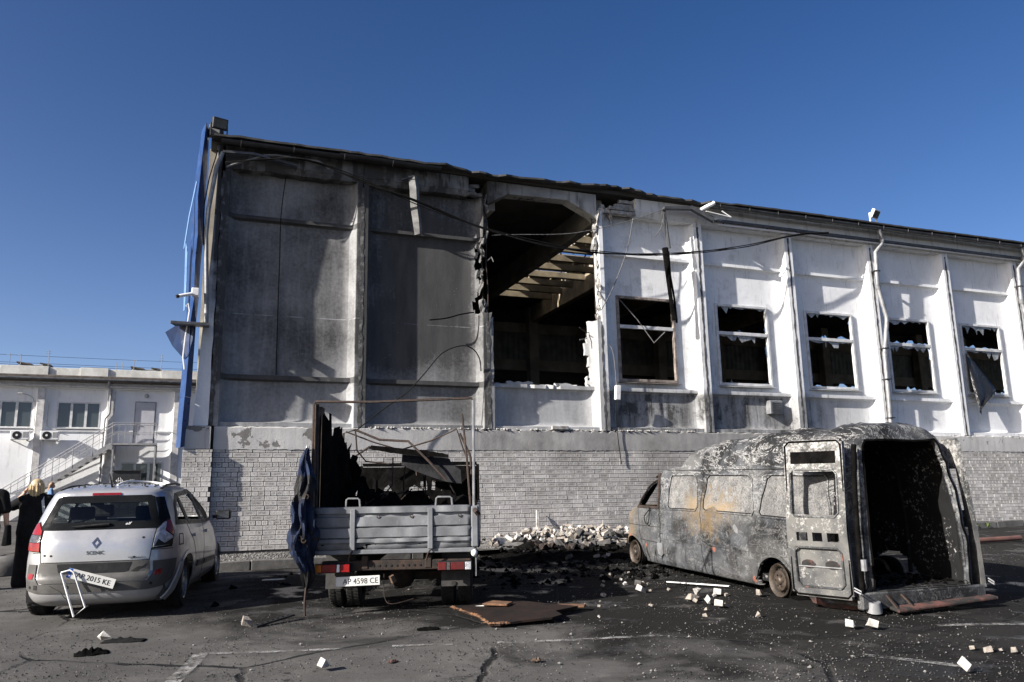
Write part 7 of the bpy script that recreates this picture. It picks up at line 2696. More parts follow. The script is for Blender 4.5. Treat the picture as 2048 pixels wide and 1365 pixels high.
def build_woman():
    x, y = -7.86, 13.30
    rz = math.radians(14)
    # body: x right, y ahead (away from the viewer), z up
    sk = [((0, .01, 1.34), (0, .01, 1.47), .055, .05), ((0, .02, 1.52), (0, .015, 1.60), .078, .085, 1.15), ((0, .06, 1.48), (0, .07, 1.52), .05, .06)]
    sk += [((0, 0, .95), (0, 0, 1.10), .14, .13, .7), ((0, 0, 1.10), (0, 0, 1.32), .13, .14, .62), ((-.15, 0, 1.36), (.15, 0, 1.36), .06, .06)]
    # left arm raised, hand at the temple
    sk += [((-.19, 0, 1.35), (-.385, .03, 1.23), .058, .050), ((-.385, .03, 1.23), (-.185, .0, 1.45), .048, .033)]
    sk += hand((-.185, .0, 1.45), (.45, .02, .9), (0, -1, 0.1), .6)
    # right arm down
    sk += [((.19, 0, 1.35), (.24, .02, 1.08), .05, .042), ((.24, .02, 1.08), (.25, .10, .86), .04, .028)]
    sk += hand((.25, .10, .86), (.02, .25, -1), (-.8, .5, 0), .6)
    for s in (-1, 1):
        sk += [((s * .09, 0, .92), (s * .095, .01, .50), .085, .055), ((s * .095, .01, .50), (s * .095, .0, .09), .052, .035), ((s * .095, -.03, .045), (s * .10, .15, .03), .035, .03)]
    # face
    sk += [((0, .095, 1.545), (0, .125, 1.525), .012, .014), ((-.03, .085, 1.50), (.03, .085, 1.50), .014, .014), ((-.088, .0, 1.55), (-.09, .0, 1.535), .018, .014), ((.088, .0, 1.55), (.09, .0, 1.535), .018, .014)]
    o = figure('person', sk, M['skin'])
    o.location = gpt(x, y, 0)
    o.rotation_euler = (0, 0, rz)
    tag(o, 'blonde person in black with a grey shoulder strap standing beside the silver car', 'person')
    top = [((0, 0, .84), (0, 0, 1.05), .255, .235, .66), ((0, 0, 1.05), (0, 0, 1.27), .235, .235, .62), ((-.15, -.005, 1.355), (.15, -.005, 1.355), .078, .078), ((0, 0, 1.36), (0, 0, 1.41), .09, .07, .8),
           ((-.18, 0, 1.35), (-.33, .02, 1.265), .092, .085), ((.19, 0, 1.35), (.26, .01, 1.13), .095, .09)]
    figure('top', top, M['black_cloth'], o)
    tr = []
    for s in (-1, 1):
        tr += [((s * .09, 0, .90), (s * .105, .005, .55), .148, .130), ((s * .105, .005, .55), (s * .118, .0, .05), .130, .135)]
    tr += [((-.06, 0, .90), (.06, 0, .90), .13, .13, .8)]
    figure('trousers', tr, M['black_trousers'], o, .014)
    for s in (-1, 1):
        figure('shoe', [((s * .10, -.05, .035), (s * .105, .17, .03), .045, .038)], M['black_plastic'], o, .010, 3)
    hr = [((0, -.005, 1.57), (0, .005, 1.60), .098, .100, 1.08), ((0, -.045, 1.42), (0, -.035, 1.56), .090, .10, .75), ((-.065, -.02, 1.38), (-.07, .0, 1.54), .040, .055), ((.065, -.02, 1.38), (.07, .0, 1.54), .042, .055), ((0, -.06, 1.37), (0, -.06, 1.48), .06, .08, .6)]
    h = figure('hair', hr, M['blonde'], o, .010, 4)
    r = random.Random(5)
    for k in range(70):
        a = r.uniform(math.pi * .95, math.pi * 2.05)
        x0, y0 = .10 * math.cos(a), .105 * math.sin(a)
        z0 = r.uniform(1.60, 1.66)
        kx = r.uniform(.85, 1.12)
        MB().tube([(x0 * .5, y0 * .4, z0 + .02), (x0 * kx, y0 * kx, z0 - .06), (x0 * kx * 1.02, y0 * kx * 1.05, 1.48), (x0 * kx * .9 + r.uniform(-.02, .02), y0 * kx * .95, r.uniform(1.335, 1.40))], [.004, .008, .008, .003], 4).build('strand', M['blonde'], h)
    # phone in the raised hand, strap and bag
    ph = MB().box(-.004, .004, -.035, .035, -.07, .07).build('phone', M['gloss_black'], None, bevel=.003)
    ph.parent = None
    ph.matrix_world = Matrix.Translation(gpt(x, y, 0)) @ Matrix.Rotation(rz, 4, 'Z') @ Matrix.Translation((-.13, .05, 1.55))
    tag(ph, 'black phone held up beside the blonde hair', 'phone')
    sp = [(.10, .10, 1.30), (.105, .06, 1.425), (.11, -.02, 1.44), (.13, -.10, 1.36), (.165, -.135, 1.20), (.20, -.135, 1.05), (.235, -.08, .92)]
    vs, fs = [], []
    pts = cable_pts(sp, 22)
    for i, p in enumerate(pts):
        n = Vector((.9, .1, .15)).normalized() * .02
        out = Vector((0, -.004, .004))
        vs += [p - n, p + n, p + n + out, p - n + out]
        if i:
            b = 4 * i
            fs += [(b - 4 + q, b + q, b + (q + 1) % 4, b - 4 + (q + 1) % 4) for q in range(4)]
    bag = empty('shoulder_bag', tuple(gpt(x, y, 0)), (0, 0, rz))
    tag(bag, 'dark shoulder bag with a light grey strap on the blonde person', 'bag')
    mesh_obj('strap', vs, fs, M['strap'], bag)
    MB().box(.20, .32, -.12, .12, .68, .92).build('bag_body', M['black_cloth'], bag, bevel=.03, seg=2)
    return o


build_woman()


def build_denim():
    p = wpt(-6.30, 23.2, 0)
    o_loc = Vector((p.x, p.y, gz(p.x, p.y)))
    rz = YAW - math.pi / 2 + .25      # faces along the wall, looking down at a phone
    sk = [((0, .0, 1.36), (0, .03, 1.48), .05, .048), ((0, .05, 1.54), (0, .03, 1.62), .075, .082, 1.15), ((0, .10, 1.49), (0, .11, 1.53), .045, .055), ((0, .13, 1.55), (0, .155, 1.53), .012, .012),
          ((0, 0, .95), (0, 0, 1.30), .125, .13, .65), ((-.14, 0, 1.38), (.14, 0, 1.38), .055, .055)]
    for s in (-1, 1):
        sk += [((s * .18, 0, 1.37), (s * .21, .04, 1.12), .048, .04), ((s * .21, .04, 1.12), (s * .05, .27, 1.19), .038, .026)]
        sk += hand((s * .05, .27, 1.19), (-s * .3, .7, .3), (0, .2, 1), .8)
        sk += [((s * .09, 0, .93), (s * .095, .01, .50), .085, .055), ((s * .095, .01, .50), (s * .095, 0, .09), .05, .035), ((s * .095, -.03, .045), (s * .10, .15, .03), .035, .03)]
    o = figure('person', sk, M['skin'])
    o.location = o_loc
    o.rotation_euler = (0, 0, rz)
    tag(o, 'distant person in a blue denim jacket looking down at a phone under the stair', 'person')
    jk = [((0, 0, .92), (0, 0, 1.28), .16, .165, .72), ((-.14, 0, 1.385), (.14, 0, 1.385), .075, .075), ((0, 0, 1.36), (0, .01, 1.44), .09, .07)]
    for s in (-1, 1):
        jk += [((s * .18, 0, 1.37), (s * .21, .04, 1.12), .066, .058), ((s * .21, .04, 1.12), (s * .08, .22, 1.175), .055, .042)]
    figure('jacket', jk, M['denim'], o)
    tr = []
    for s in (-1, 1):
        tr += [((s * .085, 0, .92), (s * .095, .01, .50), .10, .075), ((s * .095, .01, .50), (s * .095, 0, .08), .075, .06)]
    figure('trousers', tr, M['pale_cloth'], o)
    figure('hair', [((0, .0, 1.58), (0, .02, 1.63), .092, .092), ((0, -.06, 1.40), (0, -.03, 1.58), .075, .09, .8), ((0, -.09, 1.22), (0, -.06, 1.42), .05, .075, .7)], M['brown_hair'], o, .011, 4)
    ph = MB().box(-.035, .035, -.004, .004, -.07, .07).build('phone', M['gloss_black'], None, bevel=.003)
    ph.matrix_world = Matrix.Translation(o_loc) @ Matrix.Rotation(rz, 4, 'Z') @ Matrix.Translation((0, .36, 1.25)) @ Matrix.Rotation(-.7, 4, 'X')
    tag(ph, 'black phone in the hands of the person in denim', 'phone')


build_denim()


def build_edge_person():
    x, y = -8.36, 12.85
    rz = math.radians(20)
    sk = [((0, .01, 1.46), (0, .01, 1.58), .06, .055), ((0, .02, 1.64), (0, .015, 1.72), .08, .088, 1.15), ((0, .06, 1.60), (0, .07, 1.64), .05, .06), ((0, .11, 1.66), (0, .135, 1.64), .012, .012), ((0, 0, 1.0), (0, 0, 1.42), .15, .16, .65), ((-.18, 0, 1.46), (.18, 0, 1.46), .065, .065)]
    for s in (-1, 1):
        sk += [((s * .22, 0, 1.46), (s * .27, .0, 1.17), .058, .048), ((s * .27, .0, 1.17), (s * .285, .07, .92), .046, .032)]
        sk += hand((s * .285, .07, .92), (0, .2, -1), (0, 1, .2), .7)
        sk += [((s * .10, 0, .98), (s * .105, .01, .53), .09, .06), ((s * .105, .01, .53), (s * .105, 0, .09), .055, .038), ((s * .105, -.03, .045), (s * .11, .17, .03), .038, .032)]
    o = figure('person', sk, M['skin'])
    o.location = gpt(x, y, 0)
    o.rotation_euler = (0, 0, rz)
    tag(o, 'person in a black T-shirt cut off by the picture\'s edge with a black bag', 'person')
    figure('t_shirt', [((0, 0, .94), (0, 0, 1.36), .20, .20, .65), ((-.18, 0, 1.465), (.18, 0, 1.465), .085, .085), ((.21, 0, 1.45), (.262, 0, 1.22), .085, .078), ((-.21, 0, 1.45), (-.262, 0, 1.22), .085, .078)], M['black_cloth'], o)
    tr = []
    for s in (-1, 1):
        tr += [((s * .10, 0, .96), (s * .105, .01, .53), .115, .09), ((s * .105, .01, .53), (s * .105, 0, .07), .09, .08)]
    figure('trousers', tr, M['black_trousers'], o, .014)
    for s in (-1, 1):
        figure('shoe', [((s * .11, -.05, .035), (s * .115, .19, .03), .048, .04)], M['black_plastic'], o, .010, 3)
    figure('hair', [((0, -.005, 1.70), (0, .0, 1.73), .092, .09, 1.08)], M['brown_hair'], o, .011, 4)
    b = MB().hull8([(.27, -.14, .66), (.36, -.14, .66), (.36, .16, .66), (.27, .16, .66), (.29, -.10, .98), (.34, -.10, .98), (.34, .12, .98), (.29, .12, .98)]).build('hand_bag', M['black_cloth'], None, bevel=.04, seg=3)
    b.location = gpt(x, y, 0)
    b.rotation_euler = (0, 0, rz)
    tag(b, 'black bag hanging at the hip of the person at the picture\'s edge', 'bag')


build_edge_person()
# ------------------------------------------------------------------ debris and small things in the yard
M['lime_brick'] = plain('white_sand_lime_brick', (0.48, 0.46, 0.43), (0.24, 0.228, 0.212), 9, .9, bump=.5)
M['lime_brick_dirty'] = plain('dirty_sand_lime_brick', (0.29, 0.255, 0.22), (0.14, 0.125, 0.11), 6, .92, bump=.5)
M['sooty_brick'] = plain('sooty_brick', (0.075, 0.072, 0.07), (0.025, 0.024, 0.023), 5, .93, bump=.5)


def brick_piece(seed, full=1.0):
    """a brick or a broken part of one"""
    r = random.Random(seed)
    bm = bmesh.new()
    bmesh.ops.create_cube(bm, size=1)
    L = .25 * full
    for v in bm.verts:
        v.co = Vector((v.co.x * L, v.co.y * .12, v.co.z * .088))
    if full < .99:
        for v in bm.verts:
            if v.co.x > 0:
                v.co.x += r.uniform(-.075, .04)
                v.co.z = v.co.z * r.uniform(.45, 1.1) + r.uniform(-.012, .012)
                v.co.y = v.co.y * r.uniform(.5, 1.1) + r.uniform(-.015, .015)
    bmesh.ops.bevel(bm, geom=list(bm.edges), offset=r.uniform(.004, .009), segments=1, affect='EDGES')
    for v in bm.verts:
        v.co += Vector((r.uniform(-.004, .004), r.uniform(-.004, .004), r.uniform(-.004, .004)))
    me = bpy.data.meshes.new('fallen_brick')
    bm.to_mesh(me)
    bm.free()
    return me


VAR = {}
for m in ('lime_brick', 'lime_brick_dirty', 'sooty_brick'):
    VAR[m] = []
    for k, f in enumerate((1, 1, .75, .55, .45, .6)):
        me = brick_piece(k * 7 + 3, f)
        me.materials.append(M[m])
        VAR[m].append(me)


def put_brick(p, rot, m='lime_brick', k=0, sc=1.0, name='fallen_brick'):
    o = bpy.data.objects.new(name, VAR[m][k])
    o.location = p
    o.rotation_euler = rot
    o.scale = (sc, sc, sc)
    COL.objects.link(o)
    return o


# heap against the wall between truck and van
r = random.Random(77)


def heap_h(s, d):
    """height of the heap: s along the wall, d in front of it"""
    a = max(0, 1 - ((s - 7.85) / 2.55) ** 2)
    b = max(0, 1 - (d / 1.25) ** 1.4)
    return .27 * a * b


vs, fs = [], []
NS_, ND = 40, 16
for i in range(NS_ + 1):
    for k in range(ND + 1):
        s, d = 5.2 + 5.2 * i / NS_, 1.5 * k / ND
        p = wpt(s, -d - .01, 0)
        vs.append((p.x, p.y, strip_z(s, -d) - .01 + heap_h(s, d) * .8 + r.uniform(-.02, .02) * (1 if heap_h(s, d) > 0 else 0)))
fs = [(i * (ND + 1) + k, (i + 1) * (ND + 1) + k, (i + 1) * (ND + 1) + k + 1, i * (ND + 1) + k + 1) for i in range(NS_) for k in range(ND)]
tag(mesh_obj('rubble_mound', vs, fs, M['gravel_bed'], None), 'mound of crushed brick under the fallen bricks', 'rubble', kind='stuff')
n = 0
while n < 205:
    s, d = r.gauss(7.9, 1.25), abs(r.gauss(.42, .50))
    if not 5.5 < s < 10.2 or d > 1.5:
        continue
    h = heap_h(s, d)
    if h <= 0.02 and r.random() < .4:
        continue
    p = wpt(s, -d - .08, 0)
    z = strip_z(s, -d) + h * .85 + r.uniform(.01, .09)
    m = r.choices(('lime_brick', 'lime_brick_dirty', 'sooty_brick'), ((.52, .38, .10) if d < .75 else (.12, .33, .55)))[0]
    o = put_brick((p.x, p.y, z), (r.uniform(-1, 1), r.uniform(-.8, .8), r.uniform(0, 6.3)), m, r.choice((0, 1, 2, 2, 3, 3, 4, 4, 5, 5)), r.uniform(.65, 1.0))
    tag(o, 'fallen sand-lime brick in the heap against the brick wall', 'brick', 'bricks heaped against the wall')
    n += 1
# sooty debris in front of the heap
n = 0
while n < 46:
    s, d = r.gauss(7.9, 1.1), r.uniform(1.2, 3.4)
    if not 5.6 < s < 10.3:
        continue
    p = wpt(s, -d, 0)
    zz = gz(p.x, p.y) + (.16 if d < 3 else .03)
    o = put_brick((p.x, p.y, zz + r.uniform(0, .05)), (r.uniform(-.5, .5), r.uniform(-.5, .5), r.uniform(0, 6.3)), r.choice(('sooty_brick', 'sooty_brick', 'lime_brick_dirty')), r.randrange(6), r.uniform(.6, 1.2))
    tag(o, 'sooty broken brick lying in the shade between truck and van', 'brick', 'sooty bricks between truck and van')
    n += 1
# twisted sheets and charred sticks in that shade
for k in range(9):
    s, d = r.uniform(6.3, 9.2), r.uniform(1.2, 2.6)
    p = wpt(s, -d, 0)
    b0 = Vector((p.x, p.y, gz(p.x, p.y) + .15))
    vs, fs = [], []
    a = r.uniform(0, 6.3)
    L, Wd = r.uniform(.3, .8), r.uniform(.08, .3)
    for i in range(7):
        for j in range(4):
            u, v = (i / 6 - .5) * L, (j / 3 - .5) * Wd
            vs.append(b0 + Vector((u * math.cos(a) - v * math.sin(a), u * math.sin(a) + v * math.cos(a), .05 + .06 * math.sin(i * 1.7 + j + k) + r.uniform(0, .02))))
    fs = [(i * 4 + j, (i + 1) * 4 + j, (i + 1) * 4 + j + 1, i * 4 + j + 1) for i in range(6) for j in range(3)]
    o = mesh_obj('crumpled_sheet', vs, fs, M['dark_steel'] if k % 3 else M['gutter_grey'], None)
    o.modifiers.new('thick', 'SOLIDIFY').thickness = .006
    tag(o, 'crumpled burnt metal scrap in the shade in front of the brick heap', 'scrap', 'metal scraps between truck and van')
# ash and black scraps in front of the heap
vs, fs = [], []
r2 = random.Random(8)
NA, NB_ = 48, 30
for i in range(NA + 1):
    for k in range(NB_ + 1):
        s, d = 5.3 + 5.0 * i / NA, .85 + 2.4 * k / NB_
        p = wpt(s, -d, 0)
        e = min(1, 5 * min(i, NA - i) / NA, 4 * min(k, NB_ - k) / NB_)
        vs.append((p.x, p.y, gz(p.x, p.y) - .01 + e * (.12 + .16 * max(0, 1.9 - d) + .06 * math.sin(s * 5 + d * 3) * math.sin(d * 7 - s) + r2.uniform(-.02, .03))))
fs = [(i * (NB_ + 1) + k, (i + 1) * (NB_ + 1) + k, (i + 1) * (NB_ + 1) + k + 1, i * (NB_ + 1) + k + 1) for i in range(NA) for k in range(NB_)]
tag(mesh_obj('ash_heap', vs, fs, M['char'], None), 'low heap of black ash and soot between truck and van', 'ash', kind='stuff')


def char_pos(r):
    s, d = r.gauss(7.6, 2.2), r.uniform(.9, 6.2)
    p = wpt(s, -d, 0)
    if p.x > 6 or p.x < -4.5:
        return None
    return Vector((p.x, p.y, gz(p.x, p.y) + (.13 if d < 3 and 5.6 < s < 10 else .004)))


tag(stones('char_debris', 1500, char_pos, lambda r: r.choice((.01, .015, .02, .03, .05, .08)) * r.uniform(.7, 1.3), M['char'], seed=31), 'black charred crumbs strewn between truck and van', 'debris')
tag(stones('sooty_rubble', 1100, char_pos, lambda r: r.choice((.01, .015, .02, .03, .045)) * r.uniform(.7, 1.3), M['dark_chip'], seed=32), 'sooty rubble crumbs strewn between truck and van', 'debris')
sticks = [((8.85, -1.9), (9.15, -.95), .75), ((7.0, -1.6), (8.1, -1.4), .10), ((7.6, -2.2), (8.6, -2.6), .08), ((9.3, -2.9), (9.9, -2.2), .25)]
for k, (a, b, up) in enumerate(sticks):
    p, q = wpt(*a, 0), wpt(*b, 0)
    p.z, q.z = gz(p.x, p.y) + .03, gz(q.x, q.y) + .05 + up
    o = MB().bar(p, q, .10 if k == 0 else .04, .03).build('charred_board', M['char'], None, bevel=.004)
    tag(o, ('charred board propped against the brick heap near the van\'s front wheel', 'charred lath lying along the foot of the brick heap', 'charred lath lying across the shade left of the van', 'short charred lath leaning beside the van\'s front wheel')[k], 'board')
o = MB().hull8([wpt(6.98, -.30, ZB + .12), wpt(7.05, -.30, ZB + .12), wpt(7.05, -.24, ZB + .12), wpt(6.98, -.24, ZB + .12), wpt(7.07, -.10, ZB + .68), wpt(7.12, -.10, ZB + .66), wpt(7.12, -.06, ZB + .66), wpt(7.07, -.06, ZB + .70)]).build('leaning_splinter', M['lime_brick'], None, bevel=.004)
tag(o, 'pale splinter standing upright against the brick wall', 'splinter')
# big pale slab left of the heap
o = MB().hull8([wpt(5.75, -.95, .24), wpt(6.30, -.75, .26), wpt(6.35, -.50, .27), wpt(5.85, -.55, .26), wpt(5.80, -.80, .50), wpt(6.22, -.62, .46), wpt(6.26, -.46, .44), wpt(5.90, -.50, .52)]).build('concrete_chunk', M['lime_brick'], None, bevel=.03)
tag(o, 'big rounded chunk of pale concrete behind the truck\'s corner', 'chunk')

# single bricks and stones one can point to
SPOT = [(-1.635, 7.14, 'lime_brick', 4, (.1, .5, .7), 'white brick half standing alone in the sunny foreground'),
        (-3.02, 9.33, 'lime_brick_dirty', 3, (.3, .2, .4), 'grey brick piece beside the black perforated strip'),
        (3.41, 8.53, 'lime_brick', 4, (.05, .05, .5), 'larger white brick of the pair in front of the van'),
        (3.60, 8.50, 'lime_brick', 5, (.3, .2, 1.4), 'smaller white brick of the pair in front of the van'),
        (3.56, 6.70, 'lime_brick', 4, (.6, .3, .5), 'white brick half nearest the bottom corner in front of the van'),
        (2.33, 10.70, 'lime_brick', 4, (.0, 1.45, .3), 'white brick standing upright beside the van\'s sill'),
        (2.63, 10.86, 'lime_brick', 5, (.1, .2, 1.2), 'white brick lying just in front of the van\'s rear wheel'),
        (2.20, 10.46, 'lime_brick_dirty', 3, (.2, .1, 2.0), 'brownish brick piece at the foot of the upright white brick'),
        (2.36, 10.17, 'lime_brick', 4, (.5, .4, .4), 'tilted white brick chip between the van and the foreground'),
        (2.41, 9.92, 'lime_brick', 4, (.1, .3, 1.1), 'small white cube of brick nearest the camera by the van\'s side'),
        (1.69, 11.27, 'lime_brick', 3, (.25, .35, .8), 'white brick chip beyond the shadow between truck and van'),
        (3.15, 10.72, 'lime_brick_dirty', 4, (.0, .1, .2), 'dusty brick half touching the van\'s rear wheel'),
        (1.75, 11.85, 'sooty_brick', 4, (.1, .2, 1.0), 'dark brick cube at the edge of the van\'s shadow')]
for x, y, m, k, rot, lab in SPOT:
    o = put_brick(gpt(x, y, .05 if rot[1] < 1 else .075), rot, m, k, .82, 'loose_brick')
    tag(o, lab, 'brick', 'loose bricks in the yard')
r = random.Random(12)
for k in range(26):
    x, y = r.uniform(.9, 3.0), r.uniform(9.2, 13.4)
    if x > 2.0 and y > 11.4:
        x -= .8
    o = put_brick(gpt(x, y, .025), (r.uniform(-.5, .5), r.uniform(-.5, .5), r.uniform(0, 6)), r.choice(('lime_brick_dirty', 'lime_brick_dirty', 'lime_brick')), r.randrange(3, 6), r.uniform(.2, .5), 'brick_chip')
    tag(o, 'small pale brick chip scattered on the dark ground beside the van', 'brick chip', 'brick chips beside the van')
for k in range(9):
    o = put_brick(gpt(4.0 + .12 * k + r.uniform(-.05, .05), 7.45 - .05 * k + r.uniform(-.06, .06), .02), (r.uniform(-.5, .5), r.uniform(-.5, .5), r.uniform(0, 6)), 'lime_brick_dirty', r.randrange(3, 6), r.uniform(.25, .55), 'brick_chip')
    tag(o, 'crumbled tan rubble piece in the little row before the van\'s open rear', 'brick chip', 'rubble row before the van')

# stone with rag, perforated strip, boards
o = mesh_obj('grey_stone', *tri_rock(random.Random(2), .07, .8), M['lime_brick'], None)
o.location = gpt(-4.27, 8.62, .045)
tag(o, 'pale stone lying beside a black rag behind the silver car', 'stone')


def rag(name, x, y, L, W_, ang, mat, label, hgt=.05, seed=1, cat='rag'):
    r = random.Random(seed)
    vs, fs = [], []
    n1, n2 = 12, 7
    for i in range(n1 + 1):
        for j in range(n2 + 1):
            u, v = (i / n1 - .5) * L, (j / n2 - .5) * W_ * (1 - .5 * abs(i / n1 - .5)) + r.uniform(-.01, .01)
            px, py = x + u * math.cos(ang) - v * math.sin(ang), y + u * math.sin(ang) + v * math.cos(ang)
            e = min(1, 3 * min(i, n1 - i) / n1, 3 * min(j, n2 - j) / n2)
            vs.append(gpt(px, py, .006 + hgt * e * abs(math.sin(i * 1.9 + j * 1.3 + seed) * math.cos(j * 2.1)) + r.uniform(0, .006)))
    fs = [(i * (n2 + 1) + j, (i + 1) * (n2 + 1) + j, (i + 1) * (n2 + 1) + j + 1, i * (n2 + 1) + j + 1) for i in range(n1) for j in range(n2)]
    o = mesh_obj(name, vs, fs, mat, None, smooth=1.0)
    o.modifiers.new('thick', 'SOLIDIFY').thickness = .004
    return tag(o, label, cat)


rag('black_rag', -4.02, 8.55, .42, .16, .1, M['black_cloth'], 'black rag lying to the right of the pale stone', .05, 1)
rag('charred_tuft', -4.05, 7.98, .30, .22, .5, M['char'], 'charred tuft on the sunny asphalt behind the silver car', .07, 2)
rag('charred_rag', -.95, 8.9, .24, .14, .2, M['char'], 'small charred rag in front of the truck in the sun', .03, 3)
rag('leaf_scrap', .16, 7.35, .10, .06, .3, M['wood_edge'], 'tiny brown scrap on the sunny foreground asphalt', .03, 4, 'scrap')
rag('rusty_scrap', -1.1, 7.4, .10, .06, 1.0, M['red_rust'], 'small rusty scrap on the foreground asphalt left of the crack', .02, 5, 'scrap')
# perforated black strip
e = empty('perforated_strip', tuple(gpt(-2.76, 9.47, .02)), (0.05, -.12, .95))
tag(e, 'black perforated plastic strip lying behind the silver car and truck', 'strip')
xs = [-.26]
for k in range(7):
    xs += [-.26 + .07 * k + .02, -.26 + .07 * k + .06]
xs += [.26]
cells = [[True] * 3 for _ in range(len(xs) - 1)]
for i in range(len(xs) - 1):
    if i % 2 == 1 and i < len(xs) - 2:
        cells[i][1] = False
v_, f_ = sheet(cells, xs, [-.04, -.015, .015, .04], lambda x, z: Vector((x, z, .02)), lambda x, z: Vector((x, z, 0)))
mesh_obj('strip_body', v_, f_, M['black_plastic'], e)
# burnt board on the ground between truck and camera
poly = [(-.78, 10.08), (-.45, 9.45), (-.30, 8.93), (-.18, 8.90), (.05, 9.02), (.38, 9.12), (.50, 9.28), (.44, 9.55), (.72, 9.85), (.30, 10.15), (-.05, 10.55)]
mb = MB()
mb.prism(poly, lambda u, v, w: gpt(u, v, .03 + w + .015 * math.sin(u * 3)), 0, .022)
bd = mb.build('burnt_board', plain('burnt_chipboard', (0.022, 0.013, 0.010), (0.008, 0.007, 0.007), 3, .85, bump=.3, spec=.15), None)
tag(bd, 'large blackened board with a brown splintered edge lying behind the truck', 'board')
M['chip_edge'] = plain('splintered_chipboard', (0.17, 0.085, 0.04), (0.07, 0.035, 0.02), 18, .9, bump=.8)
r = random.Random(6)
vs, fs = [], []
for (a, b) in (((-.78, 10.08), (-.45, 9.45)), ((-.45, 9.45), (-.30, 8.93)), ((-.30, 8.93), (-.10, 8.93))):
    for k in range(16):
        t = k / 16
        x, y = a[0] + (b[0] - a[0]) * t, a[1] + (b[1] - a[1]) * t
        v, f = tri_rock(r, r.uniform(.02, .045), .5)
        n0 = len(vs)
        vs += [gpt(x + q[0], y + q[1], .045 + q[2]) for q in v]
        fs += [tuple(i + n0 for i in g) for g in f]
tag(mesh_obj('splintered_edge', vs, fs, M['chip_edge'], bd), kind='stuff')
for nm, pl, h, lab in (('chipboard_scrap', [(-.42, 10.05), (-.12, 9.95), (-.05, 10.15), (-.30, 10.28)], .06, 'brown chipboard scrap lying on the blackened board'),
                       ('chipboard_scrap', [(.42, 10.0), (.80, 9.92), (.84, 10.06), (.50, 10.12)], .03, 'brown chipboard splinter right of the blackened board')):
    o = MB().prism(pl, lambda u, v, w: gpt(u, v, h + w), 0, .025).build(nm, M['chip_edge'], None, bevel=.006)
    tag(o, lab, 'scrap')
for a, b, w_, lab, nm in (((2.20, 12.10), (2.93, 11.42), .05, 'long white plastic strip lying beside the van\'s sill', 'white_strip'), ((-4.05, 13.22), (-3.70, 13.15), .09, 'pale flat scrap in the shade behind the silver car', 'pale_scrap'), ((-.60, 10.15), (-.40, 10.12), .03, 'short white stick beside the blackened board', 'white_stick'), ((-3.66, 14.0), (-3.35, 13.8), .10, 'pale flat scrap near the kerb left of the truck', 'pale_scrap')):
    o = MB().bar(gpt(*a, .03), gpt(*b, .045), w_, .012).build(nm, M['white_metal'], None)
    tag(o, lab, 'scrap')
# pale boards leaning by the truck's left wheels
o = MB().hull8([wpt(2.62, -1.0, .22), wpt(3.3, -1.0, .24), wpt(3.3, -.92, .24), wpt(2.62, -.92, .22), wpt(2.68, -.72, .56), wpt(3.3, -.70, .40), wpt(3.3, -.66, .40), wpt(2.68, -.68, .56)]).build('pale_slab', M['lime_brick'], None, bevel=.01)
tag(o, 'pale slab leaning on the kerb behind the truck\'s hanging tarpaulin', 'slab')
# pipe and weeds by the kerb at the far right
o = MB().tube([gpt(9.0, 17.05, .07), gpt(10.9, 17.75, .07)], .055, 10).build('brown_pipe', plain('brown_pipe', (0.15, 0.075, 0.055), (0.10, 0.05, 0.04), 4, .5), None, smooth=.9)
tag(o, 'brown plastic pipe lying along the kerb right of the van', 'pipe')
M['weed'] = plain('weed_leaf', (0.075, 0.11, 0.03), (0.05, 0.075, 0.02), 5, .7)
r = random.Random(21)
for k, (s, d) in enumerate([(17.2, 1.62), (17.6, 1.68), (18.0, 1.60), (18.35, 1.7), (18.9, 1.64), (19.3, 1.66), (17.5, 1.1), (2.0, .25), (2.35, .12)]):
    p = wpt(s, -d, 0)
    b0 = Vector((p.x, p.y, (gz(p.x, p.y) if d > KD else strip_z(s, -d)) + .01))
    vs, fs = [], []
    for q in range(26):
        a, L = r.uniform(0, 6.3), r.uniform(.07, .20)
        d_ = Vector((math.cos(a), math.sin(a), 0))
        n_ = Vector((-d_.y, d_.x, 0)) * .010
        i0 = len(vs)
        m_ = b0 + d_ * L * .45 + Vector((0, 0, L * .65))
        t_ = b0 + d_ * L + Vector((0, 0, L * r.uniform(.4, .9)))
        vs += [b0 - n_ * .4, b0 + n_ * .4, m_ + n_, m_ - n_, t_]
        fs += [(i0, i0 + 1, i0 + 2, i0 + 3), (i0 + 3, i0 + 2, i0 + 4)]
    o = mesh_obj('weed', vs, fs, M['weed'], None)
    tag(o, 'small green weed growing at the kerb right of the van' if k < 6 else ('small green weed on the gravel strip right of the van' if k == 6 else 'small weed at the foot of the brick wall beside the silver car'), 'plant', 'weeds along the kerb' if k < 6 else ('weeds by the brick wall' if k > 6 else None))
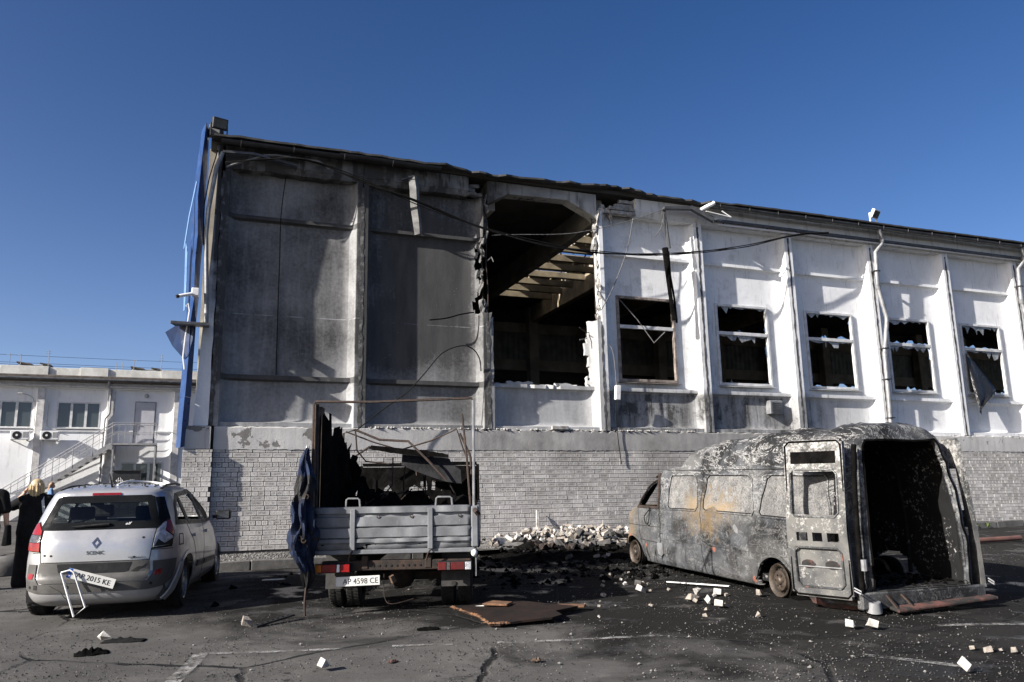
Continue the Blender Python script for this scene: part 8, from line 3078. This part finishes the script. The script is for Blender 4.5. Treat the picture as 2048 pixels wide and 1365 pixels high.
# concrete dome at the left edge
o = MB().lathe([(.36, 0), (.36, .06), (.345, .14), (.30, .22), (.22, .285), (.12, .32), (.02, .33)], lambda a, b, h: Vector((a, b, h)), 24).build('concrete_dome', M['kerb'], None, smooth=.6)
o.location = gpt(-9.32, 15.0, 0)
tag(o, 'round concrete parking dome on the ground behind the people', 'bollard')

# worn white parking lines
def m_line():
    t = NT('worn_road_paint')
    p = t.world()
    n = t.noise(p, 5, 6, .75)
    f = t.noise(p, 42, 4, .75)
    a = t.math('MULTIPLY', t.rng(n, .42, .60), t.rng(f, .36, .58))
    return t.done(t.mix(t.rng(f, .3, .7), (0.40, 0.395, 0.385), (0.26, 0.255, 0.25)), .9, 0, None, .2, t.math('MULTIPLY', a, .95))


M['line'] = m_line()
LINES = [([(-2.72, 6.4), (-2.83, 7.0), (-2.90, 7.5), (-2.98, 7.9)], .13), ([(-3.0, 7.90), (-2.3, 7.94), (-1.65, 8.01)], .085), ([(-1.21, 8.08), (-.63, 8.12)], .08), ([(-.20, 8.17), (.5, 8.22), (1.44, 8.32)], .085), ([(4.30, 8.60), (4.8, 8.56), (5.4, 8.52)], .10), ([(3.0, 7.35), (3.35, 7.1), (3.62, 6.85)], .10)]
for k, (pts, w_) in enumerate(LINES):
    vs, fs = [], []
    P = []
    for i in range(len(pts) - 1):
        for q in range(6):
            a, b = Vector(pts[i]), Vector(pts[i + 1])
            P.append(a + (b - a) * q / 6)
    P.append(Vector(pts[-1]))
    for i, p in enumerate(P):
        d_ = (P[min(i + 1, len(P) - 1)] - P[max(i - 1, 0)]).normalized()
        n_ = Vector((-d_.y, d_.x)) * w_ / 2
        for sg in (1, -1):
            q = p + n_ * sg
            dz = 0.012 * math.sin(q.x * 1.7 + q.y * .6) * math.sin(q.y * 1.1 - q.x * .4)
            vs.append(gpt(q.x, q.y, dz + .004))
        if i:
            b = 2 * i
            fs.append((b - 2, b - 1, b + 1, b))
    tag(mesh_obj('parking_line', vs, fs, M['line'], None), kind='structure')
